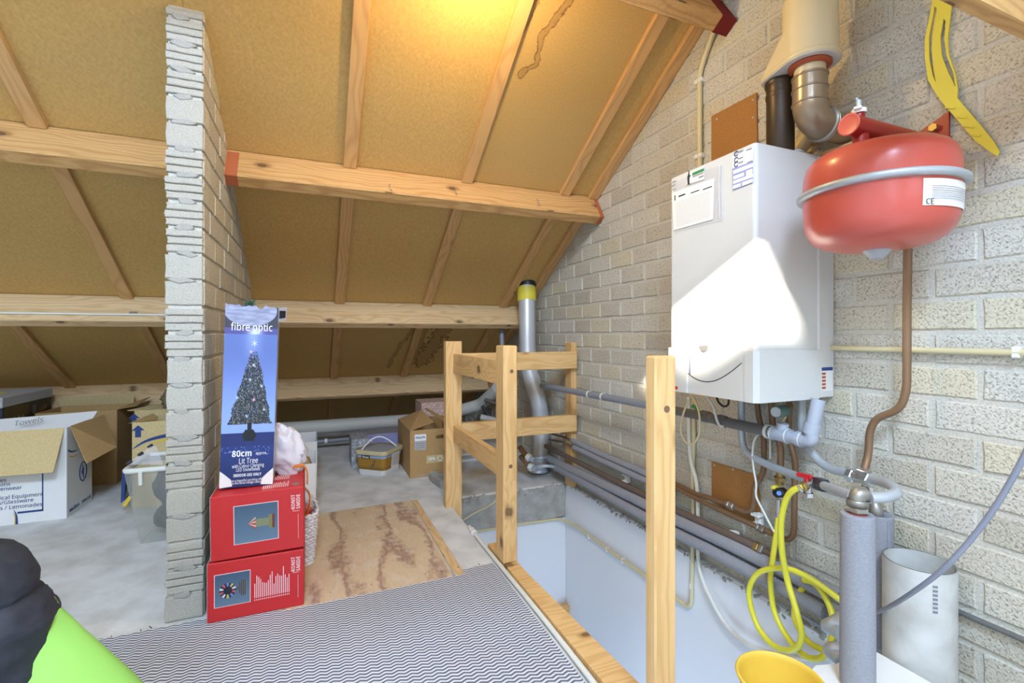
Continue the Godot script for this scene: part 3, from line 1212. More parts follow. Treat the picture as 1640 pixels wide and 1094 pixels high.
func build_floor_things() -> void:
	# rug
	var w := 512
	var pat := func(x: int, y: int) -> float:
		# stepped zigzag rows
		var u := float(x) / w * 6.0
		var f := u - floorf(u)
		var t := absf(f * 2.0 - 1.0)
		t = floorf(t * 4.0) / 4.0 * 0.7 + t * 0.3
		var v := float(y) / w * 8.0 + t * 0.55
		var p := v - floorf(v)
		return smoothstep(0.30, 0.44, p) * (1.0 - smoothstep(0.84, 0.98, p))
	var n := FastNoiseLite.new()
	n.frequency = 0.12
	n.seed = 2
	var col := image_tex(w, w, func(x: int, y: int) -> Color:
		var k: float = pat.call(x, y)
		var thread := 0.5 + 0.5 * sin(x * TAU / w * 96.0 + (0.0 if k > 0.5 else 1.5))
		k = clampf(k * (0.86 + 0.14 * thread) + 0.12 * n.get_noise_2d(x, y), 0.0, 1.0)
		return Color(0.40, 0.41, 0.46).lerp(Color(0.90, 0.905, 0.925), k))
	var hei := image_tex(w, w, func(x: int, y: int) -> Color:
		var k: float = pat.call(x, y)
		var thread := 0.5 + 0.5 * sin(x * TAU / w * 96.0)
		var v := k * (0.75 + 0.25 * thread)
		return Color(v, v, v))
	var m := flat(Color.WHITE, 0.95)
	m.albedo_texture = col
	m.heightmap_enabled = true
	m.heightmap_texture = hei
	m.heightmap_scale = 0.25
	m.uv1_scale = Vector3(4.2, 8.0, 1)
	var o := thing("rug", "grey and white flat-woven zigzag rug covering the landing floor", "rug")
	var st := begin()
	var edge := PackedVector2Array()
	var r := RandomNumberGenerator.new()
	r.seed = 3
	for i in 90:
		var t := i / 89.0
		edge.append(Vector2(lerpf(-1.7, 0.808, t), lerpf(2.19, 2.17, t) + r.randf_range(-0.006, 0.006)))
	edge.append(Vector2(0.806, 1.6))
	edge.append(Vector2(0.80, 1.0))
	edge.append(Vector2(0.795, -0.3))
	edge.append(Vector2(-1.7, -0.3))
	prism(st, edge, Transform3D(Basis(Vector3(1, 0, 0), Vector3(0, 0, -1), Vector3(0, 1, 0)), Vector3(0, 0.007, 0)), 0.007, 0.002)
	part(st, "woven_pile", m, o)
	st = begin()
	for i in 26:
		var x := r.randf_range(-1.2, 0.79)
		var z := -2.176 - r.randf_range(0.0, 0.012)
		beam(st, Vector3(x, 0.005, z), Vector3(x + r.randf_range(-0.012, 0.012), 0.006 + r.randf_range(0, 0.006), z - r.randf_range(0.004, 0.014)), 0.002, 0.002, Vector3.UP, 0.0)
	var fr := part(st, "loose_threads", M.ink_dark, o)
	fr.set_meta("kind", "stuff")
	# plywood hatch in the slab
	var pn := FastNoiseLite.new()
	pn.seed = 14
	pn.frequency = 0.006
	pn.fractal_octaves = 3
	var pf := FastNoiseLite.new()
	pf.seed = 3
	pf.frequency = 0.08
	var ply := image_tex(512, 512, func(x: int, y: int) -> Color:
		var v := x * 0.042 + pn.get_noise_2d(x * 0.9, y * 0.42) * 5.0 + pf.get_noise_2d(x * 0.3, y * 0.5) * 0.9
		var band := pow(0.5 + 0.5 * sin(v), 5.0)
		var mott := 0.5 + 0.5 * pf.get_noise_2d(x, y * 0.35)
		var worn := smoothstep(0.1, 0.5, pn.get_noise_2d(x * 2.2 + 900.0, y * 2.6))
		var c := Color(0.87, 0.775, 0.64).lerp(Color(0.66, 0.53, 0.46), clampf(band * (0.45 + 0.75 * mott), 0.0, 1.0))
		c = c.lerp(Color(0.88, 0.83, 0.76), worn * 0.5)
		return c.darkened(0.06 * mott))
	var pm := flat(Color.WHITE, 0.55)
	pm.albedo_texture = ply
	var h := thing("plywood_hatch", "worn plywood hatch panel let into the floor beyond the rug, beside a wooden strip", "hatch")
	st = begin()
	slab(st, Vector3(-0.12, 0.008, -2.12), Vector3(0.592, 0.008, -2.12), Vector3(0.600, 0.008, -3.2), Vector3(-0.12, 0.008, -3.17), 0.018)
	part(st, "panel", pm, h)
	st = begin()
	box(st, Vector3(0.606, -0.01, -3.2), Vector3(0.646, 0.007, -2.72), 0.002)
	part(st, "frame_strip", M.pale_purlin, h)
	st = begin()
	box(st, Vector3(0.604, -0.01, -2.71), Vector3(0.650, 0.008, -2.12), 0.002)
	part(st, "frame_strip", M.pale_purlin, h)

# ---------------------------------------------------------------- boiler
func build_boiler() -> void:
	var x0 := 1.39
	var zb := -1.595
	var zf := -1.172
	var o := thing("boiler", "tall white wall-hung heating boiler with rounded front edges, above the pipework on the block wall", "boiler", Vector3(1.59, 0.885, -1.38))
	var off := -o.position
	# case: vertical prism with softened front corners
	var st := begin()
	var poly := PackedVector2Array()
	poly.append(Vector2(1.78, -zb))
	poly.append(Vector2(1.78, -zf))
	for c in [[Vector2(x0 + 0.016, -zf - 0.016), PI * 1.5, PI], [Vector2(x0 + 0.016, -zb - 0.016 + 0.0), PI, PI * 0.5]]:
		for k in 6:
			var a: float = lerpf(c[1], c[2], k / 5.0)
			var e: Vector2 = c[0]
			if c[1] < PI * 1.4:
				e = Vector2(x0 + 0.016, -zb - 0.016)
			else:
				e = Vector2(x0 + 0.016, -zf + 0.016)
			poly.append(e + Vector2(cos(a), sin(a)) * 0.016)
	var flatxf := Transform3D(Basis(Vector3(1, 0, 0), Vector3(0, 0, -1), Vector3(0, 1, 0)), off + Vector3(0, 1.777, 0))
	prism(st, poly, flatxf, 0.712, 0.004)
	part(st, "case", M.white_enamel, o)
	# rear chassis a little narrower, seen as a step on the right side
	st = begin()
	box(st, Vector3(1.70, 0.887, zb + 0.004) + off, Vector3(1.786, 1.772, zf + 0.006) + off, 0.004)
	part(st, "rear_frame", M.white_enamel, o)
	# lower front cover, proud of the case
	st = begin()
	var p2 := PackedVector2Array([Vector2(1.70, -zb + 0.004), Vector2(1.70, -zf - 0.008), Vector2(x0 + 0.01, -zf - 0.008), Vector2(x0 - 0.008, -zf + 0.004), Vector2(x0 - 0.008, -zf + 0.040)])
	for k in 9:
		# shallow recess of the flap between right wing and left wing
		p2.append(Vector2(x0 - 0.004, lerpf(-zf + 0.041, -zb - 0.11, k / 8.0)))
	p2.append(Vector2(x0 - 0.010, -zb - 0.108))
	p2.append(Vector2(x0 - 0.010, -zb - 0.004))
	p2.append(Vector2(x0 + 0.01, -zb + 0.004))
	prism(st, p2, Transform3D(Basis(Vector3(1, 0, 0), Vector3(0, 0, -1), Vector3(0, 1, 0)), off + Vector3(0, 1.065, 0)), 0.18, 0.002)
	part(st, "lower_cover", M.white_enamel, o)
	# flap with a rounded lower edge, drawn by a dark gap
	var arc: Array = []
	for k in 25:
		var t := k / 24.0
		var z := lerpf(-1.55, -1.225, t)
		var y := 1.02 - 0.072 * sin(PI * clampf(t * 1.0, 0.0, 1.0)) - 0.018 * (1.0 - t)
		arc.append(Vector3(x0 - 0.0045, y, z) + off)
	st = begin()
	tube(st, PackedVector3Array(arc), 0.0016, 6)
	part(st, "flap_gap", M.ink_dark, o)
	# finger notch of the flap: half disc
	st = begin()
	var hd := PackedVector2Array()
	for k in 13:
		var a := PI + PI * k / 12.0
		hd.append(Vector2(cos(a) * 0.022, sin(a) * 0.026))
	prism(st, hd, Transform3D(Basis(Vector3(0, 0, 1), Vector3(0, 1, 0), Vector3(-1, 0, 0)), Vector3(1.381, 1.078, -1.397) + off), 0.004, 0.001)
	part(st, "finger_notch", M.drain_dark, o)
	st = begin()
	box(st, Vector3(x0 - 0.0055, 0.96, -1.478) + off, Vector3(x0 - 0.003, 1.055, -1.470) + off, 0.0)
	part(st, "vent_slot", M.ink_grey, o)
	# small red mark and rating label
	st = begin()
	plate(st, Vector3(1.379, 0.9, -1.543) + off, Vector3(0, 0, 1), Vector3.UP, 0.014, 0.012)
	part(st, "red_badge", M.ink_red, o)
	st = begin()
	plate(st, Vector3(1.745, 0.955, zf + 0.006) + off, Vector3(1, 0, 0), Vector3.UP, 0.06, 0.085)
	part(st, "rating_label", M.paper, o)
	st = begin()
	plate(st, Vector3(1.745, 0.993, zf + 0.007) + off, Vector3(1, 0, 0), Vector3.UP, 0.06, 0.012)
	part(st, "label_band", M.ink_blue, o)
	st = begin()
	for k in 5:
		plate(st, Vector3(1.726, 0.976 - 0.013 * k, zf + 0.007) + off, Vector3(1, 0, 0), Vector3.UP, 0.02, 0.008)
	part(st, "label_blocks", M.orange_seal, o)
	# faint maker's marks at the upper left of the front
	st = begin()
	for q in [Vector3(1.388, 1.793, -1.572), Vector3(1.388, 1.757, -1.565), Vector3(1.388, 1.742, -1.569), Vector3(1.388, 1.725, -1.565)]:
		plate(st, q + off, Vector3(0, 0, 1), Vector3.UP, 0.022, 0.004)
	part(st, "small_print", M.ink_grey, o).set_meta("kind", "stuff")

	# plastic wallet with service papers
	var wl := thing("document_wallet", "clear plastic wallet of service papers stuck on the boiler front", "wallet")
	var face_x := x0 - 0.0012
	st = begin()
	var a := Vector3(1.387, 1.545, -1.564)
	var b := Vector3(1.387, 1.541, -1.312)
	var c := Vector3(1.387, 1.749, -1.315)
	var d := Vector3(1.387, 1.756, -1.571)
	slab(st, a, b, c, d, 0.001)
	part(st, "wallet", M.film, wl)
	st = begin()
	a = Vector3(1.386, 1.554, -1.567)
	b = Vector3(1.386, 1.553, -1.355)
	c = Vector3(1.386, 1.706, -1.349)
	d = Vector3(1.386, 1.713, -1.578)
	slab(st, a, b, c, d, 0.0004)
	part(st, "service_sheet", M.paper, wl)
	lines_on(wl, a, b, c, d, 15, 0.08, 0.70, 0.00015)
	st = begin()
	var t0 := Vector3(1.386, 1.694, -1.566)
	plate(st, Vector3(1.386, 1.687, -1.559), Vector3(0, 0, 1), Vector3.UP, 0.006, 0.022, 0.0004)
	plate(st, Vector3(1.386, 1.687, -1.519), Vector3(0, 0, 1), Vector3.UP, 0.038, 0.006, 0.0004)
	plate(st, Vector3(1.386, 1.682, -1.447), Vector3(0, 0, 1), Vector3.UP, 0.045, 0.004, 0.0004)
	plate(st, Vector3(1.386, 1.678, -1.383), Vector3(0, 0, 1), Vector3.UP, 0.045, 0.004, 0.0004)
	part(st, "heading_print", M.ink_dark, wl).set_meta("kind", "stuff")
	st = begin()
	a = Vector3(1.386, 1.723, -1.494)
	b = Vector3(1.386, 1.716, -1.398)
	c = Vector3(1.386, 1.768, -1.401)
	d = Vector3(1.386, 1.771, -1.487)
	slab(st, a, b, c, d, 0.0004)
	part(st, "business_card", M.paper, wl)
	st = begin()
	var fig := PackedVector2Array([Vector2(-0.006, -0.03), Vector2(0.005, -0.032), Vector2(0.004, -0.008), Vector2(0.011, 0.004), Vector2(0.004, 0.006), Vector2(0.004, 0.02), Vector2(0.001, 0.026), Vector2(-0.004, 0.01), Vector2(-0.008, 0.0)])
	prism(st, fig, Transform3D(Basis(Vector3(0, 0, 1), Vector3(0, 1, 0), Vector3(-1, 0, 0)), Vector3(1.385, 1.751, -1.48)), 0.0004)
	part(st, "figure_logo", M.ink_dark, wl)
	st = begin()
	plate(st, Vector3(1.385, 1.754, -1.43), Vector3(0, 0, 1), Vector3(0, 1, 0.03), 0.060, 0.011, 0.0003)
	part(st, "green_heading", M.ink_green, wl)
	st = begin()
	plate(st, Vector3(1.385, 1.743, -1.43), Vector3(0, 0, 1), Vector3.UP, 0.056, 0.003, 0.0003)
	plate(st, Vector3(1.385, 1.731, -1.414), Vector3(0, 0, 1), Vector3.UP, 0.026, 0.004, 0.0003)
	part(st, "card_print", M.ink_grey, wl).set_meta("kind", "stuff")
	st = begin()
	tube(st, smooth_path([Vector3(1.384, 1.751, -1.323), Vector3(1.384, 1.665, -1.326), Vector3(1.384, 1.594, -1.323), Vector3(1.384, 1.543, -1.321)], 0.05), 0.0035, 8)
	tube(st, smooth_path([Vector3(1.385, 1.749, -1.31), Vector3(1.385, 1.66, -1.31), Vector3(1.385, 1.543, -1.31)], 0.05), 0.002, 8)
	part(st, "spine_roll", M.film, wl)

	# inspection sticker
	var sk := thing("inspection_sticker", "white and lilac inspection sticker near the upper right of the boiler front", "sticker")
	st = begin()
	a = Vector3(1.388, 1.635, -1.268)
	b = Vector3(1.388, 1.645, -1.181)
	c = Vector3(1.388, 1.76, -1.181)
	d = Vector3(1.388, 1.76, -1.268)
	slab(st, a, b, c, d, 0.0006)
	part(st, "backing", M.paper, sk)
	st = begin()
	slab(st, Vector3(1.387, 1.637, -1.267), Vector3(1.387, 1.64, -1.18), Vector3(1.387, 1.713, -1.18), Vector3(1.387, 1.715, -1.267), 0.0004)
	part(st, "lilac_field", M.label_lilac, sk)
	st = begin()
	for q in [[Vector3(1.387, 1.7, -1.221), 0.085, 0.013], [Vector3(1.387, 1.68, -1.24), 0.046, 0.012], [Vector3(1.387, 1.679, -1.195), 0.026, 0.018], [Vector3(1.387, 1.664, -1.221), 0.085, 0.011], [Vector3(1.387, 1.647, -1.248), 0.034, 0.011], [Vector3(1.387, 1.647, -1.203), 0.044, 0.012]]:
		plate(st, q[0], Vector3(0, 0, 1), Vector3(0, 1, 0), q[1], q[2], 0.0003)
	part(st, "white_fields", M.paper, sk).set_meta("kind", "stuff")
	for q in [Vector3(1.387, 1.763, -1.25), Vector3(1.387, 1.741, -1.25), Vector3(1.387, 1.725, -1.25)]:
		st = begin()
		var ring := PackedVector3Array()
		for k in 13:
			var an := 0.6 + TAU * 0.8 * k / 12.0
			ring.append(q + Vector3(0, sin(an), cos(an)) * 0.008)
		tube(st, ring, 0.0016, 5)
		part(st, "ring_logo", M.ink_blue, sk)
	st = begin()
	for q in [Vector3(1.387, 1.765, -1.232), Vector3(1.387, 1.759, -1.196), Vector3(1.387, 1.741, -1.232), Vector3(1.387, 1.715, -1.193), Vector3(1.387, 1.726, -1.232)]:
		plate(st, q, Vector3(0, 0, 1), Vector3.UP, 0.022, 0.003, 0.0003)
	part(st, "print", M.ink_grey, sk).set_meta("kind", "stuff")
	# small perspex deflector on the boiler top
	st = begin()
	prism(st, PackedVector2Array([Vector2(0, 0), Vector2(0.06, 0), Vector2(0.045, 0.035)]), Transform3D(Basis(), Vector3(1.715, 1.777, -1.19)), 0.03, 0.0)
	single(st, "corner_clip", M.white_plastic, "small white corner clip standing on the boiler's top edge by the red vessel", "clip")
	# wooden block behind the boiler's top right corner
	st = begin()
	box(st, Vector3(1.745, 1.72, -1.20), Vector3(1.788, 1.80, -1.05), 0.003)
	single(st, "wooden_block", M.pine, "short wooden mounting block on the wall between boiler top and red vessel", "timber")

func lines_on(parent: Node3D, a: Vector3, b: Vector3, c: Vector3, d: Vector3, n: int, lo: float, hi: float, lift: float) -> void:
	# ruled lines over a sheet a b c d, from lo to hi of its height
	var nn := (b - a).cross(d - a).normalized() * lift
	var st := begin()
	for i in n:
		var t := lerpf(lo, hi, float(i) / (n - 1))
		var p := a.lerp(d, t).lerp(b.lerp(c, t), 0.08) + nn
		var q := a.lerp(d, t).lerp(b.lerp(c, t), 0.92) + nn
		var up := (d - a).normalized() * 0.0008
		quad(st, p, q, q + up, p + up)
	part(st, "ruled_lines", M.ink_grey, parent).set_meta("kind", "stuff")

# ---------------------------------------------------------------- flue
func build_flue() -> void:
	var X := 1.58
	var zb := -1.227
	var zc := -1.115
	var o := thing("flue", "cream twin flue with black pipe and smoky elbow, rising from the boiler top", "flue", Vector3(X, 1.777, zb))
	var off := -o.position
	var T := func(x: float, y: float, z: float) -> Transform3D: return Transform3D(Basis(), Vector3(x, y, z) + off)
	# black pipe
	var st := begin()
	lathe(st, T.call(X, 1.777, zb), [Vector2(0.0, 0.0), Vector2(0.046, 0.0), Vector2(0.046, 0.205), Vector2(0.049, 0.208), Vector2(0.049, 0.222), Vector2(0.0465, 0.226), Vector2(0.0475, 0.25), Vector2(0.0515, 0.253), Vector2(0.0515, 0.268), Vector2(0.048, 0.270), Vector2(0.0, 0.270)], 28)
	part(st, "black_pipe", M.flue_black, o)
	st = begin()
	lathe(st, T.call(X + 0.05, 1.777, zb - 0.0), [Vector2(0.0, 0.0), Vector2(0.05, 0.0), Vector2(0.05, 0.012), Vector2(0.0, 0.012)], 24)
	part(st, "spigot_collar", M.white_enamel, o)
	# white socket over the black pipe
	st = begin()
	lathe(st, T.call(X, 2.02, zb), [Vector2(0.044, 0.0), Vector2(0.044, 0.05), Vector2(0.05, 0.052)], 24)
	part(st, "white_socket", M.white_enamel, o)
	# twin adaptor: an oval plate that gathers into one pipe
	var rows: Array = []
	var spec := [[2.050, 0.0, 0.060, 0.088], [2.052, 0.0, 0.064, 0.092], [2.064, 0.0, 0.064, 0.092], [2.067, 0.0, 0.061, 0.089], [2.072, 0.0, 0.061, 0.087], [2.125, 0.45, 0.068, 0.085], [2.170, 0.9, 0.078, 0.084], [2.18, 1.0, 0.083, 0.083], [2.268, 1.0, 0.083, 0.083]]
	for q in spec:
		var row := PackedVector3Array()
		var z_small := lerpf(zb, zc, q[1])
		for k in 41:
			var a := TAU * (k % 40) / 40.0
			# hull of a small circle (black pipe) and a large circle (main pipe)
			var d := Vector2(cos(a), sin(a))
			var s1: float = Vector2(0, z_small).dot(d) + q[2]
			var s2: float = Vector2(0, zc).dot(d) + q[3]
			var ctr := Vector2(0, z_small) if s1 > s2 else Vector2(0, zc)
			var rr: float = q[2] if s1 > s2 else q[3]
			var p: Vector2 = ctr + d * rr
			row.append(Vector3(X + p.x, q[0], p.y) + off)
		rows.append(row)
	st = begin()
	grid(st, rows, true)
	part(st, "adaptor", M.cream_plastic, o)
	st = begin()
	var plate_poly := PackedVector2Array()
	for k in 40:
		var v: Vector3 = rows[0][k]
		plate_poly.append(Vector2(v.x, -v.z))
	prism(st, plate_poly, Transform3D(Basis(Vector3(1, 0, 0), Vector3(0, 0, -1), Vector3(0, 1, 0)), Vector3(0, rows[0][0].y + 0.001, 0)), 0.003)
	part(st, "adaptor_plate", M.white_enamel, o)
	st = begin()
	lathe(st, T.call(X, 2.268, zc), [Vector2(0.083, 0.0), Vector2(0.080, 0.006), Vector2(0.075, 0.006), Vector2(0.075, 0.78)], 32)
	part(st, "cream_pipe", M.cream_plastic, o)
	# clear elbow, in two pieces with rings
	st = begin()
	lathe(st, T.call(X, 2.0, zc), [Vector2(0.048, 0.0), Vector2(0.048, 0.052)], 28)
	part(st, "inner_socket", M.cream_plastic, o)
	st = begin()
	lathe(st, T.call(X, 2.036, zc), [Vector2(0.05, 0.0), Vector2(0.066, 0.004), Vector2(0.066, 0.012), Vector2(0.05, 0.013)], 28)
	part(st, "seal_ring", M.orange_seal, o)
	st = begin()
	var el: Array = [Vector3(X, 2.012, zc) + off, Vector3(X, 1.915, zc) + off]
	for k in range(1, 8):
		var a := PI * 0.5 * k / 7.0
		el.append(Vector3(X + 0.058 * (1.0 - cos(a)), 1.915 - 0.058 * sin(a), zc) + off)
	el.append(Vector3(X + 0.10, 1.857, zc) + off)
	tube(st, PackedVector3Array(el), 0.053, 28)
	part(st, "elbow", M.flue_metal, o)
	for y in [2.006, 1.962, 1.915]:
		st = begin()
		lathe(st, T.call(X, y, zc), [Vector2(0.053, -0.004), Vector2(0.0565, -0.002), Vector2(0.0565, 0.002), Vector2(0.053, 0.004)], 28)
		part(st, "ring", M.flue_metal, o)
	for dx in [0.062, 0.072]:
		st = begin()
		lathe(st, Transform3D(Basis(Vector3(0, 1, 0), Vector3(1, 0, 0), Vector3(0, 0, -1)), Vector3(X + dx, 1.857, zc) + off), [Vector2(0.053, -0.004), Vector2(0.060, -0.002), Vector2(0.060, 0.002), Vector2(0.053, 0.004)], 28)
		part(st, "end_ring", M.steel, o)
	# inlet stub into the wall
	st = begin()
	rod(st, Vector3(X + 0.1, 1.857, zc) + off, Vector3(1.8, 1.857, zc) + off, 0.050, 24)
	part(st, "wall_stub", M.flue_metal, o)
	# rounded pipe beside the black pipe, behind the boiler
	st = begin()
	tube(st, spline([Vector3(1.72, 1.75, -1.33), Vector3(1.73, 1.83, -1.27), Vector3(1.75, 1.90, -1.21)]), 0.03, 14)
	single(st, "condensate_bend", M.cream_plastic, "short cream pipe bend on the wall behind the black flue pipe", "pipe")

# ---------------------------------------------------------------- expansion vessel
func build_vessel() -> void:
	var cx := 1.525
	var cz := -0.872
	var o := thing("expansion_vessel", "large red expansion vessel with a grey clamp band, hung right of the boiler", "vessel", Vector3(cx, 1.375, cz))
	var up := func(y: float) -> Transform3D: return Transform3D(Basis(), Vector3(0, y, 0))
	var st := begin()
	var prof: Array = []
	var R := 0.186
	# lower bowl
	for q in [[0.0, -0.010], [0.06, -0.008], [0.105, -0.002], [0.135, 0.007], [0.156, 0.020], [0.170, 0.036], [0.179, 0.056], [0.184, 0.078], [0.186, 0.11], [0.187, 0.153]]:
		prof.append(Vector2(q[0], q[1]))
	for q in [[0.187, 0.17], [0.187, 0.19], [0.186, 0.212], [0.183, 0.232], [0.177, 0.250], [0.166, 0.264], [0.150, 0.274], [0.125, 0.281], [0.09, 0.286], [0.05, 0.288], [0.0, 0.289]]:
		prof.append(Vector2(q[0], q[1]))
	lathe(st, Transform3D(), prof, 56)
	part(st, "drum", M.red_enamel, o)
	st = begin()
	lathe(st, Transform3D(), [Vector2(0.186, 0.150), Vector2(0.196, 0.151), Vector2(0.203, 0.156), Vector2(0.203, 0.166), Vector2(0.196, 0.171), Vector2(0.186, 0.172)], 56)
	part(st, "clamp_band", M.galvanised, o)
	st = begin()
	lathe(st, Transform3D(), [Vector2(0.0, -0.036), Vector2(0.016, -0.036), Vector2(0.018, -0.03), Vector2(0.034, -0.012), Vector2(0.034, 0.002)], 24)
	part(st, "outlet_cone", M.grey_plastic, o)
	# hanger: pipe to the wall, neck, plate
	st = begin()
	tube(st, PackedVector3Array([Vector3(-0.105, 0.347, -0.012), Vector3(0.245, 0.347, -0.012)]), 0.029, 24)
	part(st, "hanger_pipe", M.red_dark, o)
	st = begin()
	lathe(st, Transform3D(Basis(Vector3(0, 1, 0), Vector3(-1, 0, 0), Vector3(0, 0, 1)), Vector3(-0.106, 0.347, -0.012)), [Vector2(0.029, 0.0), Vector2(0.031, 0.001), Vector2(0.031, 0.004), Vector2(0.026, 0.0045), Vector2(0.024, 0.002), Vector2(0.0, 0.002)], 24)
	part(st, "pipe_end", M.red_enamel, o)
	st = begin()
	rod(st, Vector3(-0.055, 0.295, -0.012), Vector3(-0.055, 0.325, -0.012), 0.020, 18)
	part(st, "neck", M.red_dark, o)
	st = begin()
	rod(st, Vector3(-0.062, 0.372, -0.012), Vector3(-0.062, 0.388, -0.012), 0.014, 14)
	part(st, "vent_base", M.red_dark, o)
	st = begin()
	rod(st, Vector3(-0.062, 0.386, -0.012), Vector3(-0.062, 0.398, -0.012), 0.019, 12)
	rbox(st, Transform3D(Basis(Vector3.UP, 0.4), Vector3(-0.066, 0.396, -0.010)), Vector3(0.046, 0.008, 0.02), 0.002)
	part(st, "vent_cap", M.white_plastic, o)
	st = begin()
	rod(st, Vector3(-0.062, 0.398, -0.012), Vector3(-0.064, 0.425, -0.012), 0.007, 10)
	rod(st, Vector3(-0.064, 0.418, -0.012), Vector3(-0.072, 0.432, -0.014), 0.004, 8)
	part(st, "vent_pin", M.galvanised, o)
	st = begin()
	prism(st, PackedVector2Array([Vector2(-0.075, -0.06), Vector2(0.035, -0.06), Vector2(0.035, 0.075), Vector2(-0.075, 0.03)]), Transform3D(Basis(Vector3(0, 0, 1), Vector3(0, 1, 0), Vector3(-1, 0, 0)), Vector3(0.252, 0.347, 0.02)), 0.008, 0.001)
	part(st, "wall_plate", M.red_dark, o)
	st = begin()
	rod(st, Vector3(0.254, 0.385, 0.02), Vector3(0.238, 0.385, 0.02), 0.012, 6)
	part(st, "bolt", M.brass, o)
	# label wrapped on the drum
	st = begin()
	var rows: Array = []
	for y in [0.074, 0.142]:
		var row := PackedVector3Array()
		for k in 13:
			var a := lerpf(-0.53, 0.42, k / 12.0)
			var rr := 0.1885 if y > 0.1 else 0.1852
			row.append(Vector3(sin(a) * rr, y, cos(a) * rr))
		rows.append(row)
	grid(st, rows, false)
	part(st, "label", M.paper, o)
	st = begin()
	for i in 7:
		var y := 0.122 - 0.0052 * i
		for k in 6:
			var a0 := lerpf(-0.42, 0.36, k / 6.0)
			var a1 := lerpf(-0.42, 0.36, (k + 1) / 6.0)
			var rr := 0.1884
			quad(st, Vector3(sin(a0) * rr, y, cos(a0) * rr), Vector3(sin(a1) * rr, y, cos(a1) * rr), Vector3(sin(a1) * rr, y + 0.0013, cos(a1) * rr), Vector3(sin(a0) * rr, y + 0.0013, cos(a0) * rr))
	var lp := part(st, "label_print", M.ink_grey, o)
	lp.set_meta("kind", "stuff")
	var la := -0.44
	lettering("CE", 0.014, Vector3(sin(la) * 0.1872, 0.083, cos(la) * 0.1872), Vector3(cos(la), 0, -sin(la)), Vector3.UP, M.ink_dark, o, HORIZONTAL_ALIGNMENT_CENTER)
	# copper feed from the vessel down to the pipework
	var cp := thing("copper_feed_pipe", "brown copper pipe running down from the red vessel to the grey pipe union", "pipe")
	st = begin()
	tube(st, smooth_path([Vector3(1.7, 1.518, -0.883), Vector3(1.72, 1.229, -0.897), Vector3(1.72, 0.945, -0.898), Vector3(1.72, 0.883, -0.915), Vector3(1.72, 0.84, -0.988), Vector3(1.72, 0.792, -1.007), Vector3(1.72, 0.717, -1.009), Vector3(1.69, 0.66, -1.007)], 0.05), 0.0115, 12)
	part(st, "pipe", M.copper, cp)

# ---------------------------------------------------------------- pipes along the block wall
func run_pipe(called: String, label: String, m: Material, pts: PackedVector3Array, r: float, group := "", sides := 12) -> MeshInstance3D:
	var st := begin()
	tube(st, pts, r, sides)
	return single(st, called, m, label, "pipe", group)

func sleeve(parent: Node, called: String, a: Vector3, b: Vector3, r: float, m: Material, sides := 16) -> void:
	var st := begin()
	tube(st, PackedVector3Array([a, a.lerp(b, 0.08), a.lerp(b, 0.92), b]), r, sides, PackedFloat32Array([r * 0.9, r, r, r * 0.9]))
	part(st, called, m, parent)

func hexnut(parent: Node, called: String, a: Vector3, b: Vector3, r: float, m: Material) -> void:
	var st := begin()
	var d := (b - a).normalized()
	var u := d.cross(Vector3.UP if absf(d.y) < 0.9 else Vector3.RIGHT).normalized()
	var poly := PackedVector2Array()
	for k in 6:
		poly.append(Vector2(cos(TAU * k / 6), sin(TAU * k / 6)) * r)
	prism(st, poly, Transform3D(Basis(u, d.cross(u), d), b), a.distance_to(b), minf(0.003, r * 0.2))
	part(st, called, m, parent)

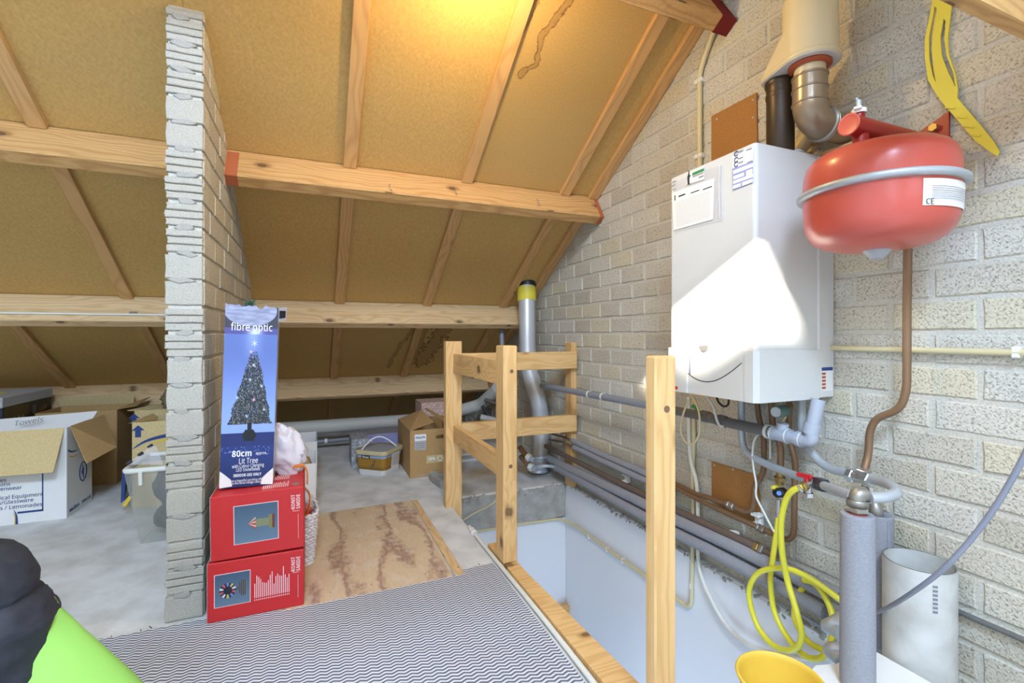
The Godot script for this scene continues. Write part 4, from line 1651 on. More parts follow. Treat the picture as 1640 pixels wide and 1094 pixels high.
func build_wall_pipes() -> void:
	# sloping waste pipe under the boiler
	var o := thing("waste_pipe", "grey plastic waste pipe sloping along the wall under the boiler, with couplings and tee", "pipe")
	var pl := [Vector3(1.64, 0.72, -3.317), Vector3(1.64, 0.736, -2.513), Vector3(1.64, 0.744, -2.073), Vector3(1.64, 0.746, -1.84)]
	var pr := [Vector3(1.64, 0.746, -1.84), Vector3(1.64, 0.747, -1.655), Vector3(1.64, 0.742, -1.551), Vector3(1.64, 0.741, -1.313)]
	var pe := [Vector3(1.64, 0.741, -1.313), Vector3(1.64, 0.738, -1.242), Vector3(1.64, 0.739, -1.169)]
	var st := begin()
	tube(st, PackedVector3Array(pl), 0.0215, 18)
	part(st, "pipe_run", M.drain_grey, o)
	st = begin()
	tube(st, PackedVector3Array(pr), 0.0215, 18)
	part(st, "pipe_run", M.drain_dark, o)
	st = begin()
	var top := Vector3(1.66, 0.888, -1.139)
	tube(st, smooth_path([pe[0], pe[1], pe[2] + Vector3(0, 0, 0.02), Vector3(1.64, 0.776, -1.153), top], 0.03), 0.0225, 18)
	part(st, "bend", M.drain_light, o)
	sleeve(o, "coupling", Vector3(1.64, 0.748, -1.67), Vector3(1.64, 0.747, -1.625), 0.026, M.drain_dark)
	sleeve(o, "coupling", Vector3(1.64, 0.744, -1.572), Vector3(1.64, 0.742, -1.531), 0.026, M.drain_dark)
	sleeve(o, "tee", Vector3(1.64, 0.741, -1.3), Vector3(1.64, 0.739, -1.227), 0.0275, M.drain_light)
	sleeve(o, "socket", Vector3(1.64, 0.738, -1.207), Vector3(1.64, 0.737, -1.178), 0.028, M.drain_light)
	sleeve(o, "socket", Vector3(1.64, 0.764, -1.155), Vector3(1.645, 0.803, -1.149), 0.028, M.drain_light)
	st = begin()
	tube(st, PackedVector3Array([Vector3(1.64, 0.74, -1.268), Vector3(1.64, 0.783, -1.263)]), 0.021, 14)
	part(st, "tee_branch", M.drain_light, o)
	for p in [[Vector3(1.64, 0.733, -2.636), Vector3(1.64, 0.734, -2.621)], [Vector3(1.64, 0.737, -2.479), Vector3(1.64, 0.737, -2.465)]]:
		sleeve(o, "ring", p[0], p[1], 0.0245, M.white_plastic)
	for p in [[Vector3(1.64, 0.741, -1.33), Vector3(1.64, 0.741, -1.321)], [Vector3(1.64, 0.741, -1.305), Vector3(1.64, 0.74, -1.3)], [Vector3(1.64, 0.739, -1.242), Vector3(1.64, 0.739, -1.237)], [Vector3(1.64, 0.737, -1.188), Vector3(1.64, 0.737, -1.183)]]:
		sleeve(o, "ring", p[0], p[1], 0.029, M.white_plastic)
	# two thin insulated pipes, bare beyond the front post
	o = thing("insulated_pipe_pair", "upper pair of thin insulated pipes on the wall, turning to bare copper further right", "pipes")
	st = begin()
	tube(st, PackedVector3Array([Vector3(1.745, 0.344, -3.027), Vector3(1.745, 0.334, -2.674), Vector3(1.745, 0.331, -2.206), Vector3(1.745, 0.327, -1.977)]), 0.0195, 14)
	part(st, "insulation", M.insulation, o)
	st = begin()
	tube(st, PackedVector3Array([Vector3(1.735, 0.306, -2.983), Vector3(1.735, 0.299, -2.659), Vector3(1.735, 0.293, -2.193), Vector3(1.735, 0.289, -1.965)]), 0.0195, 14)
	part(st, "insulation", M.insulation, o)
	st = begin()
	tube(st, smooth_path([Vector3(1.715, 0.341, -3.336), Vector3(1.718, 0.356, -3.138), Vector3(1.745, 0.344, -3.027)], 0.05), 0.008, 10)
	part(st, "copper_tail", M.old_copper, o)
	st = begin()
	tube(st, smooth_path([Vector3(1.708, 0.295, -3.322), Vector3(1.712, 0.318, -3.117), Vector3(1.735, 0.306, -2.983)], 0.05), 0.008, 10)
	part(st, "copper_tail", M.old_copper, o)
	for q in [Vector3(1.75, 0.341, -3.196), Vector3(1.75, 0.296, -3.206)]:
		st = begin()
		rbox(st, Transform3D(Basis(), q + Vector3(0.01, 0, 0)), Vector3(0.05, 0.03, 0.022), 0.004)
		part(st, "pipe_clip", M.white_plastic, o)
	st = begin()
	tube(st, smooth_path([Vector3(1.745, 0.341, -1.977), Vector3(1.745, 0.331, -1.826), Vector3(1.745, 0.345, -1.625), Vector3(1.745, 0.341, -1.52), Vector3(1.745, 0.37, -1.482), Vector3(1.745, 0.477, -1.475), Vector3(1.745, 0.505, -1.451), Vector3(1.745, 0.553, -1.43), Vector3(1.745, 0.689, -1.431), Vector3(1.745, 0.769, -1.457), Vector3(1.745, 0.853, -1.466)], 0.03), 0.0112, 12)
	part(st, "copper_pipe", M.copper, o)
	st = begin()
	tube(st, smooth_path([Vector3(1.735, 0.325, -1.965), Vector3(1.735, 0.309, -1.719), Vector3(1.735, 0.305, -1.461), Vector3(1.735, 0.304, -1.381), Vector3(1.735, 0.302, -1.314), Vector3(1.735, 0.338, -1.288), Vector3(1.735, 0.499, -1.286), Vector3(1.735, 0.627, -1.282), Vector3(1.735, 0.686, -1.303), Vector3(1.735, 0.734, -1.311), Vector3(1.735, 0.862, -1.309)], 0.03), 0.0112, 12)
	part(st, "copper_pipe", M.copper, o)
	hexnut(o, "compression_nut", Vector3(1.745, 0.344, -1.622), Vector3(1.745, 0.344, -1.609), 0.017, M.steel)
	hexnut(o, "compression_nut", Vector3(1.745, 0.343, -1.604), Vector3(1.745, 0.343, -1.583), 0.018, M.steel)
	hexnut(o, "compression_nut", Vector3(1.735, 0.304, -1.455), Vector3(1.735, 0.304, -1.442), 0.017, M.steel)
	hexnut(o, "compression_nut", Vector3(1.735, 0.303, -1.436), Vector3(1.735, 0.302, -1.418), 0.018, M.steel)
	# brown iron pipe
	o = thing("iron_gas_pipe", "dark brown metal pipe sloping between the insulated pipes, ending in a brass union", "pipe")
	st = begin()
	tube(st, PackedVector3Array([Vector3(1.712, 0.231, -3.463), Vector3(1.712, 0.227, -3.341), Vector3(1.712, 0.221, -2.623), Vector3(1.712, 0.221, -2.164), Vector3(1.712, 0.22, -1.921), Vector3(1.712, 0.225, -1.644), Vector3(1.712, 0.229, -1.435)]), 0.0175, 14)
	part(st, "pipe", M.old_copper, o)
	hexnut(o, "union_nut", Vector3(1.712, 0.229, -1.441), Vector3(1.712, 0.229, -1.423), 0.024, M.brass)
	hexnut(o, "union_nut", Vector3(1.712, 0.229, -1.417), Vector3(1.712, 0.228, -1.4), 0.026, M.steel)
	st = begin()
	rod(st, Vector3(1.712, 0.228, -1.4), Vector3(1.712, 0.228, -1.348), 0.013, 12)
	part(st, "tail", M.old_copper, o)
	# two thick insulated heating pipes
	o = thing("insulated_heating_pipe", "upper of two thick grey foam-covered pipes sloping along the wall above the stair plaster", "pipe", Vector3.ZERO, "thick insulated pipes")
	st = begin()
	tube(st, PackedVector3Array([Vector3(1.703, 0.146, -3.356), Vector3(1.703, 0.155, -2.945), Vector3(1.703, 0.167, -2.61), Vector3(1.703, 0.177, -2.153), Vector3(1.703, 0.177, -1.911), Vector3(1.703, 0.188, -1.6), Vector3(1.703, 0.192, -1.369), Vector3(1.703, 0.198, -1.086)]), 0.0285, 18)
	part(st, "insulation", M.insulation, o)
	st = begin()
	tube(st, smooth_path([Vector3(1.58, 0.118, -3.442), Vector3(1.58, 0.163, -3.315), Vector3(1.62, 0.173, -3.277), Vector3(1.7, 0.15, -3.339)], 0.06), 0.012, 12)
	part(st, "grey_tail", M.galvanised, o)
	o = thing("insulated_heating_pipe", "lower of two thick grey foam-covered pipes sloping along the wall, nearest the stair plaster", "pipe", Vector3.ZERO, "thick insulated pipes")
	st = begin()
	tube(st, PackedVector3Array([Vector3(1.694, 0.115, -3.192), Vector3(1.694, 0.116, -2.596), Vector3(1.694, 0.112, -2.142), Vector3(1.694, 0.115, -1.901), Vector3(1.694, 0.123, -1.679), Vector3(1.694, 0.124, -1.417), Vector3(1.694, 0.128, -1.27), Vector3(1.694, 0.123, -1.137)]), 0.027, 18)
	part(st, "insulation", M.insulation, o)
	st = begin()
	tube(st, smooth_path([Vector3(1.56, 0.071, -3.364), Vector3(1.56, 0.127, -3.219), Vector3(1.61, 0.138, -3.172), Vector3(1.694, 0.118, -3.182)], 0.06), 0.012, 12)
	part(st, "grey_tail", M.galvanised, o)
	run_pipe("grey_lime_pipe", "thin grimy grey pipe showing between the two thick insulated pipes", M.rough_concrete, PackedVector3Array([Vector3(1.75, 0.096, -2.682), Vector3(1.75, 0.108, -1.964), Vector3(1.75, 0.116, -1.644), Vector3(1.75, 0.122, -1.358), Vector3(1.75, 0.12, -1.156)]), 0.012)
	# white pipe clip on the wall by the hardboard and another lower down
	for q in [[Vector3(1.765, 0.326, -1.47), "white plastic pipe bracket at the lower corner of the hardboard square"], [Vector3(1.765, 0.202, -1.595), "white plastic pipe bracket half hidden behind the brown pipe"], [Vector3(1.765, 0.244, -2.397), "white plastic pipe bracket left of the front post, above the brown pipe"]]:
		st = begin()
		rbox(st, Transform3D(Basis(), q[0]), Vector3(0.03, 0.055, 0.03), 0.006)
		rbox(st, Transform3D(Basis(), q[0] + Vector3(-0.015, 0.02, 0)), Vector3(0.03, 0.012, 0.045), 0.004)
		rbox(st, Transform3D(Basis(), q[0] + Vector3(-0.015, -0.018, 0)), Vector3(0.03, 0.012, 0.04), 0.004)
		single(st, "pipe_bracket", M.white_plastic, q[1], "bracket")
	# hardboard squares
	var sh := thing("hardboard_square", "brown hardboard square on the wall below the boiler, crossed by copper pipe", "board")
	st = begin()
	prism(st, wall_poly([Vector3(1.782, 0.504, -1.752), Vector3(1.782, 0.506, -1.503), Vector3(1.782, 0.406, -1.481), Vector3(1.782, 0.302, -1.485), Vector3(1.782, 0.287, -1.603), Vector3(1.782, 0.31, -1.752)]), Transform3D(Basis(Vector3(0, 0, 1), Vector3(0, 1, 0), Vector3(-1, 0, 0)), Vector3(1.782, 0, 0)), 0.006, 0.001)
	part(st, "panel", M.hardboard, sh)
	st = begin()
	for q in [Vector3(1.782, 0.49, -1.735), Vector3(1.782, 0.498, -1.624)]:
		rbox(st, Transform3D(Basis(), q), Vector3(0.006, 0.009, 0.009), 0.003)
		part(st, "screw_head", M.galvanised, sh)
		st = begin()
	sh = thing("hardboard_square", "brown hardboard square on the wall above the boiler, left of the black flue pipe", "board")
	st = begin()
	prism(st, wall_poly([Vector3(1.782, 2.177, -1.75), Vector3(1.782, 2.174, -1.497), Vector3(1.782, 1.922, -1.492), Vector3(1.782, 1.879, -1.75)]), Transform3D(Basis(Vector3(0, 0, 1), Vector3(0, 1, 0), Vector3(-1, 0, 0)), Vector3(1.778, 0, 0)), 0.010, 0.001)
	part(st, "panel", M.hardboard, sh)
	for q in [Vector3(1.778, 2.148, -1.715), Vector3(1.778, 2.148, -1.513), Vector3(1.778, 2.071, -1.513)]:
		st = begin()
		rbox(st, Transform3D(Basis(), q), Vector3(0.006, 0.009, 0.009), 0.003)
		part(st, "screw_head", M.galvanised, sh)

func wall_poly(pts: Array) -> PackedVector2Array:
	var p := PackedVector2Array()
	for q in pts:
		p.append(Vector2(q.z, q.y))
	return p

func build_boiler_pipes() -> void:
	# flow and return in grey pipe, with their valves
	var o := thing("grey_return_pipe", "grey pipe from the boiler's left side, curving past the red-handled drain tap", "pipe")
	var st := begin()
	tube(st, smooth_path([Vector3(1.7, 0.85, -1.506), Vector3(1.7, 0.678, -1.505), Vector3(1.69, 0.625, -1.481), Vector3(1.69, 0.595, -1.382), Vector3(1.63, 0.601, -1.176), Vector3(1.53, 0.628, -1.027), Vector3(1.42, 0.658, -0.875)], 0.09, 10), 0.0145, 16)
	part(st, "pipe", M.galvanised, o)
	hexnut(o, "coupling", Vector3(1.575, 0.616, -1.087), Vector3(1.535, 0.627, -1.031), 0.022, M.dark_plastic)
	# red-handled drain tap
	st = begin()
	rod(st, Vector3(1.57, 0.62, -1.088), Vector3(1.53, 0.607, -1.097), 0.013, 12)
	part(st, "tap_body", M.chrome, o)
	hexnut(o, "tap_nut", Vector3(1.535, 0.609, -1.096), Vector3(1.52, 0.604, -1.099), 0.017, M.brass)
	st = begin()
	rod(st, Vector3(1.54, 0.611, -1.093), Vector3(1.54, 0.584, -1.093), 0.012, 12)
	part(st, "tap_cap_stem", M.chrome, o)
	hexnut(o, "tap_cap", Vector3(1.54, 0.586, -1.093), Vector3(1.54, 0.569, -1.093), 0.017, M.chrome)
	st = begin()
	beam(st, Vector3(1.55, 0.634, -1.141), Vector3(1.55, 0.638, -1.085), 0.012, 0.014, Vector3.UP, 0.003)
	part(st, "red_handle", M.valve_red, o)
	st = begin()
	rod(st, Vector3(1.55, 0.634, -1.105), Vector3(1.55, 0.617, -1.105), 0.008, 10)
	part(st, "handle_stem", M.valve_red, o)

	o = thing("grey_flow_pipe", "grey pipe from the boiler's right side, sweeping down to a chrome tee", "pipe")
	st = begin()
	tube(st, smooth_path([Vector3(1.7, 0.883, -1.233), Vector3(1.7, 0.745, -1.23), Vector3(1.69, 0.69, -1.195), Vector3(1.68, 0.646, -1.128), Vector3(1.66, 0.65, -1.024), Vector3(1.62, 0.664, -0.925), Vector3(1.54, 0.684, -0.839), Vector3(1.47, 0.686, -0.791), Vector3(1.43, 0.679, -0.794), Vector3(1.395, 0.677, -0.814)], 0.05, 8), 0.0145, 16)
	part(st, "pipe", M.galvanised, o)
	hexnut(o, "union_nut", Vector3(1.66, 0.649, -1.032), Vector3(1.655, 0.65, -1.011), 0.024, M.chrome)
	st = begin()
	rod(st, Vector3(1.655, 0.651, -1.013), Vector3(1.64, 0.655, -0.964), 0.019, 14)
	part(st, "tee_body", M.chrome, o)
	hexnut(o, "union_nut", Vector3(1.64, 0.656, -0.972), Vector3(1.63, 0.658, -0.945), 0.025, M.chrome)
	hexnut(o, "union_nut", Vector3(1.65, 0.662, -0.986), Vector3(1.65, 0.681, -0.983), 0.022, M.chrome)

	# insulated risers
	o = thing("insulated_riser", "front grey foam-covered riser pipe with a metal elbow on top, right of the yellow hose", "pipe", Vector3.ZERO, "insulated risers")
	var c := Vector3(1.38, 0.628, -0.838)
	st = begin()
	lathe(st, Transform3D(Basis(), Vector3(c.x, 0.151, c.z)), [Vector2(0.0, 0.0), Vector2(0.036, 0.0), Vector2(0.0415, 0.010), Vector2(0.0412, 0.2), Vector2(0.040, c.y - 0.157), Vector2(0.038, c.y - 0.151), Vector2(0.022, c.y - 0.151), Vector2(0.022, c.y - 0.161), Vector2(0.0, c.y - 0.161)], 28)
	part(st, "foam_sleeve", M.insulation, o)
	st = begin()
	rod(st, Vector3(c.x, c.y - 0.02, c.z), Vector3(c.x, c.y + 0.012, c.z), 0.020, 16)
	part(st, "copper_end", M.copper, o)
	st = begin()
	rod(st, Vector3(c.x, c.y - 0.004, c.z), Vector3(c.x, c.y + 0.001, c.z), 0.0225, 16)
	part(st, "red_seal", M.ink_red, o)
	hexnut(o, "elbow_nut", Vector3(c.x, c.y + 0.007, c.z), Vector3(c.x, c.y + 0.019, c.z), 0.028, M.steel)
	st = begin()
	lathe(st, Transform3D(Basis(), Vector3(c.x, c.y + 0.02, c.z)), [Vector2(0.0, 0.0), Vector2(0.026, 0.0), Vector2(0.026, 0.014), Vector2(0.023, 0.018)], 20)
	part(st, "elbow_socket", M.steel, o)
	st = begin()
	tube(st, smooth_path([Vector3(c.x, c.y + 0.026, c.z), Vector3(c.x, c.y + 0.053, c.z), Vector3(c.x + 0.030, c.y + 0.053, c.z + 0.012)], 0.026, 8), 0.0205, 18)
	part(st, "elbow", M.steel, o)
	hexnut(o, "elbow_nut", Vector3(c.x + 0.02, c.y + 0.053, c.z + 0.008), Vector3(c.x + 0.033, c.y + 0.053, c.z + 0.013), 0.025, M.chrome)

	o = thing("insulated_riser", "rear grey foam-covered riser pipe close to the wall, half hidden by the front one", "pipe", Vector3.ZERO, "insulated risers")
	c = Vector3(1.715, 0.53, -0.981)
	st = begin()
	lathe(st, Transform3D(Basis(), Vector3(c.x, 0.09, c.z)), [Vector2(0.0, 0.0), Vector2(0.03, 0.0), Vector2(0.043, 0.02), Vector2(0.044, 0.2), Vector2(0.0445, c.y - 0.095), Vector2(0.042, c.y - 0.09), Vector2(0.030, c.y - 0.092), Vector2(0.0, c.y - 0.11)], 26)
	part(st, "foam_sleeve", M.insulation, o)
	st = begin()
	tube(st, smooth_path([Vector3(c.x, c.y - 0.02, c.z), Vector3(c.x - 0.005, c.y + 0.02, c.z), Vector3(c.x + 0.02, c.y + 0.045, c.z - 0.03)], 0.02), 0.02, 14)
	part(st, "bend", M.steel, o)
	st = begin()
	beam(st, Vector3(c.x - 0.012, 0.10, c.z + 0.043), Vector3(c.x - 0.012, c.y - 0.01, c.z + 0.043), 0.006, 0.012, Vector3(1, 0, 0), 0.002)
	part(st, "split_seam", M.insulation, o)
	# two taped elbows left of the front riser
	var k := 0
	for q in [[Vector3(1.5, 0.193, -1.007), Vector3(1.5, 0.199, -0.966), Vector3(1.54, 0.223, -0.982)], [Vector3(1.47, 0.141, -0.979), Vector3(1.46, 0.141, -0.935), Vector3(1.5, 0.155, -0.949)]]:
		st = begin()
		tube(st, smooth_path([q[2], q[0] + Vector3(0, 0.02, 0.02), q[0], q[1]], 0.02), 0.019, 14)
		single(st, "pipe_elbow", M.galvanised, ["grey lagged pipe elbow left of the front riser, upper one by the yellow hose", "grey lagged pipe elbow left of the front riser, lower one above the white board"][k], "pipe", "lagged elbows")
		k += 1

	# middle copper drop with a black valve, and the green gauge
	o = thing("filling_valve_pipe", "copper pipe from the boiler with a black and yellow filling valve, behind the yellow hose", "pipe")
	st = begin()
	tube(st, smooth_path([Vector3(1.71, 0.856, -1.369), Vector3(1.71, 0.736, -1.361), Vector3(1.71, 0.697, -1.333), Vector3(1.71, 0.659, -1.325), Vector3(1.71, 0.583, -1.329)], 0.04), 0.0125, 12)
	part(st, "pipe", M.copper, o)
	st = begin()
	rod(st, Vector3(1.71, 0.588, -1.33), Vector3(1.71, 0.524, -1.33), 0.014, 12)
	part(st, "valve_body", M.brass, o)
	hexnut(o, "valve_nut", Vector3(1.71, 0.553, -1.33), Vector3(1.71, 0.536, -1.33), 0.022, M.brass)
	st = begin()
	rbox(st, Transform3D(Basis(Vector3.RIGHT, -0.35), Vector3(1.69, 0.499, -1.314)), Vector3(0.045, 0.036, 0.05), 0.012)
	part(st, "black_knob", M.black, o)
	st = begin()
	rbox(st, Transform3D(Basis(Vector3.RIGHT, -0.35), Vector3(1.69, 0.515, -1.332)), Vector3(0.042, 0.016, 0.02), 0.005)
	part(st, "yellow_tab", M.tape_yellow, o)
	st = begin()
	rod(st, Vector3(1.668, 0.503, -1.301), Vector3(1.66, 0.506, -1.295), 0.0085, 14)
	part(st, "blue_button", M.valve_blue, o)
	st = begin()
	rod(st, Vector3(1.71, 0.462, -1.336), Vector3(1.71, 0.398, -1.336), 0.010, 12)
	part(st, "hose_tail", M.chrome, o)
	st = begin()
	rod(st, Vector3(1.71, 0.398, -1.336), Vector3(1.71, 0.221, -1.336), 0.010, 12)
	part(st, "lower_pipe", M.old_copper, o)
	hexnut(o, "end_cap", Vector3(1.71, 0.233, -1.336), Vector3(1.71, 0.211, -1.336), 0.016, M.brass)

	o = thing("pressure_gauge", "small green-grey pressure gauge hanging under the boiler between the copper pipes", "gauge")
	st = begin()
	rod(st, Vector3(1.6, 0.829, -1.26), Vector3(1.66, 0.829, -1.268), 0.022, 22)
	part(st, "housing", M.gauge_green, o)
	st = begin()
	rod(st, Vector3(1.597, 0.829, -1.259), Vector3(1.6, 0.829, -1.26), 0.018, 22)
	part(st, "dial", M.galvanised, o)
	st = begin()
	tube(st, PackedVector3Array([Vector3(1.66, 0.829, -1.268), Vector3(1.7, 0.839, -1.277)]), 0.009, 10)
	part(st, "stem", M.brass, o)
	st = begin()
	tube(st, smooth_path([Vector3(1.66, 0.826, -1.257), Vector3(1.66, 0.795, -1.273), Vector3(1.66, 0.772, -1.294)], 0.01), 0.005, 8)
	part(st, "capillary", M.cream_plastic, o)
	hexnut(o, "nut", Vector3(1.7, 0.849, -1.278), Vector3(1.7, 0.829, -1.278), 0.012, M.brass)

	# yellow hose hung in loops from the drain tap
	o = thing("yellow_hose", "yellow rubber hose hanging in loose loops from the drain tap", "hose")
	var p := spline([Vector3(1.525, 0.605, -1.1), Vector3(1.515, 0.59, -1.124), Vector3(1.52, 0.545, -1.158), Vector3(1.53, 0.457, -1.185), Vector3(1.55, 0.349, -1.198), Vector3(1.575, 0.243, -1.198), Vector3(1.57, 0.18, -1.17), Vector3(1.56, 0.127, -1.141), Vector3(1.56, 0.077, -1.13), Vector3(1.56, 0.028, -1.146), Vector3(1.565, -0.016, -1.195), Vector3(1.575, -0.033, -1.264), Vector3(1.585, -0.007, -1.329), Vector3(1.59, 0.061, -1.367), Vector3(1.595, 0.12, -1.372), Vector3(1.6, 0.185, -1.341), Vector3(1.605, 0.229, -1.285), Vector3(1.61, 0.258, -1.219), Vector3(1.625, 0.255, -1.151), Vector3(1.645, 0.234, -1.104), Vector3(1.665, 0.208, -1.062)], 0.02)
	st = begin()
	tube(st, p, 0.0105, 12)
	part(st, "hose", M.hose_yellow, o)
	st = begin()
	p = spline([Vector3(1.71, 0.398, -1.336), Vector3(1.69, 0.344, -1.328), Vector3(1.66, 0.228, -1.324), Vector3(1.65, 0.156, -1.324), Vector3(1.64, 0.06, -1.302), Vector3(1.63, 0.006, -1.255), Vector3(1.62, -0.021, -1.195), Vector3(1.61, -0.019, -1.138), Vector3(1.615, 0.012, -1.093), Vector3(1.63, 0.065, -1.077), Vector3(1.65, 0.122, -1.082), Vector3(1.665, 0.162, -1.1), Vector3(1.67, 0.201, -1.13), Vector3(1.67, 0.221, -1.162), Vector3(1.67, 0.213, -1.202)], 0.02)
	tube(st, p, 0.0105, 12)
	part(st, "hose", M.hose_yellow, o)
	st = begin()
	p = spline([Vector3(1.7, 0.172, -1.221), Vector3(1.69, 0.129, -1.241), Vector3(1.67, 0.064, -1.239), Vector3(1.65, 0.031, -1.202), Vector3(1.64, 0.014, -1.155), Vector3(1.64, 0.02, -1.101)], 0.02)
	tube(st, p, 0.0105, 12)
	part(st, "hose", M.hose_yellow, o)
	hexnut(o, "hose_clip", Vector3(1.518, 0.599, -1.108), Vector3(1.522, 0.604, -1.102), 0.015, M.chrome)
	st = begin()
	rod(st, Vector3(1.71, 0.403, -1.336), Vector3(1.71, 0.388, -1.336), 0.014, 12)
	part(st, "hose_clip", M.chrome, o)

func build_cables() -> void:
	var st := begin()
	# upper wall conduit
	var o := thing("wall_conduit", "cream conduit on the upper wall left of the boiler, bending towards the roof", "conduit")
	tube(st, smooth_path([Vector3(1.772, 1.851, -1.816), Vector3(1.772, 2.41, -1.819), Vector3(1.772, 2.481, -1.788), Vector3(1.772, 2.569, -1.729)], 0.08), 0.0125, 12)
	part(st, "tube", M.cream_conduit, o)
	for q in [Vector3(1.775, 2.382, -1.822), Vector3(1.775, 2.008, -1.822)]:
		st = begin()
		rbox(st, Transform3D(Basis(), q), Vector3(0.03, 0.022, 0.05), 0.004)
		part(st, "clip", M.white_plastic, o)
	# conduit right of the boiler
	o = thing("wall_conduit", "cream horizontal conduit on the wall right of the boiler, behind the copper feed", "conduit")
	st = begin()
	tube(st, PackedVector3Array([Vector3(1.772, 1.07, -1.171), Vector3(1.772, 1.07, -0.65), Vector3(1.772, 1.069, -0.517)]), 0.0095, 12)
	part(st, "tube", M.cream_conduit, o)
	st = begin()
	rbox(st, Transform3D(Basis(), Vector3(1.776, 1.071, -0.665)), Vector3(0.026, 0.032, 0.018), 0.003)
	part(st, "clip", M.white_plastic, o)
	# conduit round the stairwell plaster, then up behind the pipes
	o = thing("stairwell_conduit", "cream conduit running round the white stairwell plaster and up behind the pipes", "conduit")
	st = begin()
	tube(st, smooth_path([Vector3(0.965, -0.25, -3.143), Vector3(1.218, -0.251, -3.143), Vector3(1.363, -0.251, -3.143), Vector3(1.71, -0.26, -3.143), Vector3(1.748, -0.262, -2.987), Vector3(1.748, -0.262, -2.21), Vector3(1.748, -0.261, -1.952), Vector3(1.748, -0.259, -1.85), Vector3(1.748, -0.017, -1.842)], 0.06, 8), 0.0105, 12)
	part(st, "tube", M.cream_conduit, o)
	st = begin()
	tube(st, PackedVector3Array([Vector3(1.748, -0.033, -1.842), Vector3(1.765, 0.099, -1.858), Vector3(1.772, 0.285, -1.863), Vector3(1.772, 0.426, -1.865), Vector3(1.772, 0.602, -1.858), Vector3(1.772, 0.79, -1.861)]), 0.0105, 12)
	part(st, "tube", M.cream_conduit, o)
	for q in [Vector3(1.424, -0.255, -3.146), Vector3(1.75, -0.268, -2.805), Vector3(1.75, -0.267, -2.587), Vector3(1.75, -0.266, -2.42), Vector3(1.75, -0.139, -1.848)]:
		st = begin()
		rbox(st, Transform3D(Basis(), q), Vector3(0.026, 0.03, 0.014), 0.003)
		part(st, "clip", M.white_plastic, o)
	# white cables
	st = begin()
	tube(st, spline([Vector3(1.755, 0.802, -1.875), Vector3(1.755, 0.6, -1.873), Vector3(1.755, 0.477, -1.858), Vector3(1.755, 0.407, -1.828), Vector3(1.755, 0.333, -1.816), Vector3(1.755, 0.179, -1.813), Vector3(1.755, 0.056, -1.813), Vector3(1.74, -0.043, -1.78), Vector3(1.735, -0.129, -1.712), Vector3(1.735, -0.203, -1.623), Vector3(1.735, -0.222, -1.511), Vector3(1.735, -0.189, -1.389), Vector3(1.735, -0.117, -1.242), Vector3(1.735, -0.053, -1.147)]), 0.0098, 10)
	single(st, "thick_white_cable", M.cable_white, "thick white cable dropping behind the pipes and curving across the stair plaster to the right", "cable")
	st = begin()
	tube(st, spline([Vector3(1.6, 0.841, -1.694), Vector3(1.6, 0.784, -1.651), Vector3(1.6, 0.715, -1.64), Vector3(1.6, 0.657, -1.651), Vector3(1.6, 0.614, -1.694), Vector3(1.6, 0.623, -1.737), Vector3(1.6, 0.671, -1.762), Vector3(1.6, 0.744, -1.745), Vector3(1.6, 0.819, -1.709)]), 0.0048, 8)
	single(st, "cable_loop", M.cream_conduit, "loose loop of thin cream cable hung round the grey waste pipe", "cable")
	st = begin()
	tube(st, spline([Vector3(1.6, 0.849, -1.603), Vector3(1.6, 0.81, -1.564), Vector3(1.6, 0.759, -1.547), Vector3(1.6, 0.732, -1.53), Vector3(1.6, 0.73, -1.51)]), 0.0052, 8)
	single(st, "short_white_cable", M.cable_white, "short white cable from the boiler's underside to the waste pipe", "cable")
	st = begin()
	tube(st, spline([Vector3(1.66, 0.846, -1.605), Vector3(1.66, 0.819, -1.591), Vector3(1.66, 0.804, -1.563), Vector3(1.66, 0.815, -1.539), Vector3(1.66, 0.843, -1.536)]), 0.0045, 8)
	single(st, "black_cable_loop", M.black, "small black cable loop hanging below the boiler", "cable")
	st = begin()
	tube(st, spline([Vector3(1.7, 0.724, -1.404), Vector3(1.68, 0.683, -1.423), Vector3(1.68, 0.616, -1.432), Vector3(1.68, 0.561, -1.426), Vector3(1.68, 0.505, -1.414), Vector3(1.68, 0.454, -1.414), Vector3(1.68, 0.406, -1.382), Vector3(1.68, 0.366, -1.353), Vector3(1.68, 0.339, -1.331)]), 0.0045, 8)
	single(st, "thin_white_cable", M.cable_white, "thin white cable winding past the hardboard square to the lower copper pipe", "cable")
	st = begin()
	tube(st, PackedVector3Array([Vector3(1.72, 0.726, -1.383), Vector3(1.72, 0.612, -1.38)]), 0.0045, 8)
	single(st, "white_sensor_lead", M.cable_white, "straight white lead under the waste pipe tee", "cable")
	st = begin()
	rbox(st, Transform3D(Basis(Vector3.RIGHT, 0.3), Vector3(1.61, 0.787, -1.685)), Vector3(0.012, 0.016, 0.03), 0.003)
	single(st, "green_cable_tag", M.ink_green, "small green tag tied to the cream cables by the boiler", "tag")
	# grey cable sagging across the right foreground
	st = begin()
	tube(st, spline([Vector3(1.45338, 1.03532, -0.47608), Vector3(1.46343, 0.84765, -0.53691), Vector3(1.46527, 0.73467, -0.5795), Vector3(1.46324, 0.63672, -0.62371), Vector3(1.45524, 0.53102, -0.68125), Vector3(1.48766, 0.42252, -0.76524), Vector3(1.58147, 0.30142, -0.87776), Vector3(1.69258, 0.1801, -1.00472), Vector3(1.7, 0.071, -1.112), Vector3(1.7, 0.062, -1.229), Vector3(1.69, 0.097, -1.28), Vector3(1.69, 0.154, -1.339)]), 0.0062, 10)
	single(st, "grey_cable", M.cable_grey, "blue-grey cable sagging from the right edge behind the front riser", "cable")
	# cream lead lying across the landing beam
	st = begin()
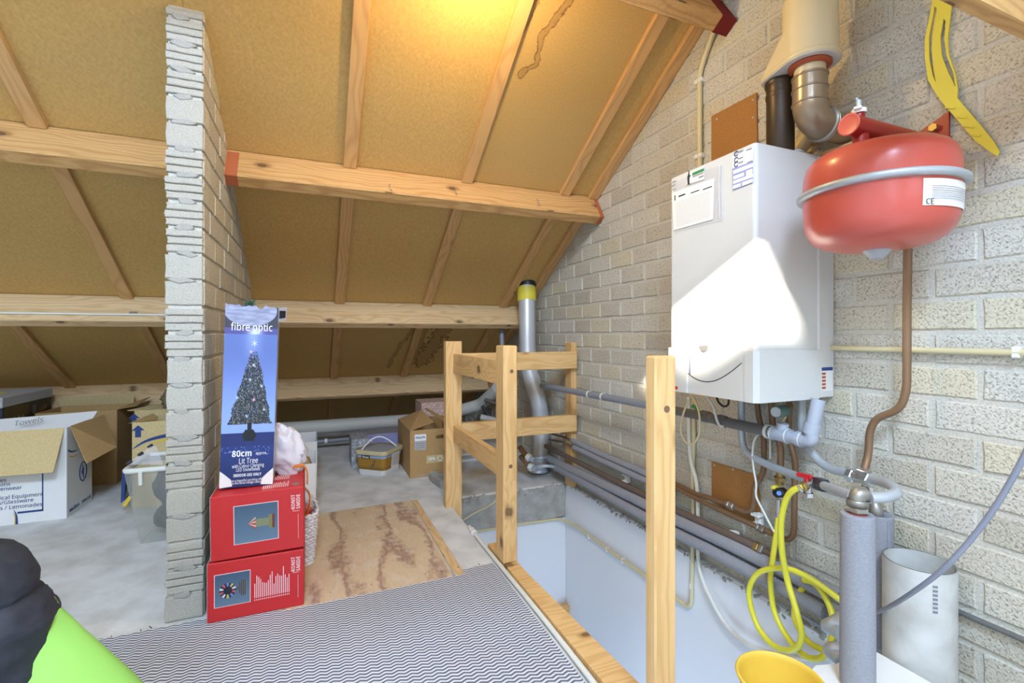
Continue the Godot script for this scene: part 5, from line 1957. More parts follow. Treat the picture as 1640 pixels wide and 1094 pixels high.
	tube(st, spline([Vector3(0.921, -0.15, -3.1), Vector3(1.028, -0.117, -3.13), Vector3(1.123, -0.09, -3.14), Vector3(1.217, -0.042, -3.14), Vector3(1.317, 0.023, -3.15)]), 0.006, 8)
	single(st, "landing_cable", M.cream_conduit, "cream cable crossing the rough concrete face behind the stair posts", "cable")

func build_corner_things() -> void:
	# yellow strap hung on the tie beam
	var o := thing("yellow_strap", "bright yellow slotted plastic strap hanging against the upper right wall", "strap")
	var st := begin()
	var xf := Transform3D(Basis(Vector3(0, 0, 1), Vector3(0, 1, 0), Vector3(-1, 0, 0)), Vector3(1.776, 0, 0))
	var outer := wall_poly([Vector3(1.776, 2.185, -0.855), Vector3(1.776, 2.125, -0.863), Vector3(1.776, 2.051, -0.878), Vector3(1.776, 1.992, -0.878), Vector3(1.776, 1.917, -0.87), Vector3(1.776, 1.86, -0.847), Vector3(1.776, 1.83, -0.833), Vector3(1.776, 1.767, -0.799), Vector3(1.776, 1.682, -0.754), Vector3(1.776, 1.64, -0.722), Vector3(1.776, 1.622, -0.706), Vector3(1.776, 1.634, -0.702), Vector3(1.776, 1.663, -0.713), Vector3(1.776, 1.725, -0.743), Vector3(1.776, 1.793, -0.779), Vector3(1.776, 1.827, -0.796), Vector3(1.776, 1.854, -0.795), Vector3(1.776, 1.902, -0.801), Vector3(1.776, 1.967, -0.817), Vector3(1.776, 2.021, -0.819), Vector3(1.776, 2.114, -0.81), Vector3(1.776, 2.152, -0.805)])
	# two slots leave three bands: build the outline as one sheet with the slots cut out
	var s1 := wall_poly([Vector3(1.776, 2.137, -0.852), Vector3(1.776, 2.049, -0.867), Vector3(1.776, 1.98, -0.866), Vector3(1.776, 1.923, -0.857), Vector3(1.776, 1.899, -0.849), Vector3(1.776, 1.949, -0.856), Vector3(1.776, 2.006, -0.86), Vector3(1.776, 2.052, -0.858), Vector3(1.776, 2.126, -0.847)])
	var s2 := wall_poly([Vector3(1.776, 2.085, -0.83), Vector3(1.776, 2.032, -0.838), Vector3(1.776, 1.972, -0.834), Vector3(1.776, 1.917, -0.819), Vector3(1.776, 1.863, -0.801), Vector3(1.776, 1.904, -0.805), Vector3(1.776, 1.97, -0.823), Vector3(1.776, 2.023, -0.828), Vector3(1.776, 2.074, -0.824)])
	for layer in 1:
		var tri_pts := strip_with_slots(outer, [s1, s2])
		for poly in tri_pts:
			prism(st, poly, xf, 0.005, 0.0)
	part(st, "band", M.strap_yellow, o)
	for q in [Vector3(1.774, 1.806, -0.813), Vector3(1.774, 1.766, -0.785), Vector3(1.774, 1.731, -0.768), Vector3(1.774, 1.7, -0.753)]:
		st = begin()
		beam(st, q + Vector3(0, 0.005, -0.012), q + Vector3(0, -0.008, 0.012), 0.005, 0.004, Vector3(-1, 0, 0), 0.001)
		part(st, "rib", M.strap_yellow, o)
	# open white drain pipe standing by the wall
	o = thing("drain_tube", "wide open white plastic drain pipe standing upright by the wall behind the grey cable", "pipe")
	var c := Vector3(1.69, 0.435, -0.851)
	var rr := 0.088
	st = begin()
	lathe(st, Transform3D(Basis(), Vector3(c.x, 0.0, c.z)), [Vector2(rr - 0.006, 0.0), Vector2(rr, 0.0), Vector2(rr, c.y), Vector2(rr - 0.006, c.y), Vector2(rr - 0.006, 0.0)], 40)
	part(st, "pipe", M.pvc_pipe, o)
	# printed marks run up the side
	var dir := Vector3(-c.x, 0, -c.z).normalized()
	dir = dir.rotated(Vector3.UP, 0.42)
	st = begin()
	for k in 7:
		plate(st, Vector3(c.x, 0.40 - 0.012 * k, c.z) + dir * (rr + 0.0002), Vector3.UP.cross(dir), Vector3.UP, 0.012, 0.007, 0.0006)
	var mk := part(st, "printed_marks", M.ink_grey, o)
	mk.set_meta("kind", "stuff")
	# white boxed cover over the near end of the stairwell, on a ledger board
	st = begin()
	box(st, Vector3(0.93, -0.03, -0.90), Vector3(1.757, 0.0, 0.3), 0.002)
	single(st, "ledger_board", M.pine, "pine board under the white cover box, spanning the near end of the stairwell", "board")
	st = begin()
	prism(st, PackedVector2Array([Vector2(0.935, 0.93), Vector2(1.27, 0.94), Vector2(1.31, 0.932), Vector2(1.36, 0.944), Vector2(1.42, 0.925), Vector2(1.59, 0.933), Vector2(1.585, -0.25), Vector2(0.935, -0.25)]), Transform3D(Basis(Vector3(1, 0, 0), Vector3(0, 0, -1), Vector3(0, 1, 0)), Vector3(0, 0.15, 0)), 0.15, 0.004)
	single(st, "cover_box", M.white_plastic, "white boxed cover at the bottom right, under the yellow bucket and the front grey riser", "cover")
	# bucket
	o = thing("yellow_bucket", "yellow plastic bucket at the bottom edge, standing on the white cover", "bucket", Vector3(0.985, 0.152, -0.765))
	st = begin()
	var h := 0.185
	lathe(st, Transform3D(), [Vector2(0.0, 0.0), Vector2(0.064, 0.0), Vector2(0.068, 0.006), Vector2(0.086, h - 0.012), Vector2(0.092, h - 0.010), Vector2(0.094, h - 0.004), Vector2(0.091, h), Vector2(0.087, h - 0.001), Vector2(0.084, h - 0.012), Vector2(0.065, 0.012), Vector2(0.0, 0.008)], 44)
	part(st, "pail", M.bucket_yellow, o)
	# dark rail low on the right wall
	st = begin()
	tube(st, PackedVector3Array([Vector3(1.772, 0.297, -0.845), Vector3(1.772, 0.295, -0.814), Vector3(1.772, 0.294, -0.728), Vector3(1.772, 0.294, -0.65), Vector3(1.772, 0.293, -0.559)]), 0.008, 10)
	single(st, "low_wall_pipe", M.drain_dark, "thin dark pipe low on the right wall beyond the white drain pipe", "pipe")
	# fibre duct by the far posts
	o = thing("ventilation_duct", "flexible aluminium duct with a yellow-taped black collar, bending down behind the posts", "duct")
	var path := spline([Vector3(1.64674, 1.55751, -3.62535), Vector3(1.63912, 1.40878, -3.59602), Vector3(1.62905, 1.20041, -3.56771), Vector3(1.6231, 0.99487, -3.54852), Vector3(1.62419, 0.84246, -3.52638), Vector3(1.65796, 0.69162, -3.49058), Vector3(1.69103, 0.54085, -3.46591), Vector3(1.70504, 0.33836, -3.46005), Vector3(1.70037, 0.18648, -3.462), Vector3(1.68636, 0.04473, -3.46786)], 0.003)
	var radii := PackedFloat32Array()
	for i in path.size():
		radii.append(0.069 + 0.003 * sin(i * TAU / 5.0))
	st = begin()
	tube(st, path, 0.069, 22, radii)
	part(st, "flexible_pipe", M.aluminium, o)
	sleeve(o, "yellow_tape", Vector3(1.64674, 1.51564, -3.62535), Vector3(1.63912, 1.3932, -3.59602), 0.079, M.tape_yellow, 22)
	sleeve(o, "black_collar", Vector3(1.65259, 1.61231, -3.64458), Vector3(1.64674, 1.51041, -3.62535), 0.081, M.dark_plastic, 22)
	st = begin()
	lathe(st, Transform3D(Basis(), Vector3(1.68169, 0.0093, -3.46982)), [Vector2(0.0, 0.0), Vector2(0.088, 0.0), Vector2(0.082, 0.012), Vector2(0.07, 0.03)], 22)
	part(st, "floor_collar", M.galvanised, o)
	# copper stubs with white unions coming out of the wall by the duct
	var k := 0
	for q in [[Vector3(1.48151, 0.24231, -3.39095), Vector3(1.51096, 0.18037, -3.29192), Vector3(1.53769, 0.16722, -3.23738)], [Vector3(1.49049, 0.16934, -3.38719), Vector3(1.52008, 0.10982, -3.26642), Vector3(1.54638, 0.107, -3.21207)]]:
		o = thing("copper_stub", ["copper pipe stub with pale union at the duct's foot, upper of two", "copper pipe stub with pale union at the duct's foot, lower of two"][k], "pipe", Vector3.ZERO, "copper stubs")
		k += 1
		st = begin()
		rod(st, q[0], q[1], 0.02, 14)
		part(st, "stub", M.copper, o)
		hexnut(o, "union", q[1].lerp(q[0], 0.1), q[1].lerp(q[2], 0.3), 0.03, M.cable_white)
		st = begin()
		rod(st, q[1], q[2], 0.02, 12)
		part(st, "union_body", M.galvanised, o)
	st = begin()
	tube(st, PackedVector3Array([Vector3(1.57049, 1.43437, -4.0041), Vector3(1.53906, 0.98525, -3.90885)]), 0.022, 12)
	single(st, "thin_vent_pipe", M.drain_grey, "thin grey pipe standing behind the stair post, below the planed purlin", "pipe")

func strip_with_slots(outer: PackedVector2Array, slots: Array) -> Array:
	# slots reach the outline through hairline bridges, so that the sheet stays one simple polygon
	var poly := outer
	for s in slots:
		var best := 1e9
		var bi := 0
		var bj := 0
		for i in poly.size():
			for j in s.size():
				var d: float = poly[i].distance_to(s[j])
				if d < best:
					best = d
					bi = i
					bj = j
		if Geometry2D.is_polygon_clockwise(s) == Geometry2D.is_polygon_clockwise(poly):
			s.reverse()
			bj = s.size() - 1 - bj
		var out := PackedVector2Array()
		for i in bi + 1:
			out.append(poly[i])
		for j in s.size() + 1:
			out.append(s[(bj + j) % s.size()])
		out.append(poly[bi])
		for i in range(bi + 1, poly.size()):
			out.append(poly[i])
		poly = out
	return [poly]

# ---------------------------------------------------------------- stored boxes, left half
func carton(o: Node3D, lo: Vector3, hi: Vector3, m: Material, t := 0.006, inner: Material = null) -> void:
	# open-topped cardboard body: four walls and a bottom
	var walls := [[Vector3(lo.x, lo.y, hi.z - t), hi], [lo, Vector3(hi.x, hi.y, lo.z + t)], [Vector3(lo.x, lo.y, lo.z + t), Vector3(lo.x + t, hi.y, hi.z - t)], [Vector3(hi.x - t, lo.y, lo.z + t), Vector3(hi.x, hi.y, hi.z - t)]]
	for w in walls:
		var st := begin()
		box(st, w[0], w[1], 0.002)
		part(st, "wall", m, o)
	if inner != null:
		var st := begin()
		box(st, Vector3(lo.x + t, lo.y, lo.z + t), Vector3(hi.x - t, lo.y + t, hi.z - t), 0.0)
		part(st, "base", inner, o)

func flap(o: Node3D, a: Vector3, b: Vector3, c: Vector3, d: Vector3, m: Material, called := "flap") -> void:
	var st := begin()
	slab(st, a, b, c, d, 0.005)
	part(st, called, m, o)

func arrow_up(o: Node3D, at: Vector3, s: float) -> void:
	var st := begin()
	prism(st, PackedVector2Array([Vector2(-0.2, -0.5) * s, Vector2(0.2, -0.5) * s, Vector2(0.2, 0.05) * s, Vector2(0.45, 0.05) * s, Vector2(0.0, 0.5) * s, Vector2(-0.45, 0.05) * s, Vector2(-0.2, 0.05) * s]), Transform3D(Basis(), at), 0.0006)
	part(st, "printed_arrow", M.ink_blue, o)

func swoosh(o: Node3D, pts: Array, w: float, m: Material, n: Vector3, called := "printed_swoosh") -> void:
	# tapered printed stroke along pts, facing n
	var p := spline(pts, 0.02)
	var st := begin()
	var k := p.size()
	for i in k - 1:
		var d := (p[i + 1] - p[i]).normalized()
		var s := n.cross(d).normalized()
		var w0 := w * sqrt(float(i) / (k - 1))
		var w1 := w * sqrt(float(i + 1) / (k - 1))
		quad(st, p[i] - s * w0, p[i + 1] - s * w1, p[i + 1] + s * w1, p[i] + s * w0)
	part(st, called, m, o)

func build_left_store() -> void:
	# white removal box, flaps open
	var o := thing("moving_box", "large open white moving box with folded flaps and blue print, nearest on the left floor", "box", Vector3(-1.75, 0, -3.9))
	var off := -o.position
	carton(o, Vector3(-2.12, 0.0, -4.07) + off, Vector3(-1.385, 0.552, -3.71) + off, M.card_white, 0.006, M.card)
	flap(o, Vector3(-1.383, 0.556, -3.752) + off, Vector3(-1.25743, 0.34379, -3.62597) + off, Vector3(-1.18432, 0.38464, -3.85554) + off, Vector3(-1.345, 0.56, -4.156) + off, M.card)
	var fa := Vector3(-2.12, 0.553, -3.708) + off
	var fb := Vector3(-1.395, 0.553, -3.708) + off
	flap(o, Vector3(-2.14, 0.322, -3.60) + off, Vector3(-1.405, 0.312, -3.60) + off, fb, fa, M.card_pale)
	flap(o, Vector3(-2.10, 0.40, -3.90) + off, Vector3(-1.40, 0.42, -3.88) + off, Vector3(-1.352, 0.60, -4.06) + off, Vector3(-1.93, 0.575, -4.06) + off, M.card_white, "back_flap")
	# writing on the front, as far as the frame shows it
	var z := -3.7085
	var rt := Vector3(1, 0, 0)
	for q in [["ME FOR:", Vector3(-1.687, 0.313, -3.708), 0.026, true], ["es", Vector3(-1.687, 0.267, -3.708), 0.0215, false], ["ons", Vector3(-1.687, 0.241, -3.708), 0.0215, false], ["enwear", Vector3(-1.687, 0.216, -3.708), 0.0215, false], ["ical Equipment", Vector3(-1.687, 0.164, -3.708), 0.0215, false], ["s/Glassware", Vector3(-1.695, 0.136, -3.708), 0.0215, false], ["s / Lemonades", Vector3(-1.687, 0.104, -3.708), 0.0215, false]]:
		lettering(q[0], q[2], q[1] + off, rt, Vector3.UP, M.ink_dark if q[3] else M.ink_blue, o, HORIZONTAL_ALIGNMENT_LEFT, "lettering", q[3])
	var st := begin()
	box(st, Vector3(-1.499, 0.064, -3.709) + off, Vector3(-1.493, 0.31, -3.709) + off + Vector3(0, 0, 0.0012), 0.0)
	part(st, "frame_line", M.ink_blue, o)
	st = begin()
	box(st, Vector3(-1.61, 0.073, -3.709) + off, Vector3(-1.493, 0.062, -3.709) + off + Vector3(0, 0, 0.0012), 0.0)
	part(st, "frame_line", M.ink_blue, o)
	swoosh(o, [Vector3(-1.627, 0.09, -3.708) + off, Vector3(-1.615, 0.052, -3.708) + off, Vector3(-1.613, -0.008, -3.708) + off], 0.006, M.ink_blue, Vector3(0, 0, 1))
	swoosh(o, [Vector3(-1.632, 0.076, -3.708) + off, Vector3(-1.621, 0.045, -3.709) + off, Vector3(-1.621, -0.006, -3.709) + off], 0.004, M.ink_yellow, Vector3(0, 0, 1))
	# writing on the right side
	var xs := -1.3842
	lettering("www.kilnarm", 0.026, Vector3(xs, 0.035, -3.745) + off, Vector3(0, 0, -1), Vector3.UP, M.ink_blue, o, HORIZONTAL_ALIGNMENT_LEFT, "lettering", false, 0.13)
	lettering("moves.co.uk", 0.026, Vector3(xs, 0.035, -3.915) + off, Vector3(0, 0, -1), Vector3.UP, M.ink_blue, o, HORIZONTAL_ALIGNMENT_LEFT, "lettering", false, 0.13)
	st = begin()
	var ring := PackedVector3Array()
	for k in 25:
		ring.append(Vector3(xs, 0.23 + 0.06 * sin(TAU * k / 24.0), -3.93 + 0.05 * cos(TAU * k / 24.0)) + off)
	tube(st, ring, 0.004, 5)
	part(st, "emblem_ring", M.ink_blue, o)
	st = begin()
	prism(st, PackedVector2Array([Vector2(-0.025, -0.04), Vector2(-0.005, -0.01), Vector2(0.004, -0.045), Vector2(0.016, -0.045), Vector2(0.012, 0.0), Vector2(0.022, 0.012), Vector2(0.008, 0.018), Vector2(0.004, 0.042), Vector2(-0.006, 0.040), Vector2(-0.008, 0.015), Vector2(-0.02, 0.0), Vector2(-0.012, -0.02)]), Transform3D(Basis(Vector3(0, 0, -1), Vector3(0, 1, 0), Vector3(1, 0, 0)), Vector3(xs + 0.0004, 0.23, -3.93) + off), 0.0006)
	part(st, "emblem_figure", M.ink_blue, o)
	swoosh(o, [Vector3(xs, 0.385, -3.86) + off, Vector3(xs, 0.39, -3.78) + off, Vector3(xs, 0.41, -3.73) + off], 0.006, M.ink_blue, Vector3(1, 0, 0))
	swoosh(o, [Vector3(xs, 0.352, -3.88) + off, Vector3(xs, 0.358, -3.79) + off, Vector3(xs, 0.37, -3.75) + off], 0.005, M.ink_yellow, Vector3(1, 0, 0))
	lettering("Towels", 0.035, Vector3(-1.738, 0.537, -3.99) + off + Vector3(0, 0.02, 0.025), Vector3(1, 0.14, 0), Vector3(0, 0.75, -0.6), M.ink_grey, o, HORIZONTAL_ALIGNMENT_LEFT)

	# brown open box behind it
	o = thing("brown_box", "open brown cardboard box behind the white moving box, its flaps standing up", "box", Vector3(-1.6, 0, -4.65))
	off = -o.position
	carton(o, Vector3(-1.83, 0.0, -4.80) + off, Vector3(-1.36, 0.555, -4.43) + off, M.card, 0.006, M.card)
	flap(o, Vector3(-1.83, 0.556, -4.795) + off, Vector3(-1.36, 0.556, -4.795) + off, Vector3(-1.35, 0.64, -4.77) + off, Vector3(-1.84, 0.62, -4.78) + off, M.card_pale)
	flap(o, Vector3(-1.358, 0.556, -4.45) + off, Vector3(-1.358, 0.556, -4.80) + off, Vector3(-1.25, 0.60, -4.80) + off, Vector3(-1.25, 0.57, -4.47) + off, M.card)

	# pale box with a lid stacked against the eaves
	o = thing("lidded_box", "grey lidded box with a yellow label and dark printed side, top left against the roof", "box", Vector3(-2.1, 0, -4.4))
	off = -o.position
	st = begin()
	box(st, Vector3(-2.5, 0.0, -4.74) + off, Vector3(-1.862, 0.64, -4.12) + off, 0.004)
	part(st, "body", M.ink_dark, o)
	st = begin()
	box(st, Vector3(-2.51, 0.64, -4.75) + off, Vector3(-1.855, 0.712, -4.10) + off, 0.006)
	part(st, "lid", M.card_grey, o)
	var pic := image_tex(160, 48, func(x: int, y: int) -> Color:
		var t := x / 160.0
		var c := Color(0.30, 0.23, 0.05).lerp(Color(0.08, 0.05, 0.04), smoothstep(0.45, 0.55, t))
		if t > 0.5 and t < 0.92 and absf(y - (34.0 - 44.0 * (t - 0.5))) < 5.0 + 3.0 * sin(x * 0.6):
			c = Color(0.42, 0.30, 0.10)
		if t > 0.58 and t < 0.66 and y > 6 and y < 26:
			c = c.lerp(Color(0.5, 0.5, 0.56), 0.6)
		if t < 0.42 and y > 20 and y < 30 and (x / 7) % 2 == 0:
			c = c.lerp(Color(0.75, 0.72, 0.6), 0.5)
		return c)
	var pm := flat(Color.WHITE, 0.5)
	pm.albedo_texture = pic
	st = begin()
	slab(st, Vector3(-1.8612, 0.47, -4.14) + off, Vector3(-1.8612, 0.47, -4.72) + off, Vector3(-1.8612, 0.638, -4.72) + off, Vector3(-1.8612, 0.638, -4.14) + off, 0.0006)
	part(st, "printed_side", pm, o)
	st = begin()
	slab(st, Vector3(-2.26, 0.713, -4.26) + off, Vector3(-1.96, 0.713, -4.26) + off, Vector3(-1.99, 0.713, -4.47) + off, Vector3(-2.26, 0.713, -4.47) + off, 0.0008)
	part(st, "yellow_label", M.label_yellow, o)
	st = begin()
	slab(st, Vector3(-2.12, 0.7135, -4.30) + off, Vector3(-2.07, 0.7135, -4.30) + off, Vector3(-2.12, 0.7135, -4.46) + off, Vector3(-2.16, 0.7135, -4.46) + off, 0.0004)
	part(st, "label_bar", M.ink_dark, o)

	# two cream boxes with arrows
	var specs := [["cream box with blue arrow and swoosh, front one behind the plastic tub", Vector3(-1.075, 0, -4.06), Vector3(-0.545, 0.553, -3.755)], ["cream box with a blue arrow, rear one under the olive cloth", Vector3(-1.20, 0, -4.52), Vector3(-0.60, 0.565, -4.24)]]
	for k in 2:
		var q: Array = specs[k]
		o = thing("arrow_box", q[0], "box", Vector3((q[1].x + q[2].x) * 0.5, 0, (q[1].z + q[2].z) * 0.5), "cream boxes with arrows")
		off = -o.position
		carton(o, q[1] + off, q[2] + off, M.card_pale, 0.006, M.card)
		var fz: float = q[2].z + 0.001
		arrow_up(o, (Vector3(-1.043, 0.495, -3.754) if k == 0 else Vector3(-1.202, 0.506, -4.239)) + off, 0.078)
		if k == 0:
			swoosh(o, [Vector3(-1.075, 0.381, -3.753) + off, Vector3(-0.997, 0.43, -3.753) + off, Vector3(-0.886, 0.456, -3.753) + off, Vector3(-0.775, 0.461, -3.753) + off], 0.014, M.ink_blue, Vector3(0, 0, 1))
			swoosh(o, [Vector3(-0.98, 0.413, -3.753) + off, Vector3(-0.886, 0.427, -3.753) + off, Vector3(-0.775, 0.432, -3.753) + off], 0.010, M.ink_yellow, Vector3(0, 0, 1))
			flap(o, Vector3(-1.095, 0.549, -3.765) + off, Vector3(-0.982, 0.539, -3.92) + off, Vector3(-0.982, 0.552, -3.95) + off, Vector3(-1.014, 0.579, -3.95) + off, M.card)
			st = begin()
			plate(st, Vector3(-0.957, 0.305, -3.754) + off, rt, Vector3.UP, 0.22, 0.018)
			part(st, "printed_band", M.ink_grey, o)
		else:
			flap(o, Vector3(-1.247, 0.569, -4.26) + off, Vector3(-1.12, 0.562, -4.26) + off, Vector3(-1.062, 0.585, -4.4) + off, Vector3(-1.165, 0.577, -4.4) + off, M.card_pale)
	# olive cloth on the rear box
	st = begin()
	blob(st, Transform3D(Basis(), Vector3(-0.88, 0.63, -4.36)), Vector3(0.34, 0.21, 0.26), 0.22, 0.11, 5)
	single(st, "olive_cloth", M.olive_cloth, "crumpled olive cloth stuffed in the rear cream box, beside the block partition", "cloth")
	# tub
	o = thing("plastic_tub", "translucent plastic storage tub with dark bags inside, beside the block partition", "tub", Vector3(-0.70, 0, -3.27))
	off = -o.position
	var tin := [Vector3(-0.852, 0.003, -3.105), Vector3(-0.55, 0.003, -3.105), Vector3(-0.55, 0.003, -3.42), Vector3(-0.852, 0.003, -3.42)]
	var tout := [Vector3(-0.915, 0.40, -3.075), Vector3(-0.535, 0.40, -3.075), Vector3(-0.535, 0.40, -3.45), Vector3(-0.915, 0.40, -3.45)]
	st = begin()
	for k in 4:
		var a: Vector3 = tin[k] + off
		var b: Vector3 = tin[(k + 1) % 4] + off
		var c: Vector3 = tout[(k + 1) % 4] + off
		var d: Vector3 = tout[k] + off
		slab(st, a, b, c, d, 0.002)
	slab(st, tin[3] + off, tin[2] + off, tin[1] + off, tin[0] + off, 0.002)
	part(st, "tub_body", M.tub, o)
	st = begin()
	tube(st, smooth_path([(tout[0] + tout[3]) * 0.5 + off, tout[0] + off, tout[1] + off, tout[2] + off, tout[3] + off, (tout[0] + tout[3]) * 0.5 + off], 0.04), 0.015, 10)
	part(st, "rim", M.cable_white, o)
	for x in [-0.84, -0.66]:
		st = begin()
		rbox(st, Transform3D(Basis(Vector3.RIGHT, 0.08), Vector3(x, 0.36, -3.062) + off), Vector3(0.018, 0.075, 0.012), 0.004)
		part(st, "rib", M.cable_white, o)
	# its contents
	st = begin()
	blob(st, Transform3D(Basis(), Vector3(-0.700, 0.265, -3.26)), Vector3(0.25, 0.25, 0.27), 0.14, 0.09, 15)
	single(st, "dark_bundle", M.ink_dark, "dark grey bundle in the upper part of the plastic tub", "bundle")
	st = begin()
	blob(st, Transform3D(Basis(), Vector3(-0.685, 0.092, -3.26)), Vector3(0.27, 0.16, 0.27), 0.2, 0.12, 25)
	single(st, "grey_bag", M.jacket, "grey plastic bag lying at the bottom of the plastic tub", "bag")
	# loose lid leaning in the tub
	o = thing("clear_sleeve", "clear plastic sleeve with three dark press studs, standing in the tub", "sleeve")
	st = begin()
	slab(st, Vector3(-0.916, 0.428, -3.12), Vector3(-0.753, 0.411, -3.12), Vector3(-0.807, 0.497, -3.2), Vector3(-0.827, 0.506, -3.2), 0.0015)
	part(st, "sheet", M.film, o)
	for q in [Vector3(-0.905, 0.437, -3.12), Vector3(-0.867, 0.47, -3.16), Vector3(-0.834, 0.501, -3.2)]:
		st = begin()
		rbox(st, Transform3D(Basis(Vector3(0, 0, 1), 0.6), q), Vector3(0.028, 0.016, 0.014), 0.005)
		part(st, "stud", M.ink_dark, o)
	# dark folder and pale panel squeezed behind the tub
	o = thing("dark_folder", "dark blue folder with a yellow strap leaning behind the plastic tub", "folder")
	st = begin()
	slab(st, Vector3(-1.086, 0.088, -3.6), Vector3(-1.037, 0.129, -3.62), Vector3(-1.052, 0.29, -3.66), Vector3(-1.09, 0.284, -3.64), 0.03)
	part(st, "cover", M.ink_blue, o)
	st = begin()
	slab(st, Vector3(-1.064, 0.113, -3.585), Vector3(-1.029, 0.157, -3.6), Vector3(-1.043, 0.287, -3.64), Vector3(-1.062, 0.282, -3.62), 0.01)
	part(st, "flap", M.black, o)
	st = begin()
	beam(st, Vector3(-1.063, 0.076, -3.57), Vector3(-1.029, 0.132, -3.57), 0.004, 0.02, Vector3(0.5, 1, 0), 0.001)
	part(st, "yellow_strap", M.ink_yellow, o)
	# jacket in the near corner
	o = thing("jacket", "dark padded work jacket with a lime lining, heaped in the bottom left corner", "jacket")
	var axis := Vector3(-0.70768, 0.5642, -1.4016)
	var base := Transform3D(Basis(), Vector3(axis.x, 0, axis.z))
	var prof := [[1e3, 0.0]]
	var nz := FastNoiseLite.new()
	nz.seed = 12
	nz.frequency = 0.5
	var rows: Array = []
	var sil := [[868, -58], [874, -40], [882, -18], [890, -1], [905, 13], [925, 22], [945, 26.5], [960, 27], [968, 24], [976, 34], [988, 42], [1002, 48], [1014, 50], [1035, 47], [1060, 46], [1094, 46], [1180, 52], [1300, 62]]
	for step in range((sil.size() - 1) * 4, -1, -1):
		var i := mini(step / 4, sil.size() - 2)
		var t := step / 4.0 - i
		var y: float = 1.12 - (lerpf(sil[i][0], sil[i + 1][0], t) - 535.6) * 1.02 / 760.5
		var r: float = maxf(0.001, (lerpf(sil[i][1], sil[i + 1][1], t) + 70.0) * 1.02 / 760.5)
		var row := PackedVector3Array()
		for k in 73:
			var a := TAU * (k % 72) / 72.0
			var f := 1.0 + 0.05 * nz.get_noise_3d(cos(a) * 6.0, y * 26.0, sin(a) * 6.0) + 0.012 * sin(y * 130.0 + 3.0 * cos(a * 2.0))
			row.append(base * Vector3(cos(a) * r * f, maxf(y, 0.008), sin(a) * r * f * 0.9))
		rows.append(row)
	st = begin()
	grid(st, rows, true)
	part(st, "quilted_shell", M.jacket, o)
	rows = []
	var sil2 := [[962, 8], [966, 26], [972, 31], [978, 36], [1000, 46], [1020, 60], [1045, 76], [1070, 94], [1094, 111], [1150, 150], [1240, 205], [1330, 240]]
	for i in range(sil2.size() - 1, -1, -1):
		var y: float = 1.12 - (sil2[i][0] - 535.6) * 1.06 / 760.5
		var r: float = (sil2[i][1] + 70.0) * 1.06 / 760.5
		var row := PackedVector3Array()
		for k in 41:
			var a := TAU * (k % 40) / 40.0
			row.append(base * Vector3(cos(a) * r * (1.0 + 0.012 * sin(a * 9.0 + y * 6.0)), maxf(y, 0.008), -0.03 + sin(a) * r * 0.5))
		rows.append(row)
	st = begin()
	grid(st, rows, true)
	part(st, "lime_lining", M.lime, o)

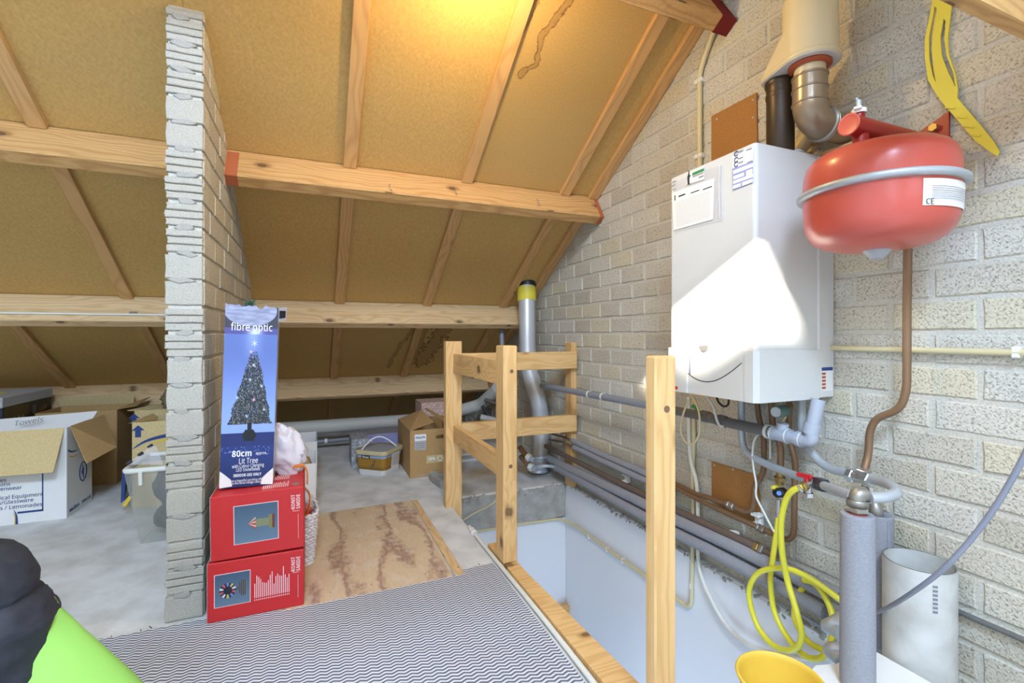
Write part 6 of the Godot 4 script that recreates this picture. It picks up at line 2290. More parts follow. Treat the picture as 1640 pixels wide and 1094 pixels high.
# ---------------------------------------------------------------- middle: red gift boxes and neighbours
func tree_picture() -> ImageTexture:
	# printed front of the tall carton: night sky band, lit tree on blue, text field
	var w := 200
	var h := 700
	var im := Image.create(w, h, false, Image.FORMAT_RGB8)
	var n := FastNoiseLite.new()
	n.seed = 4
	n.frequency = 0.16
	for y in h:
		for x in w:
			var u := float(x) / w
			var v := float(y) / h
			var c: Color
			if v < 0.165:
				c = Color(0.22, 0.22, 0.28)
				var e := Vector2((u - 0.47) / 0.50, (v - 0.035) / 0.085)
				if e.length() < 1.0:
					c = Color(0.66, 0.68, 0.78).lerp(Color(0.46, 0.48, 0.58), clampf(0.5 + 0.7 * n.get_noise_2d(x * 0.08 + y * 0.1, y * 0.35), 0, 1))
				if v > 0.13:
					c = c.lerp(Color(0.34, 0.33, 0.62), 0.8)
				c = c.lerp(Color(0.86, 0.90, 1.0), 0.9 * exp(-pow((u - 0.56) / 0.13, 2.0) - pow((v - 0.155) / 0.03, 2.0)))
			elif v < 0.775:
				var t := (v - 0.165) / 0.61
				c = Color(0.36, 0.44, 0.68).lerp(Color(0.56, 0.66, 0.90), smoothstep(0.1, 0.85, t))
				c = c.lerp(Color(0.72, 0.78, 0.95), 0.5 * exp(-pow((u - 0.53) / 0.14, 2.0)) * (1.0 - smoothstep(0.0, 0.3, t)))
				if v > 0.705:
					c = Color(0.13, 0.19, 0.42)
			else:
				c = Color(0.14, 0.22, 0.48).lerp(Color(0.12, 0.18, 0.38), (v - 0.775) / 0.225)
			im.set_pixel(x, y, c)
	# tree: stepped cone of dark fronds with bright tips
	var r := RandomNumberGenerator.new()
	r.seed = 8
	var cx := 0.545 * w
	for i in 5200 + 9000:
		var dark := i < 9000
		var t := sqrt(r.randf())
		var y := lerpf(0.255, 0.655, t) * h
		var half := lerpf(0.04, 0.40, pow(t, 0.9)) * w * (1.0 + 0.05 * sin(t * 26.0))
		var x := cx + r.randf_range(-1.0, 1.0) * half - (t - 0.5) * 8.0
		var k := r.randf() * (0.62 if dark else 1.0)
		var c := Color(0.09, 0.11, 0.12) if k < 0.66 else (Color(0.24, 0.27, 0.26) if k < 0.82 else (Color(0.78, 0.78, 0.72) if k < 0.97 else Color(0.9, 0.9, 0.95)))
		var dx := r.randf_range(-1.0, 1.0)
		for s in 5:
			var px := clampi(int(x + dx * s), 0, w - 1)
			var py := clampi(int(y + s * 0.7), 0, h - 1)
			im.set_pixel(px, py, c)
	# stars, topper
	var stars := [Vector2(0.56, 0.215), Vector2(0.50, 0.262), Vector2(0.56, 0.335), Vector2(0.50, 0.415), Vector2(0.27, 0.512), Vector2(0.58, 0.525), Vector2(0.46, 0.615), Vector2(0.72, 0.45), Vector2(0.78, 0.58)]
	var tint := [Color(0.95, 0.93, 1.0), Color(0.95, 0.75, 0.85), Color(0.95, 0.97, 1.0), Color(0.85, 0.92, 1.0), Color(0.8, 0.88, 1.0), Color(1.0, 0.75, 0.85), Color(0.75, 0.88, 1.0), Color(0.9, 0.9, 0.9), Color(0.9, 0.9, 0.9)]
	for i in stars.size():
		var p: Vector2 = stars[i] * Vector2(w, h)
		var L := 12 if i == 0 else 7
		for k in 6:
			var d := Vector2.from_angle(TAU * k / 6.0 + 0.5)
			for s in L:
				im.set_pixel(clampi(int(p.x + d.x * s), 0, w - 1), clampi(int(p.y + d.y * s), 0, h - 1), tint[i])
				im.set_pixel(clampi(int(p.x + d.x * s) + 1, 0, w - 1), clampi(int(p.y + d.y * s), 0, h - 1), tint[i])
	# trunk and foot
	for y in range(int(0.65 * h), int(0.75 * h)):
		for x in w:
			var v := float(y) / h
			var half := 8.0 if v < 0.688 else (lerpf(16.0, 26.0, smoothstep(0.688, 0.715, v)) if v < 0.732 else 20.0)
			if absf(x - cx + 6.0) < half:
				im.set_pixel(x, y, Color(0.10, 0.11, 0.13))
	# flakes over the lower field
	for i in 46:
		var p := Vector2(r.randf(), r.randf_range(0.78, 0.83 if i < 36 else 0.97))
		var c := Color(0.6, 0.68, 0.9) if i < 36 else Color(0.2, 0.28, 0.52)
		for dx in 3:
			for dy in 3:
				im.set_pixel(clampi(int(p.x * w) + dx, 0, w - 1), clampi(int(p.y * h) + dy, 0, h - 1), c)
	return ImageTexture.create_from_image(im)

func toy_picture(wheel: bool) -> ImageTexture:
	# product photo on grey-blue: a toy carousel or a lit wheel, lying on its side
	var w := 120
	var h := 120
	return image_tex(w, h, func(x: int, y: int) -> Color:
		var u := float(x) / w
		var v := float(y) / h
		var c := Color(0.27, 0.36, 0.45).lerp(Color(0.40, 0.49, 0.57), v)
		var ax := (u - 0.15) / 0.72
		var ay := absf(v - 0.5)
		if wheel:
			var d := Vector2(u - 0.36, v - 0.52)
			var l := d.length()
			if l < 0.24:
				c = Color(0.16, 0.16, 0.20)
				var a := fposmod(d.angle() * 10.0 / TAU, 1.0)
				if l > 0.13 and absf(a - 0.5) < 0.28:
					c = [Color(0.75, 0.35, 0.4), Color(0.4, 0.5, 0.8), Color(0.75, 0.7, 0.4), Color(0.8, 0.8, 0.85)][int(d.angle() * 10.0 / TAU + 20.0) % 4]
			elif u > 0.6 and u < 0.9 and ay < 0.05 + 0.2 * smoothstep(0.66, 0.74, u):
				c = Color(0.18, 0.19, 0.21) if (x / 3) % 2 == 0 else Color(0.46, 0.44, 0.44)
		else:
			if u > 0.30 and u < 0.92:
				var half := 0.0
				if u < 0.48:
					half = (u - 0.30) * 0.95
				elif u < 0.78:
					half = 0.10
				else:
					half = 0.19
				if ay < half:
					c = Color(0.78, 0.72, 0.66)
					if u < 0.48 and int(fposmod((v - 0.5) / maxf(half, 0.01) * 3.0, 2.0)) == 0:
						c = Color(0.70, 0.24, 0.24)
					elif u >= 0.48 and u < 0.78:
						c = Color(0.62, 0.58, 0.42) if (x / 4 + y / 4) % 2 == 0 else Color(0.36, 0.46, 0.36)
					elif u >= 0.78:
						c = Color(0.42, 0.20, 0.18) if u > 0.86 else Color(0.5, 0.48, 0.3)
		return c)

func red_box(label: String, lo: Vector3, hi: Vector3, tilt: float) -> Node3D:
	var o := thing("gift_box", label, "box", Vector3((lo.x + hi.x) * 0.5, lo.y, (lo.z + hi.z) * 0.5), "red gift boxes")
	o.rotation.z = tilt
	var s := hi - lo
	var st := begin()
	box(st, Vector3(-s.x / 2, 0, -s.z / 2), Vector3(s.x / 2, s.y, s.z / 2), 0.003)
	part(st, "carton", M.box_red, o)
	st = begin()
	box(st, Vector3(-s.x / 2 - 0.002, 0.002, -s.z / 2 + 0.002), Vector3(-s.x / 2 + 0.006, s.y - 0.002, s.z / 2 - 0.004), 0.001)
	part(st, "worn_edge", M.card_grey, o)
	# white two-line mark, turned a quarter
	var zf := s.z / 2 + 0.0008
	for q in [["KONST", -0.004], ["SMIDE", 0.015]]:
		lettering(q[0], 0.0145, Vector3(s.x / 2 - 0.036 + q[1], s.y * 0.765, zf), Vector3(0, 1, 0), Vector3(-1, 0, 0), M.ink_pink, o, HORIZONTAL_ALIGNMENT_CENTER, "lettering", true, 0.058)
	st = begin()
	plate(st, Vector3(s.x / 2 - 0.029, s.y * 0.615, zf - 0.0006), Vector3.RIGHT, Vector3.UP, 0.022, 0.0016)
	plate(st, Vector3(s.x / 2 - 0.040, s.y * 0.63, zf - 0.0006), Vector3.RIGHT, Vector3.UP, 0.0016, 0.010)
	part(st, "mark_outline", M.ink_pink, o)
	st = begin()
	plate(st, Vector3(s.x / 2 - 0.022, s.y * 0.36, zf - 0.0006), Vector3.RIGHT, Vector3.UP, 0.0012, s.y * 0.40)
	part(st, "thin_line", M.ink_pink, o)
	return o

func build_red_boxes() -> void:
	var lo := Vector3(-0.376, 0.008, -2.44)
	var hi := Vector3(-0.036, 0.237, -2.130)
	var o := red_box("red gift box printed with a toy wheel and white text, lower of two stacked", lo, hi, 0.0)
	var s := hi - lo
	var pm := flat(Color.WHITE, 0.4)
	pm.albedo_texture = toy_picture(true)
	var st := begin()
	plate(st, Vector3(-s.x / 2 + 0.085, s.y * 0.52, s.z / 2), Vector3.RIGHT, Vector3.UP, 0.124, 0.128, 0.0004)
	part(st, "picture_border", M.ink_pink, o)
	st = begin()
	plate(st, Vector3(-s.x / 2 + 0.085, s.y * 0.52, s.z / 2 + 0.0005), Vector3.RIGHT, Vector3.UP, 0.119, 0.123, 0.0004)
	part(st, "product_picture", pm, o)
	st = begin()
	var bars := [0.52, 0.80, 0.74, 0.66, 0.52, 0.50, 0.48, 0.56, 0.74, 0.86, 0.40, 0.66, 0.74, 0.66, 0.64, 0.98, 0.66, 0.54, 0.66]
	for k in bars.size():
		var h: float = 0.11 * bars[k]
		plate(st, Vector3(-s.x / 2 + 0.162 + 0.0068 * k, s.y * 0.29 + h / 2, s.z / 2), Vector3.RIGHT, Vector3.UP, 0.003, h)
		plate(st, Vector3(-s.x / 2 + 0.162 + 0.0068 * k, s.y * 0.255, s.z / 2), Vector3.RIGHT, Vector3.UP, 0.003, 0.005)
	var tx := part(st, "text_lines", M.ink_pink, o)
	tx.set_meta("kind", "stuff")
	lo = Vector3(-0.364, 0.2445, -2.435)
	hi = Vector3(-0.034, 0.494, -2.130)
	o = red_box("red gift box printed with a toy carousel, upper of two stacked, under blue carton", lo, hi, 0.012)
	s = hi - lo
	pm = flat(Color.WHITE, 0.4)
	pm.albedo_texture = toy_picture(false)
	st = begin()
	plate(st, Vector3(-0.008, s.y * 0.515, s.z / 2), Vector3.RIGHT, Vector3.UP, 0.158, 0.152, 0.0004)
	part(st, "picture_border", M.ink_pink, o)
	st = begin()
	plate(st, Vector3(-0.008, s.y * 0.515, s.z / 2 + 0.0005), Vector3.RIGHT, Vector3.UP, 0.153, 0.147, 0.0004)
	part(st, "product_picture", pm, o)
	st = begin()
	for row in 2:
		for k in 13:
			var h := 0.045 + 0.03 * absf(sin(k * 1.7 + row))
			slab(st, Vector3(0.012 + 0.0075 * k - row * 0.002, s.y + 0.0008, s.z / 2 - 0.03 - row * 0.11), Vector3(0.0155 + 0.0075 * k - row * 0.002, s.y + 0.0008, s.z / 2 - 0.03 - row * 0.11), Vector3(0.0155 + 0.0075 * k, s.y + 0.0008, s.z / 2 - 0.03 - row * 0.11 - h), Vector3(0.012 + 0.0075 * k, s.y + 0.0008, s.z / 2 - 0.03 - row * 0.11 - h), 0.0004)
	tx = part(st, "text_lines", M.ink_pink, o)
	tx.set_meta("kind", "stuff")
	st = begin()
	rod(st, Vector3(s.x / 2 - 0.03, s.y, s.z / 2 - 0.05), Vector3(s.x / 2 - 0.03, s.y + 0.0006, s.z / 2 - 0.05), 0.013, 16)
	part(st, "round_seal", M.gauge_green, o)

	# tall carton
	o = thing("tree_carton", "tall worn blue carton picturing a lit Christmas tree, standing on the red boxes", "box", Vector3(-0.252, 0.499, -2.255))
	o.rotation = Vector3(0.0, 0.0, -0.030)
	var W := 0.192
	var H := 0.745
	var D := 0.10
	st = begin()
	for q in [[Vector3(-W / 2, 0, -D / 2), Vector3(-W / 2 + 0.004, H, D / 2)], [Vector3(W / 2 - 0.004, 0, -D / 2), Vector3(W / 2, H - 0.03, D / 2)], [Vector3(-W / 2, 0, -D / 2), Vector3(W / 2, H - 0.02, -D / 2 + 0.004)], [Vector3(-W / 2, 0, -D / 2), Vector3(W / 2, 0.004, D / 2)]]:
		box(st, q[0], q[1], 0.001)
	part(st, "carton_body", M.silver_card, o)
	# front panel with a torn upper edge
	var front := flat(Color.WHITE, 0.35)
	front.albedo_texture = tree_picture()
	front.texture_repeat = false
	var poly := PackedVector2Array([Vector2(-W / 2, 0.0), Vector2(W / 2, 0.0), Vector2(W / 2, H - 0.012)])
	var r := RandomNumberGenerator.new()
	r.seed = 17
	for k in range(1, 16):
		poly.append(Vector2(W / 2 - W * k / 16.0, H - 0.006 + r.randf_range(-0.006, 0.005) - (0.012 if k in [5, 6] else 0.0)))
	poly.append(Vector2(-W / 2, H - 0.004))
	st = begin()
	for i in range(0, Geometry2D.triangulate_polygon(poly).size(), 3):
		var ids := Geometry2D.triangulate_polygon(poly)
		var p := [poly[ids[i]], poly[ids[i + 1]], poly[ids[i + 2]]]
		if (p[1] - p[0]).cross(p[2] - p[0]) < 0.0:
			p = [p[0], p[2], p[1]]
		var u := func(q: Vector2) -> Vector2: return Vector2(q.x / W + 0.5, 1.0 - q.y / H)
		tri(st, Vector3(p[0].x, p[0].y, D / 2 + 0.001), Vector3(p[1].x, p[1].y, D / 2 + 0.001), Vector3(p[2].x, p[2].y, D / 2 + 0.001), u.call(p[0]), u.call(p[1]), u.call(p[2]))
		tri(st, Vector3(p[0].x, p[0].y, D / 2 - 0.002), Vector3(p[2].x, p[2].y, D / 2 - 0.002), Vector3(p[1].x, p[1].y, D / 2 - 0.002), u.call(p[0]), u.call(p[2]), u.call(p[1]))
	part(st, "printed_front", front, o)
	var zf := D / 2 + 0.0016
	for q in [["fibre optic", 0.030, 0.0, 0.650, 0.150, false], ["80cm", 0.026, -0.020, 0.136, 0.070, true], ["approx.", 0.012, 0.050, 0.134, 0.040, false], ["Lit Tree", 0.022, 0.004, 0.105, 0.068, false], ["with Colour Changing", 0.013, 0.004, 0.085, 0.115, false], ["LED Snowflakes", 0.013, 0.004, 0.070, 0.085, false], ["INDOOR USE ONLY", 0.012, 0.002, 0.048, 0.100, true], ["gives a beautiful sparkling effect", 0.009, 0.0, 0.027, 0.128, false], ["as the fibres change colour", 0.009, 0.0, 0.017, 0.105, false]]:
		lettering(q[0], q[1], Vector3(q[2], q[3], zf), Vector3.RIGHT, Vector3.UP, M.ink_white, o, HORIZONTAL_ALIGNMENT_CENTER, "lettering", q[5], q[4])
	# torn flaps and tape
	st = begin()
	slab(st, Vector3(W / 2 - 0.002, H - 0.07, D / 2), Vector3(W / 2 + 0.028, H - 0.06, D / 2 - 0.03), Vector3(W / 2 + 0.03, H - 0.004, D / 2 - 0.03), Vector3(W / 2 - 0.002, H - 0.010, D / 2), 0.003)
	part(st, "torn_flap", M.silver_card, o)
	st = begin()
	slab(st, Vector3(W / 2 + 0.004, H - 0.055, D / 2 - 0.002), Vector3(W / 2 + 0.026, H - 0.05, D / 2 - 0.026), Vector3(W / 2 + 0.026, H - 0.02, D / 2 - 0.026), Vector3(W / 2 + 0.004, H - 0.022, D / 2 - 0.002), 0.0)
	part(st, "torn_patch", M.ink_dark, o)
	for sx in [-1.0, 1.0]:
		st = begin()
		var pp := PackedVector2Array([Vector2(sx * W / 2, 0.002), Vector2(sx * (W / 2 - 0.045), 0.006), Vector2(sx * (W / 2 - 0.040), 0.032), Vector2(sx * (W / 2 - 0.018), 0.054), Vector2(sx * W / 2, 0.07)])
		prism(st, pp, Transform3D(Basis(), Vector3(0, 0, D / 2 + 0.0022)), 0.001)
		part(st, "peeling_tape", M.paper, o)
	# sprig poking out
	o = thing("artificial_sprig", "green artificial tree tip poking out of the tall blue carton's torn top", "sprig", Vector3(-0.245, 1.205, -2.27))
	st = begin()
	for i in 80:
		var t := r.randf()
		var a := r.randf() * TAU
		var b := Vector3(cos(a), r.randf_range(-0.2, 0.9), sin(a)).normalized()
		var p := Vector3(r.randf_range(-0.006, 0.006), 0.012 + t * 0.04, 0)
		beam(st, p, p + b * r.randf_range(0.012, 0.03), 0.0016, 0.0022, Vector3.UP, 0.0)
	var nd := part(st, "needles", M.sprig, o)
	nd.set_meta("kind", "stuff")
	st = begin()
	rod(st, Vector3(0, 0, 0), Vector3(0, 0.055, 0), 0.003, 6)
	part(st, "stem", M.sprig, o)

	# bag on the upper red box
	st = begin()
	blob(st, Transform3D(Basis(Vector3(0, 0, 1), 0.35), Vector3(-0.115, 0.595, -2.36)), Vector3(0.15, 0.22, 0.10), 0.25, 0.10, 31, 36, 26)
	single(st, "plastic_bag", M.bag, "crumpled white plastic bag lying on the upper red box, behind the tall carton", "bag")
	# orange handles
	o = thing("orange_handle", "orange plastic bag handle hanging over the right edge of the red boxes", "handle")
	st = begin()
	swooshless(st, [Vector3(-0.0794, 0.54746, -2.25528), Vector3(-0.04107, 0.56668, -2.18506), Vector3(-0.02373, 0.54908, -2.14528), Vector3(-0.02373, 0.49986, -2.14528)], 0.016)
	part(st, "upper_loop", M.orange, o)
	st = begin()
	swooshless(st, [Vector3(-0.03215, 0.45581, -2.23552), Vector3(-0.01453, 0.43896, -2.19563), Vector3(-0.01698, 0.38584, -2.19666), Vector3(-0.03215, 0.34259, -2.23552)], 0.016)
	part(st, "lower_loop", M.orange, o)

	# white wicker basket behind
	o = thing("wicker_basket", "white wicker basket behind the red boxes, holding a clear bag", "basket", Vector3(-0.125, 0, -2.60))
	var bw := 0.125
	var bd := 0.11
	var bh := 0.25
	for row in 17:
		st = begin()
		var y := 0.010 + bh * row / 17.0
		var f := 1.0 + 0.14 * row / 17.0
		var loop := PackedVector3Array()
		var n := 96
		for k in n + 1:
			var a := TAU * (k % n) / n
			var c := cos(a)
			var d := sin(a)
			var e := Vector2(signf(c) * pow(absf(c), 0.4), signf(d) * pow(absf(d), 0.4))
			var wob := 1.0 + 0.022 * (1.0 if ((k * 32 / n) + row) % 2 == 0 else -1.0)
			loop.append(Vector3(e.x * bw * f * wob, y + 0.003 * sin(k * 1.3), e.y * bd * f * wob))
		tube(st, loop, 0.0075, 6, PackedFloat32Array(), false)
		part(st, "woven_strand", M.wicker, o)
	st = begin()
	for k in 24:
		var a := TAU * k / 24.0
		var e := Vector2(signf(cos(a)) * pow(absf(cos(a)), 0.4), signf(sin(a)) * pow(absf(sin(a)), 0.4))
		rod(st, Vector3(e.x * bw, 0, e.y * bd), Vector3(e.x * bw * 1.14, bh, e.y * bd * 1.14), 0.005, 6)
	var sp := part(st, "stakes", M.wicker, o)
	sp.set_meta("kind", "stuff")
	st = begin()
	blob(st, Transform3D(Basis(), Vector3(-0.10, 0.28, -2.56)), Vector3(0.20, 0.17, 0.16), 0.22, 0.12, 41, 30, 20)
	single(st, "clear_bag", M.film, "clear bag bulging out of the wicker basket", "bag")
	st = begin()
	blob(st, Transform3D(Basis(), Vector3(-0.095, 0.25, -2.55)), Vector3(0.17, 0.08, 0.13), 0.25, 0.15, 44)
	single(st, "red_ornaments", M.box_red, "red decorations showing through the clear bag in the wicker basket", "decoration")

	# two white storage boxes
	o = thing("white_storage_box", "open white cardboard storage box behind the wicker basket, nearer of two", "box", Vector3(-0.13, 0, -3.25), "white storage boxes")
	carton(o, Vector3(-0.2, 0, -0.18), Vector3(0.145, 0.345, 0.16), M.card_white, 0.005, M.card_white)
	swoosh(o, [Vector3(0.1462, 0.10, 0.10), Vector3(0.1462, 0.115, 0.0), Vector3(0.1462, 0.15, -0.1)], 0.008, M.ink_blue, Vector3(1, 0, 0))
	st = begin()
	rbox(st, Transform3D(Basis(Vector3(0, 0, 1), 0.35), Vector3(0.06, 0.275, 0.0)), Vector3(0.13, 0.11, 0.10), 0.01)
	part(st, "brown_parcel", M.card, o)
	o = thing("white_storage_box", "white cardboard storage box further back by the eaves pipe, its contents just showing", "box", Vector3(-0.14, 0, -3.9), "white storage boxes")
	carton(o, Vector3(-0.2, 0, -0.20), Vector3(0.165, 0.345, 0.18), M.card_white, 0.005, M.card_white)
	st = begin()
	box(st, Vector3(-0.15, 0.005, -0.15), Vector3(0.14, 0.26, 0.14), 0.01)
	part(st, "dark_filling", M.ink_grey, o)

func swooshless(st: SurfaceTool, pts: Array, w: float) -> void:
	# soft plastic ribbon with a little thickness
	var p := spline(pts, 0.01)
	for i in p.size() - 1:
		beam(st, p[i], p[i + 1] + (p[i + 1] - p[i]) * 0.15, w, 0.003, (p[i + 1] - p[i]).cross(Vector3(0.3, 0, 1)), 0.0)

# ---------------------------------------------------------------- back: under the eaves
func build_back_store() -> void:
	var st := begin()
	# white soil pipe along the eaves, with its rising branch
	var o := thing("eaves_pipe", "thick white plastic pipe lying along the eaves behind the boxes", "pipe")
	tube(st, PackedVector3Array([Vector3(-0.40, 0.215, -5.02), Vector3(1.05, 0.215, -5.02)]), 0.066, 22)
	part(st, "pipe", M.white_pipe, o)
	st = begin()
	tube(st, smooth_path([Vector3(1.0, 0.215, -5.02), Vector3(1.12, 0.215, -5.02), Vector3(1.612, 0.387, -4.7), Vector3(1.694, 0.582, -4.42)], 0.06), 0.062, 20)
	part(st, "rising_branch", M.white_pipe, o)
	st = begin()
	rbox(st, Transform3D(Basis(), Vector3(1.612, 0.394, -4.8)), Vector3(0.04, 0.05, 0.03), 0.004)
	part(st, "label", M.paper, o)
	st = begin()
	tube(st, PackedVector3Array([Vector3(-0.30, 0.075, -4.97), Vector3(0.55, 0.085, -4.97)]), 0.021, 12)
	o = thing("grey_floor_pipe", "thin grey pipe on the floor below the thick white eaves pipe", "pipe")
	part(st, "pipe", M.drain_grey, o)
	sleeve(o, "coupling", Vector3(0.10, 0.080, -4.97), Vector3(0.125, 0.080, -4.97), 0.027, M.white_plastic)
	# lower eaves clutter behind the posts
	var k := 0
	for q in [[Vector3(1.583, 0.466, -4.5), Vector3(1.946, 0.336, -4.3), 0.018], [Vector3(1.544, 0.294, -4.5), Vector3(1.946, 0.199, -4.3), 0.03], [Vector3(1.574, 0.397, -4.55), Vector3(1.725, 0.151, -4.45), 0.016]]:
		st = begin()
		rod(st, q[0], q[1], q[2], 10)
		single(st, "loose_pipe", [M.old_copper, M.pvc_pipe, M.dark_plastic][k], ["brown metal pipe end lying under the eaves behind the stair posts", "pale plastic pipe lying under the eaves behind the stair posts", "dark plastic pipe leaning under the eaves behind the stair posts"][k], "pipe", "loose pipes")
		k += 1
	# pale boards stacked on the landing
	k = 0
	for q in [[0.0, 0.025, M.card_white], [0.027, 0.052, M.card_grey], [0.054, 0.074, M.card_white]]:
		st = begin()
		box(st, Vector3(1.05, q[0], -4.35), Vector3(1.62, q[1], -4.0), 0.003)
		single(st, "stacked_board", q[2], ["white board at the bottom of the stack on the landing", "grey board in the middle of the stack on the landing", "white board on top of the stack on the landing"][k], "board", "stacked boards")
		k += 1
	# lavender carton
	o = thing("lavender_box", "flat lavender product box against the white eaves pipe, behind the paint bucket", "box", Vector3(0.62, 0, -4.55))
	st = begin()
	box(st, Vector3(-0.225, 0.0, -0.12), Vector3(0.20, 0.225, 0.16), 0.004)
	part(st, "carton", M.silver_card, o)
	st = begin()
	slab(st, Vector3(-0.222, 0.003, 0.1606), Vector3(0.198, 0.003, 0.1606), Vector3(0.198, 0.222, 0.1606), Vector3(-0.222, 0.222, 0.1606), 0.0004)
	part(st, "printed_front", M.lavender, o)
	st = begin()
	plate(st, Vector3(-0.17, 0.175, 0.1606), Vector3.RIGHT, Vector3.UP, 0.07, 0.02)
	part(st, "white_mark", M.ink_white, o)
	st = begin()
	var disc := PackedVector2Array()
	for j in 24:
		disc.append(Vector2(cos(TAU * j / 24.0) * 0.06, sin(TAU * j / 24.0) * 0.05))
	prism(st, disc, Transform3D(Basis(), Vector3(0.03, 0.15, 0.1616)), 0.0006)
	part(st, "printed_disc", M.label_lilac, o)
	# small patterned carton
	var pat := noise_tex(FastNoiseLite.TYPE_CELLULAR, 0.06, 2, srgb(120, 126, 140), srgb(226, 224, 220), 128, 6)
	var pmat := flat(Color.WHITE, 0.6)
	pmat.albedo_texture = pat
	triplanar(pmat, 4.0, false)
	st = begin()
	box(st, Vector3(0.295, 0.0, -4.48), Vector3(0.44, 0.235, -4.20), 0.003)
	single(st, "patterned_box", pmat, "small grey patterned box beside the paint bucket, at the left of the eaves cluster", "box")
	# paint bucket: rounded square, a corner towards the room
	o = thing("paint_bucket", "square white paint bucket with a savanna print and a raised handle, by the brown carton", "bucket", Vector3(0.498, 0, -4.0))
	o.rotation.y = PI * 0.25 + 0.08
	var ring := func(half: float, rad: float, y: float) -> PackedVector3Array:
		var row := PackedVector3Array()
		for j in 4:
			var c := Vector2([1, -1, -1, 1][j], [1, 1, -1, -1][j]) * (half - rad)
			for q in 8:
				var a: float = PI * 0.5 * j + PI * 0.5 * q / 7.0
				row.append(Vector3(c.x + cos(a) * rad, y, -(c.y + sin(a) * rad)))
		row.append(row[0])
		return row
	var print_tex := image_tex(256, 96, func(x: int, y: int) -> Color:
		var v := y / 96.0
		var c := Color(0.62, 0.46, 0.16)
		if v < 0.16:
			c = Color(0.62, 0.70, 0.82)
		elif v < 0.78:
			c = Color(0.70, 0.54, 0.22) if (y / 5) % 2 == 0 else Color(0.60, 0.43, 0.14)
			if v > 0.62 and (x * 7 + y * 13) % 11 < 4:
				c = Color(0.42, 0.34, 0.10)
		else:
			c = Color(0.88, 0.87, 0.86)
		return c)
	var prm := flat(Color.WHITE, 0.5)
	prm.albedo_texture = print_tex
	st = begin()
	grid(st, [ring.call(0.118, 0.035, 0.0), ring.call(0.122, 0.035, 0.003), ring.call(0.1235, 0.036, 0.014)], false)
	part(st, "tub_base", M.white_plastic, o)
	st = begin()
	grid(st, [ring.call(0.1238, 0.036, 0.012), ring.call(0.1375, 0.037, 0.168)], false)
	part(st, "printed_wrap", prm, o)
	st = begin()
	grid(st, [ring.call(0.1375, 0.037, 0.166), ring.call(0.146, 0.042, 0.167), ring.call(0.147, 0.042, 0.196), ring.call(0.146, 0.04, 0.200), ring.call(0.138, 0.036, 0.198)], false)
	part(st, "lid_rim", M.cream_conduit, o)
	st = begin()
	var top := PackedVector2Array()
	for p in ring.call(0.139, 0.036, 0.0):
		top.append(Vector2(p.x, -p.z))
	top.remove_at(top.size() - 1)
	prism(st, top, Transform3D(Basis(Vector3(1, 0, 0), Vector3(0, 0, -1), Vector3(0, 1, 0)), Vector3(0, 0.192, 0)), 0.004)
	part(st, "lid", M.grey_plastic, o)
	st = begin()
	var hp: Array = []
	for j in 17:
		var a := PI * j / 16.0
		hp.append(Vector3(0.1, 0, 0.1).lerp(Vector3(-0.1, 0, -0.1), j / 16.0) * 1.0 + Vector3(0, 0.19 + 0.085 * sin(a), 0) + Vector3(0.05, 0, -0.05) * sin(a) * 0.6)
	tube(st, PackedVector3Array(hp), 0.006, 8)
	part(st, "handle", M.white_plastic, o)
	# the print on the two visible sides: label, black tag, giraffe
	var nr := Vector3(1, 0, 0)
	st = begin()
	plate(st, Vector3(0.02, 0.09, 0.1335), Vector3.RIGHT, Vector3(0, 1, 0.088), 0.11, 0.145, 0.001)
	part(st, "white_label", M.paper, o)
	st = begin()
	for j in 7:
		plate(st, Vector3(0.02, 0.145 - 0.013 * j, 0.1405 - 0.00115 * j), Vector3.RIGHT, Vector3(0, 1, 0.088), 0.09, 0.003, 0.0006)
	part(st, "label_print", M.ink_grey, o).set_meta("kind", "stuff")
	st = begin()
	plate(st, Vector3(-0.1372, 0.148, -0.035), Vector3(0, 0, 1), Vector3(-0.088, 1, 0), 0.075, 0.028, 0.001)
	part(st, "black_tag", M.black, o)
	lettering("flexa", 0.018, Vector3(-0.1395, 0.148, -0.035), Vector3(0, 0, 1), Vector3(-0.088, 1, 0), M.ink_white, o, HORIZONTAL_ALIGNMENT_CENTER, "lettering", true, 0.055)
	st = begin()
	prism(st, PackedVector2Array([Vector2(-0.012, -0.035), Vector2(-0.008, -0.035), Vector2(-0.006, -0.01), Vector2(0.006, -0.012), Vector2(0.008, -0.035), Vector2(0.012, -0.035), Vector2(0.012, 0.0), Vector2(0.024, 0.032), Vector2(0.032, 0.034), Vector2(0.030, 0.040), Vector2(0.020, 0.040), Vector2(0.004, 0.006), Vector2(-0.012, 0.0)]), Transform3D(Basis(Vector3(0, 0, 1), Vector3(-0.088, 1, 0), Vector3(-1, -0.088, 0)), Vector3(-0.1335, 0.09, 0.025)), 0.001)
	part(st, "giraffe_print", M.old_copper, o)

	# brown carton
	o = thing("brown_carton", "brown carton with hand hole, white label and lifted flap, beside a stair post", "box", Vector3(0.90, 0, -3.95))
	var off := -o.position
	var lo := Vector3(0.692, 0.0, -4.28)
	var hi := Vector3(1.10, 0.372, -3.705)
	var t := 0.006
	# front wall with the hand hole cut through
	st = begin()
	var hole0 := Vector3(0.85, 0.288, -3.705)
	var hx0 := 0.895
	var hx1 := 0.985
	var hy0 := 0.292
	var hy1 := 0.322
	for q in [[Vector2(lo.x, 0), Vector2(hi.x, hy0)], [Vector2(lo.x, hy1), Vector2(hi.x, hi.y)], [Vector2(lo.x, hy0), Vector2(hx0, hy1)], [Vector2(hx1, hy0), Vector2(hi.x, hy1)]]:
		box(st, Vector3(q[0].x, q[0].y, hi.z - t) + off, Vector3(q[1].x, q[1].y, hi.z) + off, 0.0)
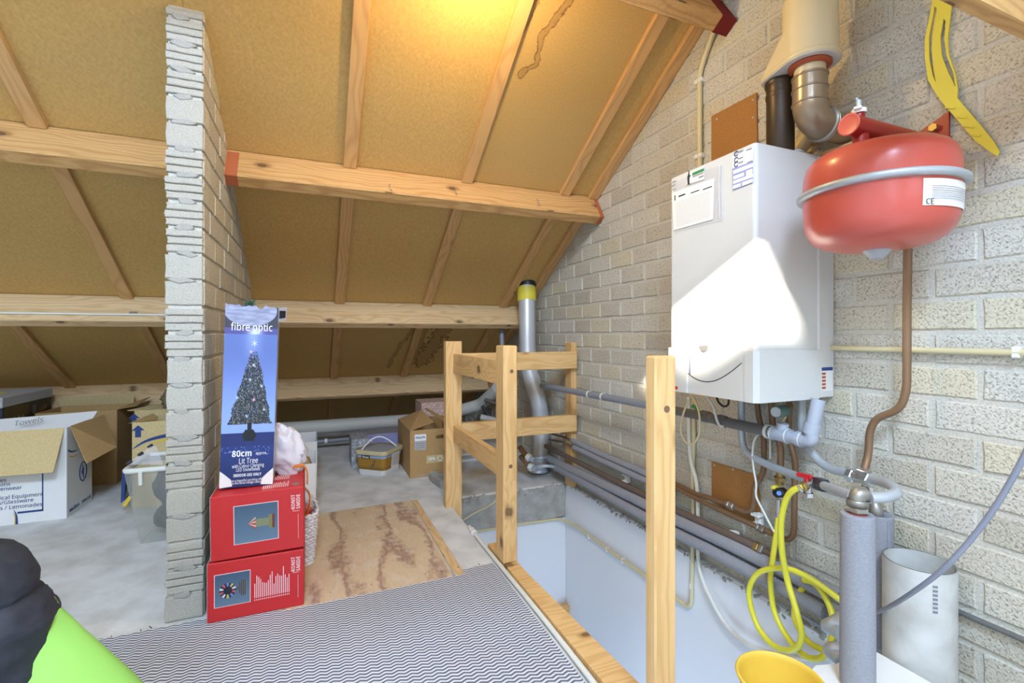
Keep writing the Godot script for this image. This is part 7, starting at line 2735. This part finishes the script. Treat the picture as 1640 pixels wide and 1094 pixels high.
	for sx in [hx0, hx1]:
		# rounded ends of the hole
		for sy in [hy0, hy1]:
			var c := PackedVector2Array([Vector2(sx, sy)])
			var inx := 1.0 if sx == hx0 else -1.0
			var iny := 1.0 if sy == hy0 else -1.0
			for j in 5:
				var a := PI * 0.5 * j / 4.0
				c.append(Vector2(sx + inx * 0.014 * (1.0 - sin(a)), sy + iny * 0.014 * (1.0 - cos(a))))
			prism(st, c, Transform3D(Basis(), Vector3(0, 0, hi.z) + off), t)
	part(st, "front_wall", M.card, o)
	for w in [[Vector3(lo.x, 0, lo.z), Vector3(lo.x + t, hi.y, hi.z - t)], [Vector3(hi.x - t, 0, lo.z), Vector3(hi.x, hi.y, hi.z - t)], [Vector3(lo.x + t, 0, lo.z), Vector3(hi.x - t, hi.y, lo.z + t)], [Vector3(lo.x + t, 0, lo.z + t), Vector3(hi.x - t, t, hi.z - t)]]:
		st = begin()
		box(st, w[0] + off, w[1] + off, 0.001)
		part(st, "wall", M.card, o)
	flap(o, Vector3(lo.x, hi.y, hi.z - 0.01) + off, Vector3(0.87603, 0.43262, -3.69838) + off, Vector3(0.8454, 0.47882, -4.03638) + off, Vector3(lo.x, hi.y, lo.z + 0.02) + off, M.card)
	flap(o, Vector3(1.02577, 0.41155, -3.85254) + off, Vector3(1.01279, 0.37949, -3.80377) + off, Vector3(0.90728, 0.46059, -4.17309) + off, Vector3(0.93354, 0.45833, -4.2163) + off, M.card)
	var zf := hi.z + 0.0004
	st = begin()
	slab(st, Vector3(0.725, 0.219, -3.704) + off, Vector3(0.815, 0.21, -3.704) + off, Vector3(0.82, 0.337, -3.704) + off, Vector3(0.727, 0.34, -3.704) + off, 0.0004)
	part(st, "white_label", M.card_grey, o)
	st = begin()
	plate(st, Vector3(0.773, 0.312, -3.704) + off, Vector3.RIGHT, Vector3.UP, 0.089, 0.050, 0.0012)
	part(st, "label_head", M.ink_white, o)
	lettering("PHILIPS", 0.018, Vector3(0.772, 0.313, -3.701) + off, Vector3.RIGHT, Vector3.UP, M.ink_blue, o, HORIZONTAL_ALIGNMENT_CENTER, "lettering", true, 0.074)
	st = begin()
	for q in [Vector3(0.771, 0.268, -3.704), Vector3(0.771, 0.251, -3.704), Vector3(0.771, 0.234, -3.704)]:
		plate(st, q + off, Vector3.RIGHT, Vector3.UP, 0.07, 0.003)
	part(st, "label_print", M.ink_grey, o)
	st = begin()
	plate(st, Vector3(0.89, 0.134, -3.705) + off, Vector3.RIGHT, Vector3.UP, 0.14, 0.06)
	part(st, "pale_print_field", M.card_pale, o)
	lettering("100%", 0.026, Vector3(0.86, 0.137, -3.704) + off, Vector3.RIGHT, Vector3.UP, M.ink_white, o, HORIZONTAL_ALIGNMENT_CENTER, "lettering", true, 0.058)
	st = begin()
	var c := Vector3(0.928, 0.135, -3.704) + off
	for j in 3:
		var a0 := PI * 0.5 + TAU * j / 3.0 + 0.25
		var a1 := PI * 0.5 + TAU * (j + 1) / 3.0 - 0.25
		beam(st, c + Vector3(cos(a0), sin(a0), 0) * 0.024, c + Vector3(cos(a1), sin(a1), 0) * 0.024, 0.001, 0.007, Vector3(cos((a0 + a1) / 2), sin((a0 + a1) / 2), 0), 0.0)
	part(st, "recycling_mark", M.ink_white, o)
	st = begin()
	plate(st, Vector3(0.88, 0.016, -3.705) + off, Vector3.RIGHT, Vector3.UP, 0.25, 0.018)
	part(st, "tape_strip", M.film, o)
	# patterned box behind the carton
	var pat2 := noise_tex(FastNoiseLite.TYPE_CELLULAR, 0.09, 1, srgb(206, 150, 130), srgb(236, 230, 222), 128, 16)
	pmat = flat(Color.WHITE, 0.6)
	pmat.albedo_texture = pat2
	triplanar(pmat, 4.0, false)
	st = begin()
	box(st, Vector3(0.96, 0.0, -4.85), Vector3(1.26, 0.46, -4.55), 0.003)
	single(st, "floral_box", pmat, "pale flower-patterned box behind the brown carton, under the eaves", "box")
	# small kerb stone beside the carton
	st = begin()
	rbox(st, Transform3D(Basis(Vector3.UP, 0.12), Vector3(0.87, 0.03, -3.50)), Vector3(0.07, 0.06, 0.26), 0.006)
	single(st, "concrete_kerb", M.rough_concrete, "short concrete kerb piece on the slab edge between carton and post", "kerb")
# ---------------------------------------------------------------- lamp
func build_lamp() -> void:
	var at := Vector3(0.6, 2.405, -1.64)
	var o := thing("ceiling_lamp", "bare bulb in a white holder under the near purlin, just showing at the top edge", "lamp", at)
	var st := begin()
	lathe(st, Transform3D(), [Vector2(0.0, -0.036), Vector2(0.016, -0.034), Vector2(0.029, -0.024), Vector2(0.035, -0.006), Vector2(0.033, 0.012), Vector2(0.024, 0.03), Vector2(0.015, 0.045), Vector2(0.0, 0.046)], 24)
	var glow := flat(Color(1.0, 0.86, 0.5), 0.4)
	glow.emission_enabled = true
	glow.emission = Color(1.0, 0.82, 0.42)
	glow.emission_energy_multiplier = 6.0
	part(st, "bulb", glow, o)
	st = begin()
	lathe(st, Transform3D(), [Vector2(0.0, 0.046), Vector2(0.02, 0.046), Vector2(0.022, 0.06), Vector2(0.03, 0.10), Vector2(0.032, 0.12), Vector2(0.0, 0.121)], 20)
	part(st, "holder", M.white_plastic, o)
	var l := OmniLight3D.new()
	l.name = "bulb_light"
	l.light_energy = 0.5
	l.light_color = Color(1.0, 0.86, 0.60)
	l.light_size = 0.03
	l.omni_range = 12.0
	l.omni_attenuation = 2.0
	l.shadow_enabled = true
	o.add_child(l)
